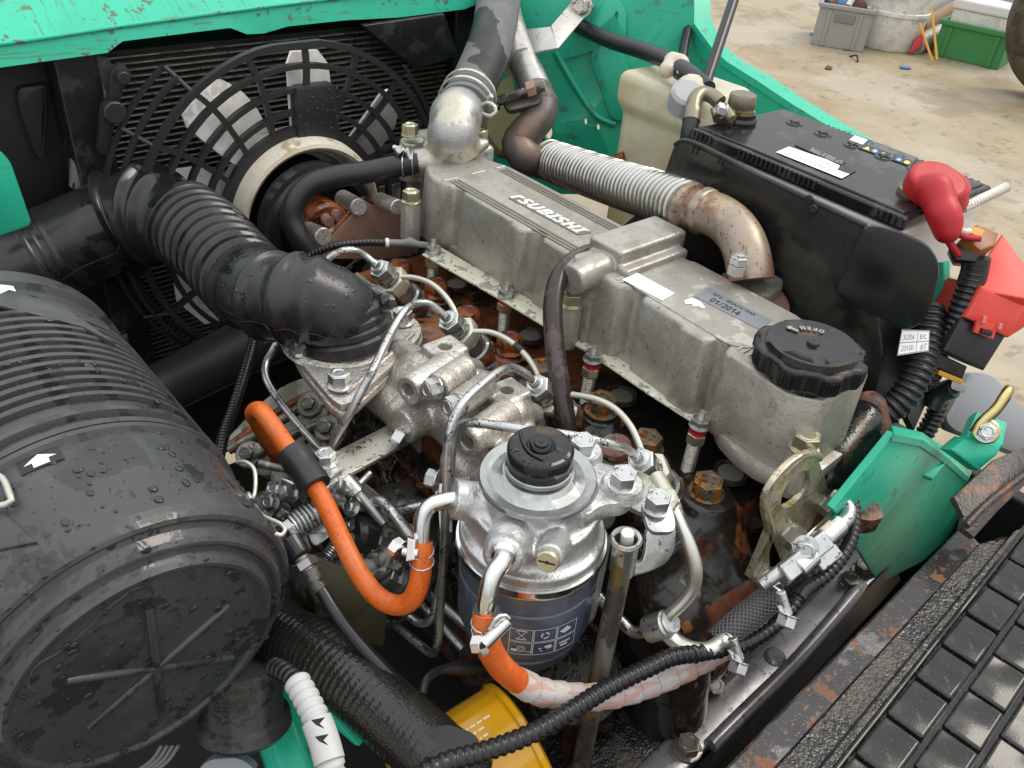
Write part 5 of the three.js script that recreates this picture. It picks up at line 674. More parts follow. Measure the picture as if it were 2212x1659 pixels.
  // latch at the left border, wire bail on the far side
  part(t, 'latch', sweep([onSide(-30, 1020, .105), onSide(2, 1030, .105), onSide(20, 1066, .106), onSide(24, 1084, .106), onSide(-20, 1096, .106)], .0018, { rad: 8 }), K.zincPale); part(t, 'latch_seat', slab([onSide(-20, 1110, .1025), onSide(8, 1105, .1025), onSide(80, 1172, .1025), onSide(-10, 1190, .1025)], .002), K.plasticAC);
  part(t, 'bail_wire', sweep(path([512, 998, .56], [530, 998, .555], [548, 1012, .55], [552, 1040, .545], [548, 1072, .54], [540, 1078, .535], [536, 1066, .535], [548, 1090, .53], [565, 1112, .525], [580, 1120, .52], [606, 1132, .515], [616, 1144, .512], [608, 1156, .51], [594, 1152, .508]), .0014, { rad: 8, step: .002 }), K.zincPale);
  const pick = () => { if (rnd() < .62) { const th = rnd() * 6.283, rr = .099 * Math.sqrt(rnd()); return { p: face(rr * Math.cos(th), rr * Math.sin(th), rr > .089 ? -.0145 : rr > .0785 ? -.0065 : 0), n: AD.clone().negate() }; } const th = -1.2 + 2.3 * rnd(), a = rnd() < .55 ? .012 + .066 * rnd() : .085 + .15 * rnd(); const n = e1.clone().multiplyScalar(Math.cos(th)).addScaledVector(e2, -Math.sin(th)); return { p: AC.clone().addScaledVector(AD, a).addScaledVector(n, a > .11 ? .1046 : .1017), n }; };
  drops(t, 1100, pick, .0004, .0028);
  const o = thing('dust_valve', 'black plastic dust outlet cup below the air cleaner end cap', 'dust valve'); const a0 = at(548, 1500, .50), b0 = at(572, 1562, .505), dd = b0.clone().sub(a0).normalize();
  part(o, 'cup', place(lathe([[.0, -.02], [.026, -.02], [.027, .018], [.031, .020], [.032, .028], [.029, .032], [0, .032]], 40), at(524, 1488, .585), V(.34, -.86, .2)), K.plasticAC);
}
// ================================================================ intake hose
{
  const t = thing('intake_hose', 'fat black rubber intake hose with bellows and ribs, wet with drops', 'hose');
  const yy = (...l) => l.map(([u, v, y]) => onY(u, v, y)); const fc = onY(738, 726, .80);
  const pts = [...path([-70, 640, .86], [-10, 606, .865], [60, 572, .87], [130, 540, .88], [200, 508, .885], [262, 480, .89], [318, 462, .885], [372, 470, .875]), ...yy([420, 498, .802], [462, 534, .81], [505, 580, .818], [548, 622, .825], [590, 642, .83], [638, 648, .836], [676, 654, .836], [706, 666, .831], [726, 682, .823], [738, 702, .811], [742, 714, .804])];
  const cu = smooth(pts), L = cu.getLength(), n = 900, P = cu.getSpacedPoints(n); const uAt = (q) => { let b = 0, bd = 1e9; P.forEach((p, i) => { const d = p.distanceTo(q); if (d < bd) { bd = d; b = i; } }); return b / n * L; };
  const sA = uAt(pts[6]), sB = uAt(pts[7]), c0 = uAt(onY(396, 484, .797)), c1 = uAt(onY(545, 620, .825)), rings = [[uAt(at(262, 480, .89)), .0095, .0055], [sA + .006, .0085, .005], [uAt(at(352, 466, .88)), .004, .006], [uAt(onY(590, 642, .83)), .0048, .0038], [uAt(onY(638, 648, .836)), .005, .0038], [uAt(onY(672, 653, .836)), .004, .0036]], cuffs = [[uAt(at(130, 540, .88)), .0012, .004], [uAt(at(100, 553, .875)), .0014, .0014], [uAt(at(84, 560, .873)), .0014, .0014]];
  const base = (s) => .0475 - .0075 * SS(sA, c0, s) - .0055 * SS(c0, c1, s) + .0028 * SS(c1 + .03, L, s) + .004 * SS(uAt1, uAt1 - .03, s) ; const uAt1 = uAt(at(60, 572, .87));
  const r = (s) => { let q = base(s); for (const [a, h, w] of rings) q += h * Math.exp(-(((s - a) / w) ** 2)); for (const [a, h, w] of cuffs) q += h * Math.exp(-(((s - a) / w) ** 2)); if (s > c0 && s < c1) { const f = ((s - c0) / .0215) % 1; q += .0052 * (SS(0, .32, f) - SS(.66, .98, f)); } return q; };
  const tb = part(t, 'tube', sweep(P, r, { rad: 48, raw: true }), K.rubberHose);
  const seamP = (s, a) => { const i = Math.min(n - 1, Math.max(1, Math.round(s / L * n))), tg = P[i + 1].clone().sub(P[i - 1]).normalize(), up = V(0, 1, 0).addScaledVector(tg, -tg.y).normalize(), sd = up.clone().cross(tg).negate(); const d = up.multiplyScalar(Math.cos(a)).addScaledVector(sd, Math.sin(a)); return { p: P[i].clone().addScaledVector(d, r(s) * .998), n: d }; };
  part(t, 'mould_seam', sweep(Array.from({ length: 60 }, (_, i) => seamP(c1 + (L - .01 - c1) * i / 59, 1.75).p), .0005, { rad: 5, raw: true }), K.rubberHose); part(t, 'mould_seam', sweep(Array.from({ length: 60 }, (_, i) => seamP(.01 + (sA - .03) * i / 59, 1.7).p), .0005, { rad: 5, raw: true }), K.rubberHose);
  part(t, 'end_cuff', place(lathe([[.03, -.006], [.0425, -.004], [.0445, .001], [.0438, .006], [.0408, .0085], [.0424, .011], [.0424, .0145], [.0398, .0165], [.0412, .019], [.0412, .0225], [.0388, .0245], [.0396, .027], [.0392, .0305], [.0355, .034], [.03, .036]], 64), onY(744, 727, .8005), V(-.22, .97, .03)), K.rubberHose);
  for (const s of [.004, .02]) part(t, 'band', (() => { const q = uAt1 - .035 - s; const i = Math.round(q / L * n), g = lathe([[r(q) + .0004, -.002], [r(q) + .0018, -.0012], [r(q) + .0018, .0012], [r(q) + .0004, .002]], 48); return place(g, P[i], P[i + 1].clone().sub(P[i])); })(), K.zincWarm);
  drops(t, 420, () => { const s = c1 - .03 + (L - .012 - c1 + .03) * Math.sqrt(rnd()), a = -1.0 + 2.2 * rnd(); return seamP(s, a); }, .0005, .0022);
  part(t, 'clamp_worm', merge(cyl(at(800, 622, .72), at(838, 648, .705), .0048), cyl(at(770, 594, .735), at(812, 628, .718), .0028), place(hexNut(.0105, .007), at(838, 648, .705), V(.9, -.1, .3)), boxAt(V(-.007, -.006, -.005), V(.007, .006, .005), .002).translate(at(818, 636, .712).x, at(818, 636, .712).y, at(818, 636, .712).z)), K.darkMetal);
  // large pipe further back, cable conduit
  const b = thing('charge_pipe', 'big plain black plastic pipe behind the intake hose', 'pipe'); part(b, 'tube', sweep(path([330, 850, .99], [400, 815, .98], [480, 775, .96], [560, 735, .94], [640, 700, .92]), .031, { rad: 30 }), K.plasticDry);
  solo('wiring_conduit', corr(path([552, 700, .86], [545, 745, .84], [530, 800, .81], [505, 880, .77], [482, 945, .73], [470, 1000, .70]), .0052, .0045, 12), K.conduit, 'thin black corrugated conduit hanging below the intake hose', 'conduit');
  const x = thing('radiator_stay', 'dirty dark support bar beside the lower radiator corner', 'bar'); part(x, 'bar', slab([onX(258, 725, -.89), onX(275, 720, -.89), onX(320, 905, -.89), onX(300, 910, -.89)], .012), K.darkMetal);
}
// ================================================================ fuel filter
{
  const t = thing('fuel_filter', 'fuel filter with dark blue grey canister under a bright cast head', 'fuel filter'); const B = onY(1150, 1140, .80); const ay = V(.0, 1, .03).normalize(); const y = (k) => B.clone().addScaledVector(ay, k - .80);
  const C = (k) => y(k);
  part(t, 'canister', place(lathe([[0, -.114], [.026, -.114], [.036, -.108], [.0415, -.098], [.0435, -.088], [.0428, -.0865], [.0435, -.085], [.0475, -.076], [.0478, -.034], [.0468, -.033], [.0468, -.031], [.0478, -.03], [.0482, -.016], [.0492, -.012], [.0492, -.006], [0, -.006]], 72, .5), C(.80), ay), K.slate);
  part(t, 'seam_ring', place(lathe([[.045, -.013], [.0502, -.0125], [.0508, -.009], [.0502, -.006], [.045, -.005]], 72), C(.80), ay), K.chrome);
  const c = new Cast(.007); const p = C(.80); c.cyl(V(p.x, .793, p.z), V(p.x, .803, p.z), .0485, .004).cyl(V(p.x, .80, p.z), V(p.x, .822, p.z), .041, .008).cyl(V(p.x, .815, p.z), V(p.x + .001, .842, p.z), .033, .006);
  // outlets: left elbow boss, front hooded boss, drain boss, mounting arm
  c.cyl(at(1040, 1085, .545), at(978, 1078, .54), .013, .008).cap(at(1120, 1130, .525), at(1098, 1170, .51), .011, .013, .006).cyl(at(1112, 1150, .522), at(1084, 1207, .494), .0128, .004, false, .004).cyl(at(1205, 1160, .52), at(1186, 1205, .495), .0085, .005).cap(at(1160, 1120, .53), at(1140, 1200, .51), .006, .006, .006);
  c.cap(at(1235, 1085, .545), at(1290, 1075, .555), .016, .012, .01);
  { const ya = .836, A = (u, v) => onY(u, v, ya); part(t, 'mounting_arm', slab([A(1190, 985), A(1212, 958), A(1248, 946), A(1280, 966), A(1296, 1000), A(1345, 1012), A(1376, 1040), A(1376, 1068), A(1350, 1086), A(1300, 1090), A(1262, 1120), A(1215, 1080)], .013, { bev: .0025, rc: .008 }), K.castBright); for (const [u, v] of [[1257, 980], [1344, 1052]]) part(t, 'arm_boss', place(lathe([[0, .004], [.0125, .004], [.014, .002], [.0145, -.004], [0, -.004]], 28), A(u, v)), K.castBright); }
  part(t, 'head', c.build(.0019), K.castBright);
  part(t, 'pump_dish', place(lathe([[.0, .004], [.0225, .004], [.0245, .001], [.030, -.0015], [.0325, -.0005], [.0365, .0], [.0375, -.0012], [.0375, -.004], [.035, -.0055], [.0, -.0055]], 72), C(.8475), ay), K.zincDish); part(t, 'pump_dish_inner', place(lathe([[.018, .0045], [.0215, .006], [.0215, .009], [.018, .012], [0, .012]], 56), C(.8475), ay), K.zincDish);
  part(t, 'pump_knob', place(merge(lathe([[0, .020], [.008, .020], [.0092, .0212], [.0176, .0215], [.0192, .0208], [.0207, .0185], [.0209, .006], [.019, .003], [0, .003]], 56), lathe([[0, .024], [.0042, .024], [.0046, .0236], [.0048, .0205]], 28), lathe([[.0048, .0225], [.0062, .0228], [.0072, .0215], [.0072, .02]], 32), lathe([[0, .0246], [.0012, .0246], [.0016, .024]], 12), (() => { const g = sweep([V(-.016, .0222, .003), V(-.008, .0222, .008), V(.002, .0222, .011), V(.012, .0222, .009)], .0011, { rad: 6 }); return g; })()), C(.851), ay), K.capBlack);
  drops(t.children[t.children.length - 1], 26, () => { const a = rnd() * 6.28, rr = .009 + .0105 * Math.sqrt(rnd()); return { p: C(.851 + .0216).add(V(rr * Math.cos(a), 0, rr * Math.sin(a))), n: ay.clone() }; }, .0006, .0024);
  part(t, 'drain_plug', place(merge(hexNut(.0001, .0001), lathe([[0, .003], [.0013, .003], [.0013, .0038], [.0062, .0038], [.007, .0028], [.007, 0], [0, 0]], 32)), at(1184, 1209, .4955), at(1186, 1205, .495).sub(at(1205, 1160, .52))), K.yellowBolt); part(t, 'plug_slot', place(boxAt(V(-.0052, .003, -.0006), V(.0052, .0041, .0006), .0002), at(1184, 1209, .4955), at(1186, 1205, .495).sub(at(1205, 1160, .52)), .6), K.dark);
  for (const p of [onY(1257, 974, .8405), onY(1344, 1046, .8405), at(1418, 1096, .552)]) part(t, 'bolt', place(bolt(.0145, 1.35, .62), p, V(.02, 1, .05)), K.zinc);
  part(t, 'outlet_pipe', sweep(path([990, 1078, .54], [960, 1082, .538], [930, 1092, .537], [914, 1115, .537], [910, 1145, .538], [910, 1180, .54]), .0054, { rad: 18 }), K.chrome);
  part(t, 'inlet_pipe', sweep(path([1090, 1192, .496], [1084, 1216, .488], [1068, 1236, .484], [1058, 1262, .483], [1054, 1290, .484], [1050, 1325, .488]), .0056, { rad: 18 }), K.chrome); part(t, 'pipe_collar', place(lathe([[.0, 0], [.0085, .001], [.0085, .003], [.007, .005], [0, .005]], 24), at(1090, 1192, .496), at(1084, 1216, .488).sub(at(1090, 1192, .496))), K.chrome);
  // printed pictograms on the canister
  const tx = print(512, 256, (x, w, h) => { x.fillStyle = '#5a6070'; x.globalAlpha = 0; x.fillRect(0, 0, w, h); x.globalAlpha = 1; x.strokeStyle = x.fillStyle = '#c9ccd2'; x.lineWidth = 5; for (let j = 0; j < 2; j++) for (let i = 0; i < 3; i++) { const X = 8 + i * 168, Y = 8 + j * 124; x.strokeRect(X, Y, 158, 112); }
    x.beginPath(); x.moveTo(50, 24); x.lineTo(124, 24); x.lineTo(60, 96); x.lineTo(118, 96); x.lineTo(50, 24); x.stroke(); x.fillRect(46, 98, 80, 6); x.fillRect(60, 16, 60, 6);
    for (let k = 0; k < 3; k++) { const a = k * 2.094 - 1.57; x.beginPath(); x.arc(255, 66, 26, a, a + 1.5); x.lineWidth = 12; x.stroke(); } x.lineWidth = 5;
    x.beginPath(); x.arc(92, 190, 28, 0, 6.3); x.stroke(); x.beginPath(); x.arc(92, 190, 14, 0, 6.3); x.stroke(); x.fillRect(24, 196, 44, 26); x.font = 'bold 22px sans-serif'; x.fillText('ISO', 124, 222);
    x.fillRect(216, 180, 20, 14); x.fillRect(230, 206, 16, 12); x.beginPath(); x.moveTo(250, 170); x.lineTo(300, 160); x.lineTo(320, 190); x.lineTo(280, 200); x.fill(); x.beginPath(); x.moveTo(360, 60); x.lineTo(420, 30); x.lineTo(460, 70); x.lineTo(400, 90); x.fill(); x.fillRect(370, 170, 90, 14); x.fillRect(380, 196, 60, 18); });
  const rC = .0481, cy = (a, k) => { const q = C(k); return q.add(V(rC * Math.sin(a), 0, rC * Math.cos(a))); }; { const a0 = .6, a1 = 1.62; const S = [cy(a0, .755), cy(a1, .755), cy(a1, .725), cy(a0, .725)]; const pos = [], uv = [], idx = [], M = 24; for (let i = 0; i <= M; i++) for (let j = 0; j < 2; j++) { const q = cy(a0 + (a1 - a0) * i / M, j ? .7275 : .7555); pos.push(q.x, q.y, q.z); uv.push(i / M, 1 - j); } for (let i = 0; i < M; i++) idx.push(i * 2, i * 2 + 1, i * 2 + 2, i * 2 + 2, i * 2 + 1, i * 2 + 3); const g = new THREE.BufferGeometry(); g.setAttribute('position', new THREE.Float32BufferAttribute(pos, 3)); g.setAttribute('uv', new THREE.Float32BufferAttribute(uv, 2)); g.setIndex(idx); g.computeVertexNormals(); g.userData.uvm = true; part(t, 'printed_pictograms', g, new THREE.MeshStandardMaterial({ map: tx, alphaTest: .4, roughness: .4, side: THREE.DoubleSide })); }
  // bracket under the head with the dipstick holder
  const k = thing('filter_bracket', 'grey steel bracket joining filter head, dipstick tube and cylinder head', 'bracket');
  part(k, 'plate', slab([at(1290, 1000, .625), at(1400, 1020, .60), at(1470, 1070, .575), at(1450, 1120, .565), at(1390, 1100, .565), at(1330, 1080, .585)], .005, { bev: .001, rc: .006 }), K.zincWarm);
  part(k, 'ear', slab([at(1385, 1085, .555), at(1408, 1068, .56), at(1440, 1072, .56), at(1458, 1110, .552), at(1460, 1150, .545), at(1402, 1150, .54)], .005, { rc: .008 }), K.zinc);
  part(k, 'drop_arm', slab([at(1400, 1148, .54), at(1464, 1140, .545), at(1458, 1190, .55), at(1440, 1222, .55), at(1400, 1240, .55), at(1345, 1252, .55), at(1318, 1240, .55), at(1318, 1218, .55), at(1345, 1222, .55), at(1385, 1215, .55), at(1396, 1190, .545)], .005, { bev: .0015, rc: .004 }), K.zinc);
  const dp = thing('dipstick_tube', 'grey dipstick tube with flared socket right of the filter canister', 'dipstick tube'); const dd = at(1340, 1250, .56).sub(at(1352, 1155, .535)).normalize();
  part(dp, 'socket', merge(place(lathe([[.0075, 0], [.0095, -.0008], [.0105, .0012], [.0095, .003], [.0085, .004], [.0085, .03], [.0075, .032]], 28), at(1353, 1162, .535), dd)), K.zinc); part(dp, 'plug', cyl(at(1354, 1172, .54), at(1356, 1150, .533), .0042), K.whiteDirty); part(dp, 'tube', sweep(path([1346, 1210, .545], [1330, 1290, .56], [1300, 1430, .585], [1275, 1550, .61], [1250, 1680, .635]), .0068, { rad: 18 }), K.dipTube);
}
// ================================================================ engine block and dark masses below
{
  const t = thing('engine_block', 'dark oily engine block below the cylinder head', 'engine block'); const c = new Cast(.02);
  c.box(V(-.70, .36, -.60), V(-.20, .665, -.40), .02).box(V(-.66, .42, -.42), V(-.24, .60, -.36), .02).cap(V(-.30, .56, -.38), V(-.26, .47, -.36), .045, .05, .02).cap(V(-.42, .60, -.37), V(-.36, .52, -.36), .03, .04, .02);
  part(t, 'casting', c.build(.006), K.greasy);
  for (const [u, v, d] of [[880, 1058, .74], [920, 1060, .74]]) part(t, 'bolt', place(bolt(.014), at(u, v, d), V(0, .3, 1)), K.rust);
  part(t, 'rusty_rib', sweep(path([850, 1000, .76], [835, 1030, .75], [850, 1060, .745], [862, 1078, .74]), .006, { rad: 10 }), K.greasy);
  const s = thing('side_casting', 'wet rust brown casting corner beside the conduit at lower right', 'casting'); const c2 = new Cast(.015); c2.cap(at(1440, 1300, .70), at(1570, 1290, .69), .035, .03).cap(at(1540, 1330, .69), at(1500, 1400, .69), .03, .03).box(at(1400, 1500, .74).add(V(-.05, -.05, -.05)), at(1400, 1500, .74).add(V(.06, .04, .05)), .02); part(s, 'casting', c2.build(.004), K.greasy);
  solo('pipe_flange', place(lathe([[0, 0], [.03, 0], [.034, .004], [.034, .012], [.03, .015], [0, .015]], 32), at(1250, 1470, .66), V(.3, .9, .4)), K.greasy, 'oily brown round flange below the fuel filter canister', 'flange');
}
// ================================================================ injection pump side
{
  const h = thing('timing_cover', 'grey cast timing case with bolts and rusty gasket line behind the orange hose', 'casing'); const c = new Cast(.008); const n = V(.35, .75, .5).normalize(), p0 = at(620, 920, .84), q = (u, v, k = 0) => onP(u, v, p0, n).addScaledVector(n, k);
  const sl = (a, th, k) => slab(a.map(([u, v]) => q(u, v, k)), th, { bev: .003, rc: .008 });
  part(h, 'case', sl([[480, 955], [560, 870], [612, 830], [660, 812], [700, 840], [745, 880], [750, 940], [700, 1010], [560, 1030]], .03, 0), K.castGrey);
  part(h, 'step', sl([[520, 990], [600, 930], [690, 875], [720, 890], [640, 985], [560, 1010]], .012, .008), K.castGrey);
  part(h, 'gasket', sweep([q(500, 962, .001), q(560, 918, .001), q(640, 868, .001), q(690, 848, .001), q(720, 856, .001)], .0042, { rad: 8 }), K.rust);
  part(h, 'rib', sweep([q(500, 975, .006), q(580, 930, .006), q(650, 885, .006)], .005, { rad: 10 }), K.castGrey); part(h, 'rib', sweep([q(560, 990, .012), q(640, 945, .012), q(700, 920, .012)], .004, { rad: 10 }), K.castGrey);
  for (const [u, v] of [[676, 880], [546, 986], [712, 930]]) { part(h, 'boss', cyl(q(u, v), q(u, v, .012), .0135), K.castGrey); part(h, 'bolt', place(bolt(.0125, 1.3, .5), q(u, v, .012), n), K.darkMetal); }
  const p = thing('injection_pump', 'dark oily injection pump body with springs and levers', 'injection pump'); const c3 = new Cast(.008), A = at;
  c3.box(V(-.50, .64, -.26), V(-.37, .715, -.18), .012).cyl(A(800, 1140, .68), A(800, 1180, .70), .022).cyl(A(770, 1180, .67), A(860, 1270, .70), .04, .012).cyl(A(690, 1090, .66), A(745, 1060, .67), .014).cap(A(640, 1010, .68), A(760, 1100, .69), .016, .022).cap(A(860, 1120, .70), A(900, 1200, .71), .03, .03).cyl(A(830, 1200, .655), A(860, 1215, .66), .022, .004);
  part(p, 'body', c3.build(.003), K.darkMetal);
  part(p, 'spring', (() => { const a = A(632, 1140, .60), b = A(706, 1092, .615), d = b.clone().sub(a).normalize(), n1 = d.clone().cross(V(0, 1, 0)).normalize(), n2 = n1.clone().cross(d); const pts = []; for (let i = 0; i <= 180; i++) { const t2 = i / 180, an = t2 * 2 * Math.PI * 9; pts.push(a.clone().lerp(b, t2).addScaledVector(n1, .0092 * Math.cos(an)).addScaledVector(n2, .0092 * Math.sin(an))); } return sweep(pts, .0017, { rad: 7, raw: true }); })(), K.zinc);
  part(p, 'spring_core', cyl(A(628, 1143, .605), A(712, 1088, .62), .007), K.zinc); part(p, 'nut', place(hexNut(.014, .008), A(620, 1152, .595), A(700, 1095, .61).sub(A(620, 1152, .595))), K.zinc);
  part(p, 'lever', slab([A(640, 1140, .598), A(652, 1138, .598), A(672, 1188, .60), A(660, 1190, .60)], .003), K.zinc);
  part(p, 'lever_plate', slab([A(662, 1150, .61), A(700, 1118, .62), A(728, 1122, .62), A(735, 1140, .62), A(680, 1185, .61)], .006, { rc: .006, holes: [ring2(0, 0, 1, 12).map(([x, y]) => A(680 + 6 * x, 1150 + 5 * y, .613))] }), K.zincDark);
  part(p, 'governor_box', slab([A(615, 1040, .63), A(700, 1050, .635), A(720, 1100, .635), A(680, 1120, .63), A(620, 1090, .62)], .03, { bev: .004, rc: .006 }), K.olive);
  part(p, 'stop_solenoid', merge(cyl(A(650, 1020, .62), A(678, 1060, .615), .0095), cyl(A(678, 1060, .615), A(690, 1085, .612), .0068), cyl(A(640, 1004, .625), A(650, 1020, .62), .005)), K.darkMetal); part(p, 'screw', place(bolt(.012), A(632, 1062, .61), V(-.1, .5, .9)), K.zinc); part(p, 'screw', place(bolt(.011), A(742, 1052, .64), V(-.1, .7, .7)), K.zinc); part(p, 'screw', place(bolt(.011), A(690, 1035, .63), V(-.1, .7, .7)), K.zincDark);
  part(p, 'rod', merge(cyl(A(735, 1020, .645), A(830, 1130, .65), .0042), cyl(A(742, 1034, .642), A(772, 1068, .642), .0075), cyl(A(764, 1058, .643), A(800, 1022, .655), .003)), K.zinc);
  part(p, 'delivery_cap', place(lathe([[0, .016], [.012, .016], [.016, .012], [.016, 0], [0, 0]], 24), A(790, 1160, .655), V(-.1, .6, .8)), K.conduit); part(p, 'delivery_seat', place(lathe([[0, 0], [.019, 0], [.02, -.004], [.02, -.012], [0, -.012]], 28), A(792, 1165, .66), V(-.1, .6, .8)), K.castGrey);
  part(p, 'banjo_bolt', place(merge(hexNut(.02, .012), place(lathe([[0, .0], [.015, 0], [.015, -.012], [0, -.012]], 24), V(0, 0, 0))), A(852, 1246, .65), V(-.2, .7, .6)), K.zincDark); part(p, 'pipe_nut', place(hexNut(.017, .012), A(838, 1340, .67), V(-.6, .6, .3)), K.darkMetal);
  part(p, 'linkage', merge(slab([A(590, 1005, .60), A(640, 1000, .605), A(660, 1015, .605), A(645, 1036, .605), A(610, 1045, .60), A(580, 1040, .60)], .003, { rc: .005 }), sweep(path([560, 1000, .60], [600, 1010, .60], [640, 1010, .605]), .003, { rad: 8 })), K.darkMetal);
  for (const [u, v, dd, s] of [[600, 1058, .61, .010], [588, 1088, .605, .009], [668, 1072, .625, .010], [716, 1070, .635, .009], [760, 1098, .645, .010], [770, 1136, .65, .009], [820, 1170, .655, .010], [735, 1190, .64, .011], [880, 1150, .665, .010]]) part(p, 'bolt', place(bolt(s), A(u, v, dd), V(-.15 + .3 * rnd(), .7, .6)), rnd() < .5 ? K.zinc : K.zincDark);
  for (const [x, y2] of [[[720, 1150, .635], [760, 1210, .64]], [[745, 1160, .64], [790, 1215, .645]], [[700, 1062, .628], [740, 1088, .635]], [[600, 1100, .60], [640, 1130, .605]]]) part(p, 'union', merge(cyl(A(...x), A(...y2), .0052), place(hexNut(.012, .007), A(...x), A(...y2).sub(A(...x)))), K.darkMetal);
  part(p, 'top_plate', slab([A(700, 1040, .645), A(760, 1018, .655), A(830, 1075, .665), A(790, 1110, .655), A(735, 1090, .645)], .006, { bev: .0015, rc: .006 }), K.castGrey); part(p, 'side_plate', slab([A(740, 1125, .645), A(790, 1120, .655), A(860, 1180, .665), A(830, 1235, .655), A(770, 1195, .645)], .008, { bev: .002, rc: .006 }), K.castGrey);
  part(p, 'small_spring', (() => { const a2 = A(735, 1160, .63), b2 = A(705, 1205, .62), d2 = b2.clone().sub(a2).normalize(), n1 = d2.clone().cross(V(0, 1, 0)).normalize(), n2 = n1.clone().cross(d2), pts = []; for (let i = 0; i <= 120; i++) { const t2 = i / 120, an = t2 * 56; pts.push(a2.clone().lerp(b2, t2).addScaledVector(n1, .0042 * Math.cos(an)).addScaledVector(n2, .0042 * Math.sin(an))); } return sweep(pts, .0008, { rad: 6, raw: true }); })(), K.zinc);
  part(p, 'governor_link', sweep(path([600, 1030, .605], [640, 1048, .60], [690, 1062, .61], [722, 1044, .625]), .0024, { rad: 8 }), K.zinc);
  const loop = thing('steel_loop_pipe', 'zinc plated looped steel pipe beside the fuel filter elbow', 'fuel pipe'); part(loop, 'tube', sweep(path([910, 1185, .64], [880, 1150, .64], [850, 1110, .642], [828, 1086, .645], [810, 1082, .65], [804, 1096, .66], [812, 1118, .665], [840, 1160, .665], [862, 1195, .66]), .0045, { rad: 14 }), K.pipe); part(loop, 'cross_pipe', sweep(path([985, 1070, .66], [930, 1086, .66], [860, 1104, .665], [820, 1112, .67]), .004, { rad: 12 }), K.pipe);
  for (const [a, b, l] of [[[1040, 1380, .68], [880, 1240, .70], 0], [[1000, 1400, .69], [900, 1290, .70], 0]]) solo('lower_fuel_pipe', cyl(A(...a), A(...b), .0042), K.pipe, l || (a[0] > 1020 ? 'upper straight steel pipe passing behind the filter canister' : 'lower straight steel pipe passing behind the filter canister'), 'fuel pipe');
  const ob = thing('cable_bracket', 'olive painted cable bracket with threaded cable end', 'bracket'); const D = .585;
  part(ob, 'plate', slab([A(632, 1200, D), A(648, 1190, D), A(665, 1196, D), A(760, 1240, .60), A(800, 1300, .615), A(770, 1330, .615), A(680, 1300, .59), A(660, 1258, D)], .004, { rc: .004 }), K.olive); part(ob, 'lower_wing', slab([A(700, 1300, .60), A(770, 1240, .605), A(840, 1300, .63), A(830, 1400, .64), A(760, 1380, .62)], .01, { rc: .006 }), K.olive);
  part(ob, 'cable_boot', cyl(A(625, 1168, .575), A(650, 1205, .57), .0095, .008), K.conduit); part(ob, 'thread', thread(A(650, 1205, .57), A(672, 1240, .567), .0055, .0015), K.zincWarm); part(ob, 'ferrule', cyl(A(668, 1232, .567), A(694, 1275, .565), .0068, .0055), K.darkMetal); part(ob, 'nut', place(hexNut(.014, .006), A(655, 1212, .569), A(694, 1275, .565).sub(A(655, 1212, .569))), K.zincDark);
  solo('throttle_cable', sweep(path([692, 1270, .565], [730, 1330, .56], [790, 1405, .555], [870, 1485, .55], [960, 1560, .545], [1020, 1620, .545]), .0046, { rad: 12 }), K.conduit, 'plain black throttle cable slanting down to the corrugated conduit', 'cable');
  solo('thin_wire', sweep(path([806, 1180, .645], [800, 1220, .64], [780, 1290, .625], [765, 1340, .62], [745, 1390, .62]), .0011, { rad: 6 }), K.yellow, 'thin yellow wire hanging in front of the pump', 'wire');
}
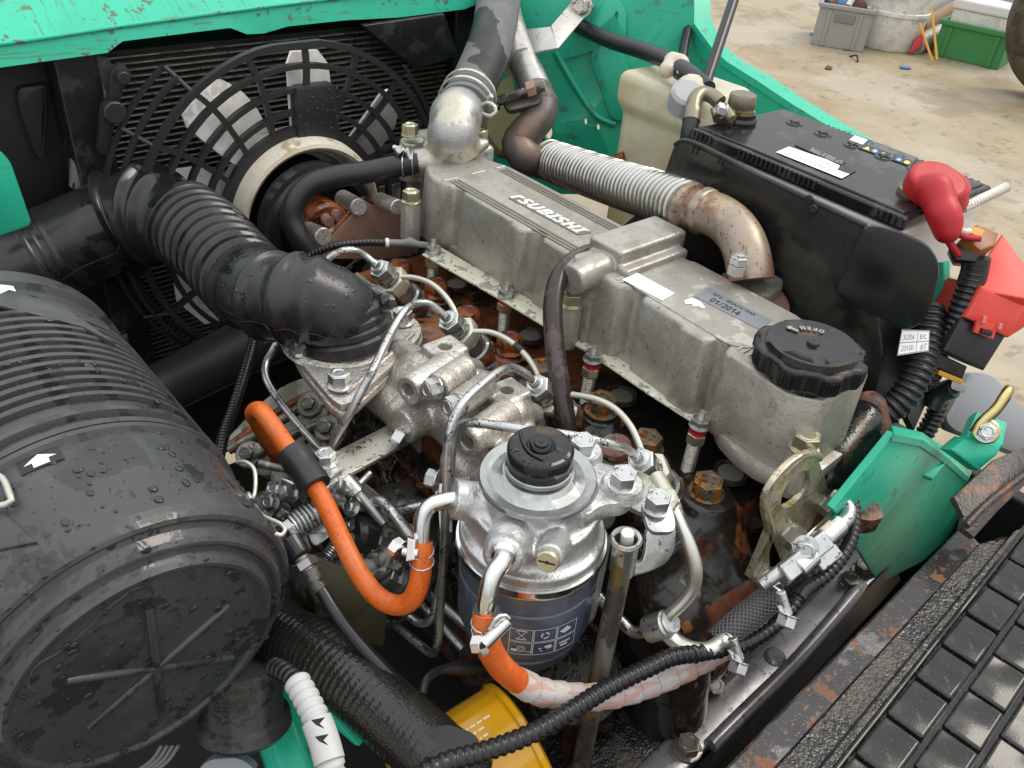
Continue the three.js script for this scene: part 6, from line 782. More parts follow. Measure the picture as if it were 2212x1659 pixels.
{ // orange hose
  const t = thing('fuel_hose', 'orange rubber fuel hose hanging in a U from pump to filter elbow', 'hose', 'orange fuel hoses');
  delete t.userData.group;
  part(t, 'tube', sweep(path([600, 985, .70], [578, 950, .675], [558, 912, .65], [548, 893, .64], [560, 886, .63], [580, 908, .62], [620, 965, .61], [660, 1020, .60], [700, 1085, .59], [740, 1170, .575], [778, 1242, .565], [815, 1288, .558], [852, 1307, .553], [884, 1300, .548], [903, 1268, .543], [911, 1220, .54], [912, 1172, .54]), .0068, { rad: 20 }), K.orange);
  const cl = (u, v, d) => part(t, 'clamp_wire', sweep(ring2(0, 0, .0077, 20).concat([[.0077, 0]]).map(([x, y]) => at(u, v, d).add(V(x, 0, y))), .0007, { rad: 6 }), K.zinc); cl(911, 1190, .54); cl(911, 1213, .54);
  part(t, 'clamp_screw', merge(cyl(at(870, 1190, .535), at(905, 1196, .533), .0032), place(bolt(.010), at(868, 1190, .535), V(-.9, .1, .2)), slab([at(880, 1160, .53), at(898, 1168, .53), at(896, 1210, .53), at(876, 1214, .53)], .006)), K.chrome);
  const r = thing('pipe_grip', 'black rubber cushion clip wrapped around the orange hose', 'clamp'); part(r, 'cushion', sweep(path([630, 978, .607], [654, 1010, .601], [682, 1052, .594]), (s, L) => .0118 - .0012 * Math.exp(-(((s / L - .5) / .2) ** 2)), { rad: 24 }), K.rubber);
  const b = thing('support_bracket', 'flat zinc support bracket bolted between manifold and orange hose clip', 'bracket'); const y = .764, q = (u, v) => onY(u, v, y);
  part(b, 'arm', slab([q(704, 985), q(860, 906), q(876, 908), q(902, 936), q(895, 948), q(712, 1048), q(690, 1040), q(680, 1012)], .0035, { bev: .001, rc: .003, holes: [ring2(0, 0, 1, 14).map(([x, z]) => q(774 + 10 * x, 967 + 6 * z))] }), K.zincWarm);
  part(b, 'front_edge', slab([q(712, 1047), q(896, 947), onY(896, 953, y - .004), onY(712, 1054, y - .004)], .002, { bev: .0004 }), K.zincWarm); part(b, 'bent_end', (() => { const a = q(876, 910), c = q(902, 940); return slab([a, c, c.clone().add(V(.002, -.018, 0)), a.clone().add(V(.002, -.018, 0))], .0035, { bev: .0008 }); })(), K.zincWarm);
  part(b, 'clip_tab', slab([onY(668, 1012, y + .003), onY(705, 978, y + .003), onY(742, 1010, y + .003), onY(690, 1052, y + .003)], .002, { rc: .002 }), K.zinc); part(b, 'bolt', place(bolt(.0135, 1.4, .6), onY(703, 998, y + .004)), K.zinc); part(b, 'nut', place(hexNut(.014, .009), at(876, 950, .66), V(-.9, .2, .3)), K.zinc);
}
// ================================================================ lower middle: spin-on oil filter, hoses, conduits
{
  const t = thing('oil_filter', 'yellow spin-on oil filter canister with faint printed text', 'oil filter'); const a = at(1132, 1600, .60), d = V(-.12, -.18, .95).normalize();
  part(t, 'canister', place(lathe([[0, .0], [.043, 0], [.046, .002], [.047, .006], [.0452, .0075], [.0452, .075], [.044, .083], [.038, .09], [0, .092]], 72, .6), a, d), K.yellow);
  const tx = print(256, 256, (x, w, h) => { x.clearRect(0, 0, w, h); x.fillStyle = '#f7e9bd'; x.font = 'bold 22px sans-serif'; x.fillText('CAUTION', 20, 30); for (let r = 0; r < 8; r++) { let X = 20; const e = 225 - r * 12; while (X < e) { const k = 8 + 22 * rnd(); x.fillRect(X, 46 + r * 22, k, 8); X += k + 6; } } });
  { const e1 = V(0, 1, 0).addScaledVector(d, -d.y).normalize(), e2 = d.clone().cross(e1); const cy = (an, k) => a.clone().addScaledVector(d, k).addScaledVector(e1, .0455 * Math.cos(an)).addScaledVector(e2, .0455 * Math.sin(an)); const pos = [], uv = [], idx = [], M = 20; for (let i = 0; i <= M; i++) for (let j = 0; j < 2; j++) { const p = cy(-.9 + 1.35 * i / M, j ? .064 : .018); pos.push(p.x, p.y, p.z); uv.push(1 - j, i / M); } for (let i = 0; i < M; i++) idx.push(i * 2, i * 2 + 1, i * 2 + 2, i * 2 + 2, i * 2 + 1, i * 2 + 3); const g = new THREE.BufferGeometry(); g.setAttribute('position', new THREE.Float32BufferAttribute(pos, 3)); g.setAttribute('uv', new THREE.Float32BufferAttribute(uv, 2)); g.setIndex(idx); g.computeVertexNormals(); g.userData.uvm = true; part(t, 'printed_text', g, new THREE.MeshStandardMaterial({ map: tx, alphaTest: .5, roughness: .4, side: THREE.DoubleSide })); }
  const w = thing('sensor_lead', 'black taped sensor lead above the yellow oil filter', 'cable'); part(w, 'tube', sweep(path([912, 1498, .57], [920, 1470, .575], [945, 1450, .585], [1000, 1442, .60], [1050, 1444, .62]), (s, L) => .003 + .0026 * SS(.35, .6, s / L), { rad: 12 }), K.rubber); part(w, 'wire', sweep(path([1045, 1442, .62], [1080, 1452, .63], [1110, 1440, .65]), .0012, { rad: 6 }), K.red);
  const sp = thing('spiral_hose', 'thick oily black hose with spiral ribs running to the lower middle', 'hose'); part(sp, 'tube', sweep(path([560, 1330, .62], [612, 1372, .60], [700, 1425, .575], [790, 1498, .555], [880, 1578, .54], [950, 1640, .53], [1010, 1700, .53]), (s) => .0225 + .0002 * Math.sin(s * 1300) , { rad: 36, step: .0009 }), K.spiral);
  part(sp, 'shield_tip', slab([at(900, 1585, .52), at(965, 1560, .515), at(1025, 1585, .515), at(1040, 1615, .51), at(960, 1665, .505), at(900, 1640, .51)], .006, { rc: .006 }), K.shield);
  const cd = thing('wiring_conduit', 'black corrugated conduit crossing in front of the yellow oil filter', 'conduit'); part(cd, 'conduit', corr(path([880, 1690, .485], [960, 1648, .49], [1050, 1622, .50], [1140, 1588, .51], [1230, 1537, .525], [1320, 1482, .545], [1400, 1443, .56], [1450, 1420, .57], [1500, 1412, .58], [1560, 1402, .59]), .0062, .0052, 18), K.conduit);
  const c2 = thing('wiring_conduit', 'black corrugated conduit climbing beside the silver fuel pipes at right', 'conduit'); part(c2, 'conduit', corr(path([1560, 1402, .59], [1610, 1392, .595], [1660, 1362, .60], [1706, 1318, .605], [1738, 1272, .61], [1775, 1250, .615], [1812, 1212, .62], [1840, 1160, .63], [1846, 1105, .64], [1832, 1060, .65], [1810, 1035, .66]), .0052, .0046, 14), K.conduit);
  part(c2, 'tape', sweep(path([1725, 1290, .607], [1738, 1272, .61], [1755, 1262, .612]), .0058, { rad: 12 }), K.rubber);
  solo('cable_tie', sweep(path([1498, 1398, .565], [1508, 1412, .562], [1502, 1430, .565]), .0018, { rad: 6 }), K.conduit, 'small black cable tie around pipe and conduit', 'cable tie');
  // filter hose, taped
  const o = thing('fuel_hose', 'orange fuel hose from the filter inlet, spiral taped with clear film further on', 'hose'); part(o, 'tube', sweep(path([1050, 1322, .488], [1049, 1350, .49], [1056, 1395, .496], [1078, 1435, .503], [1110, 1465, .512], [1135, 1480, .52]), .0078, { rad: 20 }), K.orange);
  const wp = path([1118, 1470, .515], [1160, 1492, .53], [1210, 1502, .545], [1270, 1506, .56], [1330, 1500, .575], [1400, 1480, .59], [1480, 1446, .605], [1560, 1400, .62], [1610, 1350, .635], [1640, 1325, .64]); part(o, 'film_wrap', sweep(wp, (s) => .0082 + .0011 * (((s + .002) / .0165) % 1), { rad: 22, step: .0008 }), K.wrap);
  part(o, 'clamp', merge(sweep(ring2(0, 0, .0083, 20).concat([[.0083, 0]]).map(([x, y]) => at(1049, 1345, .489).add(V(x, .1 * x, y))), .0007, { rad: 6 }), sweep(ring2(0, 0, .0083, 20).concat([[.0083, 0]]).map(([x, y]) => at(1050, 1362, .49).add(V(x, .1 * x, y))), .0007, { rad: 6 })), K.zinc); part(o, 'clamp_screw', merge(cyl(at(1046, 1392, .475), at(1098, 1340, .478), .0038), place(bolt(.009), at(1046, 1392, .475), V(-.7, -.4, .5)), sweep(path([1056, 1358, .475], [1072, 1336, .473], [1088, 1328, .473], [1100, 1336, .475]), .0013, { rad: 8 })), K.chrome);
  part(o, 'hose_end', place(lathe([[.0, .0006], [.0055, .0006], [.0078, 0], [.0078, -.003]], 24), at(1051, 1316, .487), V(.02, 1, .1)), K.rubber);
  const wc = thing('white_conduit', 'white corrugated conduit wrapped with torn tape at the bottom left', 'conduit'); part(wc, 'conduit', corr(path([640, 1470, .50], [665, 1515, .49], [690, 1570, .48], [712, 1640, .472], [725, 1710, .47]), .0079, .0058, 20), K.wrapGrey); part(wc, 'black_end', corr(path([590, 1440, .52], [615, 1452, .51], [642, 1474, .50]), .0062, .005, 14), K.conduit); part(wc, 'tape', sweep(path([684, 1556, .48], [700, 1600, .475], [712, 1645, .47]), .0087, { rad: 18 }), K.wrapGrey);
  for (const [u, v] of [[688, 1560], [696, 1596]]) part(wc, 'torn_gap', slab([at(u - 16, v - 4, .458), at(u + 14, v - 10, .458), at(u + 2, v + 4, .458), at(u + 12, v + 14, .458), at(u - 6, v + 6, .458)], .0006, { bev: 0 }), K.conduit);
  solo('frame_tube', cyl(at(560, 1440, .66), at(680, 1760, .60), .021), K.green, 'green painted round frame tube at the bottom behind the white conduit', 'frame tube'); solo('frame_lip', slab([at(548, 1428, .64), at(590, 1430, .63), at(690, 1500, .63), at(770, 1620, .62), at(755, 1625, .62), at(640, 1480, .64)], .01), K.green, 'green frame edge under the thick spiral hose', 'frame');
  solo('pale_bracket', slab([at(420, 1670, .60), at(450, 1640, .60), at(520, 1636, .60), at(560, 1670, .60)], .01, { rc: .01 }), K.greyPanel, 'pale grey plate edge at the bottom border below the air cleaner', 'plate');
  for (let i = 0; i < 4; i++) solo('loose_wire', sweep(path([350 + i * 12, 1610, .58], [330 + i * 12, 1640, .58], [290 + i * 14, 1670, .58]), .0014, { rad: 6 }), K.greyStuff, ['leftmost', 'second from left', 'third from left', 'rightmost'][i] + ' of the four thin grey wires below the air cleaner', 'wire', 'thin grey wires below the air cleaner');
}
// ================================================================ near right: lifting eye, pipes, flywheel housing, floor plate
{
  const X = -.186, q = (u, v, k = 0) => onX(u, v, X + k); const t = thing('lifting_eye', 'yellow passivated lifting eye plate with oblong hole bolted to the head end', 'lifting eye');
  const hole = ring2(0, 0, 52, 28, 21, -.98).map(([x, y]) => q(1718 + x, 1057 + y));
  part(t, 'plate', slab([q(1652, 1112), q(1653, 1080), q(1664, 1055), q(1682, 1030), q(1710, 1000), q(1736, 982), q(1756, 978), q(1768, 988), q(1791, 1056), q(1774, 1090), q(1762, 1122), q(1705, 1204), q(1682, 1228), q(1660, 1228), q(1660, 1170), q(1660, 1140)], .005, { bev: .0014, rc: .004, holes: [hole] }), K.yellowZinc);
  part(t, 'rolled_edge', sweep([[1768, 988], [1752, 980], [1732, 985], [1706, 1004], [1680, 1032], [1662, 1060], [1653, 1086], [1656, 1116], [1664, 1150], [1650, 1190], [1628, 1250]].map(([u, v]) => q(u, v, -.003)), .0036, { rad: 12 }), K.yellowZinc);
  part(t, 'lower_leg', slab([q(1664, 1150), q(1690, 1215), q(1660, 1232), q(1628, 1256), q(1621, 1250), q(1645, 1196)], .006, { bev: .001 }), K.yellowZinc);
  const bn = V(1, .1, .25); for (const [u, v, s] of [[1790, 1085, .0145], [1712, 1150, .0165], [1660, 1248, .016]]) part(t, 'bolt', place(bolt(s, 1.3, .66), q(u - 8, v + 3, .001), bn), K.boltWhite);
  const s = thing('pipe_assembly', 'silver clamped fuel return pipes below the lifting eye', 'pipes'); const A = at;
  part(s, 'mounting_strip', slab([A(1716, 1178, .60), A(1804, 1098, .625), A(1812, 1100, .625), A(1806, 1116, .622), A(1728, 1188, .598), A(1722, 1240, .59), A(1710, 1250, .588), A(1708, 1200, .595)], .003), K.zinc);
  part(s, 'tube', sweep(path([1690, 1252, .59], [1730, 1215, .597], [1770, 1175, .605], [1805, 1140, .613], [1830, 1118, .62], [1832, 1098, .625], [1818, 1082, .63], [1800, 1070, .635]), .0056, { rad: 16 }), K.pipe); part(s, 'tube', sweep(path([1646, 1262, .592], [1680, 1238, .59], [1722, 1196, .60]), .0046, { rad: 14 }), K.pipe);
  part(s, 'union', merge(cyl(A(1716, 1230, .588), A(1752, 1196, .595), .009), cyl(A(1775, 1165, .603), A(1812, 1132, .612), .0085)), K.chrome); part(s, 'clip', merge(...[[1716, 1222, .585], [1766, 1180, .595], [1785, 1200, .602]].map(([u, v, d]) => place(rbox(.014, .006, .02, .002), A(u, v, d), V(.5, .6, .4)))), K.zinc); part(s, 'bolt', place(bolt(.0125), A(1740, 1182, .592), V(.4, .4, .7)), K.zinc);
  for (const [u, v, l] of [[1692, 1292, 'bright hose clamp at the upper end of the braided hose'], [1588, 1392, 'bright hose clamp at the lower end of the braided hose']]) { const k = thing('hose_clamp', l, 'clamp'); part(k, 'band', sweep(path([u - 20, v - 24, .585], [u - 6, v - 14, .58], [u + 4, v + 8, .582], [u - 2, v + 22, .585]), .0014, { rad: 8 }), K.chrome); part(k, 'screw', merge(cyl(A(u - 6, v - 14, .578), A(u + 10, v + 36, .58), .0034), place(bolt(.0115), A(u + 10, v + 36, .58), V(.3, -.6, .6)), slab([A(u - 14, v + 16, .577), A(u + 14, v + 12, .577), A(u + 22, v + 32, .577), A(u - 4, v + 38, .577)], .005)), K.zinc); }
  const b = thing('braided_hose', 'black fabric braided hose end at lower right', 'hose'); const bp = path([1552, 1388, .598], [1590, 1352, .60], [1630, 1320, .603], [1676, 1282, .605]); part(b, 'tube', sweep(bp, .0098, { rad: 24 }), K.braid);
  const br = []; { const cu = smooth(bp), L = cu.getLength(), n1 = 90, P = cu.getSpacedPoints(n1); for (let k = 0; k < 16; k++) for (const dir of [-1, 1]) { const pts = []; for (let i = 0; i <= n1; i++) { const tg = P[Math.min(n1, i + 1)].clone().sub(P[Math.max(0, i - 1)]).normalize(), a1 = V(0, 1, 0).addScaledVector(tg, -tg.y).normalize(), a2 = tg.clone().cross(a1), an = k / 16 * 6.283 + dir * i / n1 * L * 110; pts.push(P[i].clone().addScaledVector(a1, .0098 * Math.cos(an)).addScaledVector(a2, .0098 * Math.sin(an))); } br.push(sweep(pts, .0006, { rad: 4, raw: true, cap: false })); } } part(b, 'braid', merge(br), K.braidLight).userData.kind = 'stuff';
  const w = thing('return_pipe', 'bright steel return pipe bending down from the nearest injector', 'fuel pipe'); part(w, 'tube', sweep(path([1455, 1100, .575], [1468, 1130, .572], [1490, 1180, .57], [1502, 1225, .572], [1498, 1268, .578], [1476, 1300, .583], [1450, 1325, .587], [1438, 1340, .59]), .0048, { rad: 16 }), K.pipePale); part(w, 'banjo', merge(cyl(A(1418, 1030, .60), A(1440, 1070, .585), .0062), place(hexNut(.012, .012), A(1440, 1070, .585), A(1455, 1100, .575).sub(A(1440, 1070, .585))), cyl(A(1446, 1080, .583), A(1464, 1116, .573), .0062, .0045)), K.injNut);
  part(w, 'junction', merge(cyl(A(1400, 1360, .60), A(1444, 1346, .588), .0098), cyl(A(1440, 1347, .59), A(1452, 1342, .586), .0085)), K.pipe); part(w, 'lower_tube', sweep(path([1432, 1362, .592], [1460, 1386, .59], [1492, 1402, .585], [1530, 1404, .585], [1566, 1382, .592]), .0058, { rad: 16 }), K.pipePale); part(w, 'cross_tube', sweep(path([1240, 1230, .64], [1290, 1285, .63], [1340, 1340, .62], [1368, 1366, .615], [1405, 1362, .605]), .0044, { rad: 14 }), K.pipe);
}
{ // flywheel housing strip
  const y = .60; const q = (u, v, k = 0) => { const p = onY(u, v, y + k); return p; };
  const t = thing('flywheel_housing', 'wet black flywheel housing cover strip with bolts at lower right', 'housing');
  part(t, 'casting', slab([q(1180, 1720, -.006), q(1290, 1560, -.006), q(1560, 1380, -.006), q(1810, 1160, -.006), q(1880, 1110, -.006), q(1912, 1136, -.006), q(1470, 1600, -.006), q(1300, 1760, -.006)], .05, { rc: .01 }), K.rough);
  part(t, 'cover', slab([q(1270, 1760), q(1440, 1592), q(1672, 1356), q(1888, 1132), q(1920, 1140), q(1942, 1162), q(1930, 1206), q(1890, 1250), q(1700, 1440), q(1530, 1610), q(1380, 1780)], .012, { bev: .003, rc: .01 }), K.plateWet);
  part(t, 'bead', sweep([q(1535, 1610, .0), q(1600, 1545, .002), q(1720, 1426, .002), q(1850, 1276, .002), q(1860, 1262, 0)], .006, { rad: 16 }), K.plateWet); part(t, 'bead', sweep([q(1884, 1228, 0), q(1905, 1206, .002), q(1938, 1176, .001)], .0055, { rad: 14 }), K.plateWet);
  { const e = [[1390, 1782], [1540, 1618], [1712, 1438], [1890, 1256], [1930, 1212]]; const T = e.map(p => q(...p, -.001)), B = e.map(p => q(...p, -.09).add(V(.02, 0, .02))); part(t, 'skirt', loft([T, B, B.map(p => p.clone().add(V(-.02, 0, -.02))), T.map(p => p.clone().add(V(-.004, -.014, -.004)))]), K.blackPaint); }
  for (const [u, v, s] of [[1862, 1232, .0135], [1484, 1618, .0155]]) part(t, 'bolt', place(bolt(s, 1.5, .55), q(u, v, .001), V(0, 1, .05)), K.boltDark); for (const [u, v] of [[1675, 1418], [1904, 1190]]) part(t, 'plug', place(lathe([[0, .0022], [.007, .0022], [.0095, 0]], 24), q(u, v, .001)), K.plateWet); for (const [u, v] of [[1538, 1486], [1830, 1256]]) part(t, 'bolt', place(bolt(.0135, 1.3, .7), q(u, v, .0), V(.3, .9, .2)), K.boltDark);
  const k = thing('housing_stay', 'small rusty bolt block beyond the end of the flywheel housing', 'bolt block'); part(k, 'block', slab([at(1855, 1090, .67), at(1900, 1085, .67), at(1912, 1118, .66), at(1880, 1128, .66), at(1850, 1116, .66)], .02, { rc: .004 }), K.rustIron);
}
{ // floor plate with rubber mat of rectangular studs
  const y = .735, q = (u, v, k = 0) => onY(u, v, y + k); const t = thing('floor_plate', 'wet black steel floor plate with rusty raised lip at lower right', 'floor plate');
  const A0 = [1540, 1700], A1 = [2078, 1134];
  const e0 = (s, k = 0) => q(1520 + (2078 - 1520) * s, 1708 + (1136 - 1708) * s, k), e1 = (s, k = 0) => q(1632 + (2110 - 1632) * s, 1700 + (1178 - 1700) * s, k), e2 = (s, k = 0) => q(1768 + (2212 - 1768) * s, 1700 + (1140 - 1700) * s, k), S = [-.15, 0, .1, .2, .3, .4, .5, .6, .7, .8, .9, 1];
  part(t, 'lip', loft([S.map(s => e0(s, -.05)), S.map(s => e0(s, -.002)), S.map(s => e0(s, 0).lerp(e1(s), .08)), S.map(s => e1(s, .0)), S.map(s => e1(s, -.004).lerp(e2(s, -.004), .06)), S.map(s => e1(s, -.05).lerp(e2(s, -.05), .06))]), K.lip);
  part(t, 'web', loft([S.map(s => e1(s, -.003).lerp(e2(s, -.003), .065)), S.map(s => e2(s, -.003).lerp(e1(s, -.003), .28)), S.map(s => e2(s, .003).lerp(e1(s, .003), .2)), S.map(s => e2(s, .003)), S.map(s => e2(s, -.03)), S.map(s => e1(s, -.03).lerp(e2(s, -.03), .065))]), K.plateGrit);
  const m = thing('floor_mat', 'wet black rubber floor mat with rows of raised rectangular studs', 'floor mat'); const ym = .737; const q2 = (u, v, k = 0) => onY(u, v, ym + k);
  const dz = q2(2212, 1140).sub(q2(1790, 1672)).setY(0).normalize(), o = q2(1790, 1672), dx = V(0, 1, 0).cross(dz).negate(); if (dx.dot(V(1, 0, 0)) < 0) dx.negate();
  const M = (a, b, k = 0) => o.clone().addScaledVector(dz, a).addScaledVector(dx, b).setY(ym + k);
  part(m, 'sheet', slab([M(-.14, -.002, 0), M(.46, -.002, 0), M(.46, .32, 0), M(-.14, .32, 0)], .006, { bev: .002 }), K.mat);
  part(m, 'border', sweep([M(-.14, .0015, .0002), M(.46, .0015, .0002)], .0024, { rad: 12, step: .02 }), K.mat);
  const W = .0246, Hh = .0385; const stud = rbox(Hh, .0055, W, .0024, 4); let nst = 0;
  for (let r = 0; r < 12; r++) for (let k = -5; k < 16; k++) { const p = M(k * .0415 + (r % 2 ? .02 : 0), .0165 + r * .0278, .0016 + .0006 * rnd()); if (nst++ > 280) continue; const g = boxUV(stud.clone()); const ms = new THREE.Mesh(g, K.mat); ms.name = 'stud'; ms.castShadow = ms.receiveShadow = true; ms.position.copy(p); ms.rotation.y = Math.atan2(-dz.z, dz.x) + .03 * (rnd() - .5); ms.rotation.z = .1 * (rnd() - .5); ms.rotation.x = .1 * (rnd() - .5); m.add(ms); }
  const b = thing('rusty_flange', 'brown rusty steel flange corner at the right border', 'bracket'); part(b, 'plate', slab([at(2052, 1078, .66), at(2142, 996, .69), at(2230, 955, .70), at(2240, 1020, .70), at(2160, 1100, .66), at(2106, 1160, .64), at(2082, 1136, .64), at(2090, 1110, .645)], .006), K.rustDark); part(b, 'edge', sweep(path([2086, 1135, .638], [2130, 1090, .655], [2230, 1012, .69]), .003, { rad: 8 }), K.rustDark);
}
{ // fuse box, connectors, cables at the right border
  const t = thing('fuse_box', 'red lidded black fuse box held upright at the right border', 'fuse box'); const n = V(.75, .35, .55).normalize(), p0 = at(2120, 680, .70), q = (u, v, k = 0) => onP(u, v, p0, n).addScaledVector(n, k);
  part(t, 'lid', slab([q(2121, 617), q(2212, 655), q(2250, 610), q(2260, 680), q(2180, 731), q(2145, 715), q(2084, 686)], .05, { bev: .003 }), K.redBox);
  part(t, 'lid_top', slab([q(2118, 614, .002), q(2180, 570, -.03), q(2250, 520, -.05), q(2260, 610, -.004), q(2212, 655, .002)], .01, { bev: .002 }), K.redBox); part(t, 'clip', slab([q(2105, 690, .004), q(2150, 700, .004), q(2140, 732, .004), q(2098, 716, .004)], .004, { bev: .001 }), K.redBox); part(t, 'clip_rib', merge(slab([q(2114, 680, .007), q(2122, 680, .007), q(2118, 696, .007), q(2110, 696, .007)], .004), slab([q(2148, 694, .007), q(2156, 696, .007), q(2152, 712, .007), q(2144, 708, .007)], .004)), K.redLight); part(t, 'latch', slab([q(2112, 706, .007), q(2136, 712, .007), q(2132, 724, .007), q(2108, 718, .007)], .005, { bev: .002 }), K.conduit);
  part(t, 'base', slab([q(2080, 688, -.003), q(2180, 728, -.003), q(2132, 804, -.003), q(2042, 760, -.003)], .045, { bev: .003 }), K.plasticDry); part(t, 'plug', slab([q(2044, 768, -.012), q(2110, 800, -.012), q(2098, 830, -.012), q(2034, 800, -.012)], .03, { bev: .002 }), K.conduit); part(t, 'orange_lock', slab([q(2036, 802, -.004), q(2090, 824, -.004), q(2084, 834, -.004), q(2032, 812, -.004)], .006, { bev: .001 }), K.strap);
  const c = thing('wire_connector', 'brown and black wire connectors under the red battery boot', 'connector'); const a = at(2100, 510, .70); part(c, 'shell', merge(slab([at(2080, 512, .69), at(2112, 482, .70), at(2158, 505, .70), at(2150, 530, .69), at(2120, 540, .685)], .02, { bev: .002 })), K.connector); part(c, 'black_shell', slab([at(2050, 536, .70), at(2078, 520, .695), at(2120, 545, .69), at(2108, 566, .69), at(2064, 560, .695)], .02, { bev: .002 }), K.conduit); part(c, 'lock', slab([at(2090, 500, .685), at(2106, 488, .687), at(2130, 498, .687), at(2118, 514, .684)], .004), K.strap);
  part(c, 'red_wire', sweep(path([2040, 500, .69], [2052, 525, .69], [2070, 550, .695]), .0032, { rad: 10 }), K.red); part(c, 'red_wire', sweep(path([2056, 498, .69], [2085, 512, .685], [2118, 516, .683]), .0026, { rad: 10 }), K.red); part(c, 'white_wire', sweep(path([2060, 492, .69], [2080, 500, .686], [2096, 500, .686]), .0026, { rad: 10 }), K.whiteDirty);
  const w = thing('wiring_conduit', 'black corrugated conduit dropping from the connectors to the fuse box', 'conduit'); part(w, 'conduit', corr(path([2112, 560, .70], [2100, 600, .705], [2078, 660, .71], [2050, 720, .72], [2020, 770, .73], [2004, 830, .74]), .0098, .0052, 18), K.conduit); part(w, 'tape', sweep(path([2110, 556, .70], [2104, 590, .705], [2094, 620, .708]), .0108, { rad: 14 }), K.rubber);
  const v = thing('wiring_conduit', 'thick black corrugated conduit with white tag beside the black shield', 'conduit'); part(v, 'conduit', corr(path([2008, 660, .72], [1998, 740, .715], [1984, 800, .71], [1950, 860, .71], [1905, 900, .715], [1890, 920, .72]), .0128, .0062, 20), K.conduit);
  { const tx = print(256, 128, (x, ww, h) => { x.fillStyle = '#f2f2ef'; x.fillRect(0, 0, ww, h); x.strokeStyle = '#333'; x.lineWidth = 3; x.strokeRect(4, 4, ww - 8, h - 8); x.beginPath(); x.moveTo(4, 66); x.lineTo(252, 66); x.moveTo(150, 4); x.lineTo(150, 124); x.stroke(); x.fillStyle = '#222'; x.font = '38px sans-serif'; x.fillText('3LE04', 22, 52); x.fillText('B/C', 170, 52); x.fillText('20100', 22, 110); x.font = 'italic 44px serif'; x.fillText('φT', 176, 112); }); const [g, m] = sticker([[1948, 712], [2008, 714], [2006, 758], [1938, 768]].map(([u, k]) => at(u, k, .692)), tx); part(v, 'tag', g, m, 'white printed cable tag'); }
  const z = thing('wiring_conduit', 'black corrugated cable end entering the green step box', 'conduit'); part(z, 'conduit', corr(path([2020, 830, .76], [2030, 860, .76], [2018, 900, .765], [1990, 950, .77]), .0085, .005, 16), K.conduit); part(z, 'sleeve', sweep(path([2060, 838, .74], [2030, 850, .75], [2012, 880, .755]), .009, { rad: 14 }), K.rubber); part(z, 'foil', slab([at(2060, 815, .735), at(2092, 830, .735), at(2085, 850, .735), at(2052, 840, .735)], .01, { rc: .004 }), K.zincDark);
  solo('cable_stay', slab([at(1960, 900, .75), at(1990, 800, .755), at(2000, 800, .755), at(2006, 860, .755), at(1976, 930, .75)], .01), K.blackPaint, 'black stay plate between thick conduit and green step box', 'plate');
}
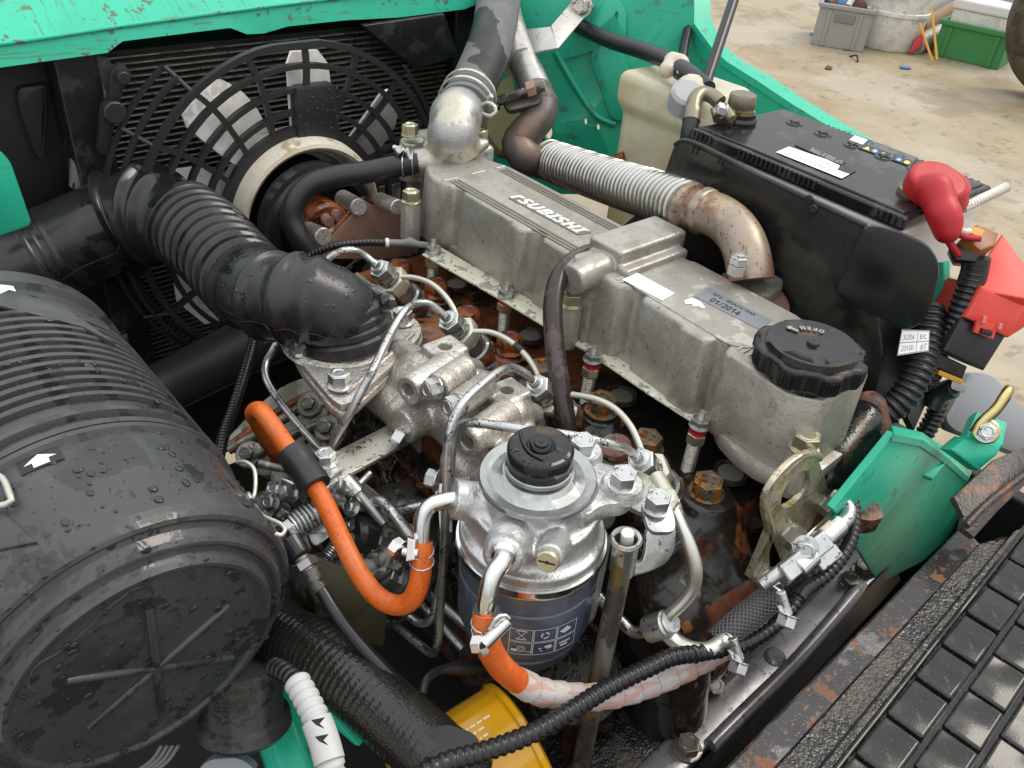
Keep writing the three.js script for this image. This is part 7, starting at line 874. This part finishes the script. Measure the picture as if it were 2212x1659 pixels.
// ================================================================ yard clutter far behind
{
  const Y = .0; const g = (u, v) => onY(u, v, 0.002); 
  { const a = g(1752, 95), b = g(1862, 97), t = thing('plastic_crate', 'grey plastic crate full of scrap parts on the concrete', 'crate', undefined); const ex = V(-a.z, 0, a.x).normalize(); if (ex.dot(b.clone().sub(a)) < 0) ex.negate(); const L = Math.abs(ex.dot(b.clone().sub(a))); const ez = V(0, 1, 0).cross(ex); if (ez.dot(a.clone().setY(0)) < 0) ez.negate(); const W = (x, y, z) => a.clone().addScaledVector(ex, x).addScaledVector(ez, z).setY(y); const D = L * 1.25, H = .235; const ob = (w, h, d, x, y, z, r = .006) => basis(rbox(w, h, d, r), W(x, y, z), ex, V(0, 1, 0), ex.clone().cross(V(0, 1, 0)));
    part(t, 'front_wall', ob(L, H, .012, L / 2, H / 2, 0), K.crateGrey); part(t, 'back_wall', ob(L, H, .012, L / 2, H / 2, D), K.crateGrey); part(t, 'side_wall', ob(.012, H, D, 0, H / 2, D / 2), K.crateGrey); part(t, 'side_wall', ob(.012, H, D, L, H / 2, D / 2), K.crateGrey); part(t, 'base', ob(L, .01, D, L / 2, .008, D / 2), K.crateGrey); part(t, 'rim', merge(ob(L + .03, .025, .03, L / 2, H, -.005), ob(.03, .025, D, -.005, H, D / 2), ob(.03, .025, D, L + .005, H, D / 2)), K.crateGrey); part(t, 'handle', ob(L * .4, .05, .012, L * .5, H * .74, -.008), K.greyStuff); for (const x of [.2, .8]) part(t, 'rib', ob(.02, H * .9, .02, L * x, H * .46, -.006), K.crateGrey);
    const s = thing('scrap_part', 'brown rusty lump of scrap in the grey crate', 'scrap'); part(s, 'lump', (() => { const c = new Cast(.04); for (let i = 0; i < 9; i++) c.cap(W(L * (.2 + .6 * rnd()), H * (.8 + .3 * rnd()), D * (.2 + .6 * rnd())), W(L * (.2 + .6 * rnd()), H * (.8 + .35 * rnd()), D * (.2 + .6 * rnd())), .035, .025); return c.build(.014); })(), K.rustIron);
    solo('blue_rag', (() => { const c = new Cast(.03); c.cap(W(.05, H, D * .6), W(L * .5, H + .07, D * .5), .05, .03).cap(W(L * .5, H + .07, D * .5), W(L * .4, H, D * .3), .03, .04); return c.build(.014); })(), K.blue, 'pale blue rag hanging over the grey crate', 'rag'); solo('scrap_rod', merge(cyl(W(L * .5, H, D * .2), W(L * .62, H + .1, D * .4), .018), cyl(W(L * .62, H + .08, D * .4), W(L * .66, H + .14, D * .3), .02)), K.whiteDirty, 'pale rod end sticking out of the grey crate', 'scrap'); }
  { const p = g(1908, 96), t = thing('drum', 'dented white plastic drum with black smears on the concrete', 'drum'); const r = .225; const P = V(p.x, 0, p.z); part(t, 'body', place(lathe([[0, .001], [r * .86, .001], [r * .9, .012], [r * .93, .2], [r * .975, .205], [r * .975, .225], [r * .94, .23], [r, .62], [r * 1.04, .63], [r * 1.04, .66], [r * .96, .66], [r * .9, .1], [0, .1]], 48), P), K.whiteDirty); part(t, 'bail', sweep(Array.from({ length: 16 }, (_, i) => { const a = i / 15 * 2.4 + .3; return V(P.x + r * 1.02 * Math.cos(a), .40 - .1 * Math.sin(i / 15 * Math.PI), P.z + r * 1.02 * Math.sin(a)); }), .004, { rad: 6, step: .02 }), K.zincDark); part(t, 'red_tag', slab([at(1977, 84, 5.3), at(2000, 64, 5.3), at(1992, 100, 5.3), at(1964, 116, 5.3)], .01), K.red); }
  { const a = g(2014, 118), b = g(2152, 150); const ex = V(b.x - a.x, 0, b.z - a.z), L = ex.length(); ex.normalize(); const ez = V(0, 1, 0).cross(ex); if (ez.dot(a.clone().setY(0)) < 0) ez.negate(); const W = (x, y, z) => a.clone().addScaledVector(ex, x).addScaledVector(ez, z).setY(y); const D = L * .7, H = .2, ob = (w, h, d, x, y, z, r = .006) => basis(rbox(w, h, d, r), W(x, y, z), ex, V(0, 1, 0), ex.clone().cross(V(0, 1, 0)));
    const t = thing('plastic_crate', 'green plastic crate with a white foam box standing in it', 'crate'); part(t, 'front_wall', ob(L, H, .014, L / 2, H / 2, 0), K.crateGreen); part(t, 'back_wall', ob(L, H, .014, L / 2, H / 2, D), K.crateGreen); part(t, 'side_wall', ob(.014, H, D, 0, H / 2, D / 2), K.crateGreen); part(t, 'side_wall', ob(.014, H, D, L, H / 2, D / 2), K.crateGreen); part(t, 'base', ob(L, .012, D, L / 2, .01, D / 2), K.crateGreen); part(t, 'rim', merge(ob(L + .04, .03, .03, L / 2, H, -.008), ob(.03, .03, D, -.008, H, D / 2), ob(.03, .03, D, L + .008, H, D / 2)), K.crateGreen); for (const x of [.14, .86]) part(t, 'rib', ob(.03, H * .9, .02, L * x, H * .46, -.008), K.crateGreen);
    const f = thing('foam_box', 'white foam box with lid inside the green crate', 'box'); part(f, 'box', ob(L * .88, .24, D * .86, L / 2, .16, D / 2, .012), K.whiteDirty); part(f, 'lid', ob(L * .94, .06, D * .93, L / 2, .31, D / 2, .014), K.white);
    solo('grey_cover', (() => { const c = new Cast(.05); c.cap(W(L * .5, .2, D * 1.5), W(L * 1.05, .4, D * 1.35), .13, .12); return c.build(.03); })(), K.tarpGrey, 'pale grey plastic shape behind the white foam box', 'cover'); solo('red_strip', cyl(W(L * .7, .52, D * 1.2), W(L * .95, .50, D * 1.1), .02), K.red, 'red strip on the grey shape behind the foam box', 'strip'); }
  const pipes = [[[1975, 100], [2050, 60], .06, 'alumized', 'pale pipe end lying between drum and green crate'], [[1985, 60], [2060, 10], .05, 'wood', 'brown board lying between drum and green crate'], [[1990, 30], [2070, -10], .07, 'greyStuff', 'grey pipe lying highest in the scrap heap']];
  pipes.forEach(([a, b, r, m, l], i) => solo(i === 1 ? 'scrap_board' : 'scrap_pipe', cyl(at(a[0], a[1], 5.35 + i * .12), at(b[0], b[1], 5.7 + i * .1), r), K[m], l, i === 1 ? 'board' : 'pipe'));
  [[[1985, 50], [2012, 132]], [[1978, 68], [2042, 62]], [[2010, 14], [2022, 128]]].forEach(([a, b], i) => solo('strap', slab([at(a[0], a[1], 5.15), at(a[0] + 5, a[1] - 2, 5.15), at(b[0] + 5, b[1], 5.15), at(b[0], b[1], 5.15)], .004, { bev: 0 }), K.strap, ['orange strap slanting down left of the green crate', 'orange strap lying level across the scrap pipes', 'orange strap hanging upright left of the green crate'][i], 'strap'));
  { const p = g(2215, 190), t = thing('muddy_wheel', 'muddy brown tyre at the right border of the yard', 'tyre'); const R = .42; const q = V(p.x + .24, R, p.z + .08); const gq = lathe([[.18, -.12], [.3, -.14], [.39, -.13], [.42, -.10], [.43, 0], [.42, .10], [.39, .13], [.3, .14], [.18, .12], [.18, -.12]], 64); gq.rotateX(Math.PI / 2); gq.rotateY(.5); gq.translate(q.x, q.y, q.z); part(t, 'tread', gq, K.tyre); }
  const deb = [[1760, 76, 'blue_chip', 'blue'], [1832, 108, 'dark_chip', 'greyStuff'], [1790, 148, 'dark_chip', 'rustIron'], [1836, 122, 'wire_bit', 'conduit'], [1955, 148, 'blue_chip', 'blue'], [2140, 290, 'stain', null]];
  deb.forEach(([u, v, nme, m], i) => { if (!m) return; const p = g(u, v); solo(nme, i === 3 ? sweep([p, p.clone().add(V(.05, .02, .02)), p.clone().add(V(.1, .004, .08))], .006, { rad: 6 }) : place(rbox(.06, .01, .035, .003), p.clone().add(V(0, .006, 0)), V(0, 1, 0), i), K[m], ['small blue chip on the concrete left of the grey crate', 'small dark chip on the concrete below the grey crate', 'small rust brown chip lying on the concrete beyond the truck', 'bent bit of black wire on the concrete below the drum', 'small blue chip on the open concrete before the green crate'][i], 'debris'); });
}

// ================================================================ finish: put every thing's origin at its base
{ const bb = new THREE.Box3(); scene.updateMatrixWorld(true);
  for (const o of [...scene.children]) { if (o.isLight || (!o.isMesh && !o.isGroup) || o.isLight === true || o === sun.target) continue; if (o.userData.fixed) continue;
    bb.setFromObject(o); if (bb.isEmpty()) continue; const c = V((bb.min.x + bb.max.x) / 2, bb.min.y, (bb.min.z + bb.max.z) / 2);
    if (o.isGroup) { delete o.userData.shift; const s = c.clone().sub(o.position); for (const k of o.children) k.position.sub(s); o.position.copy(c); } else if (o.position.lengthSq() === 0 && !o.userData.shift) { o.geometry.translate(-c.x, -c.y, -c.z); o.position.copy(c); } } }
renderer.render(scene, camera);
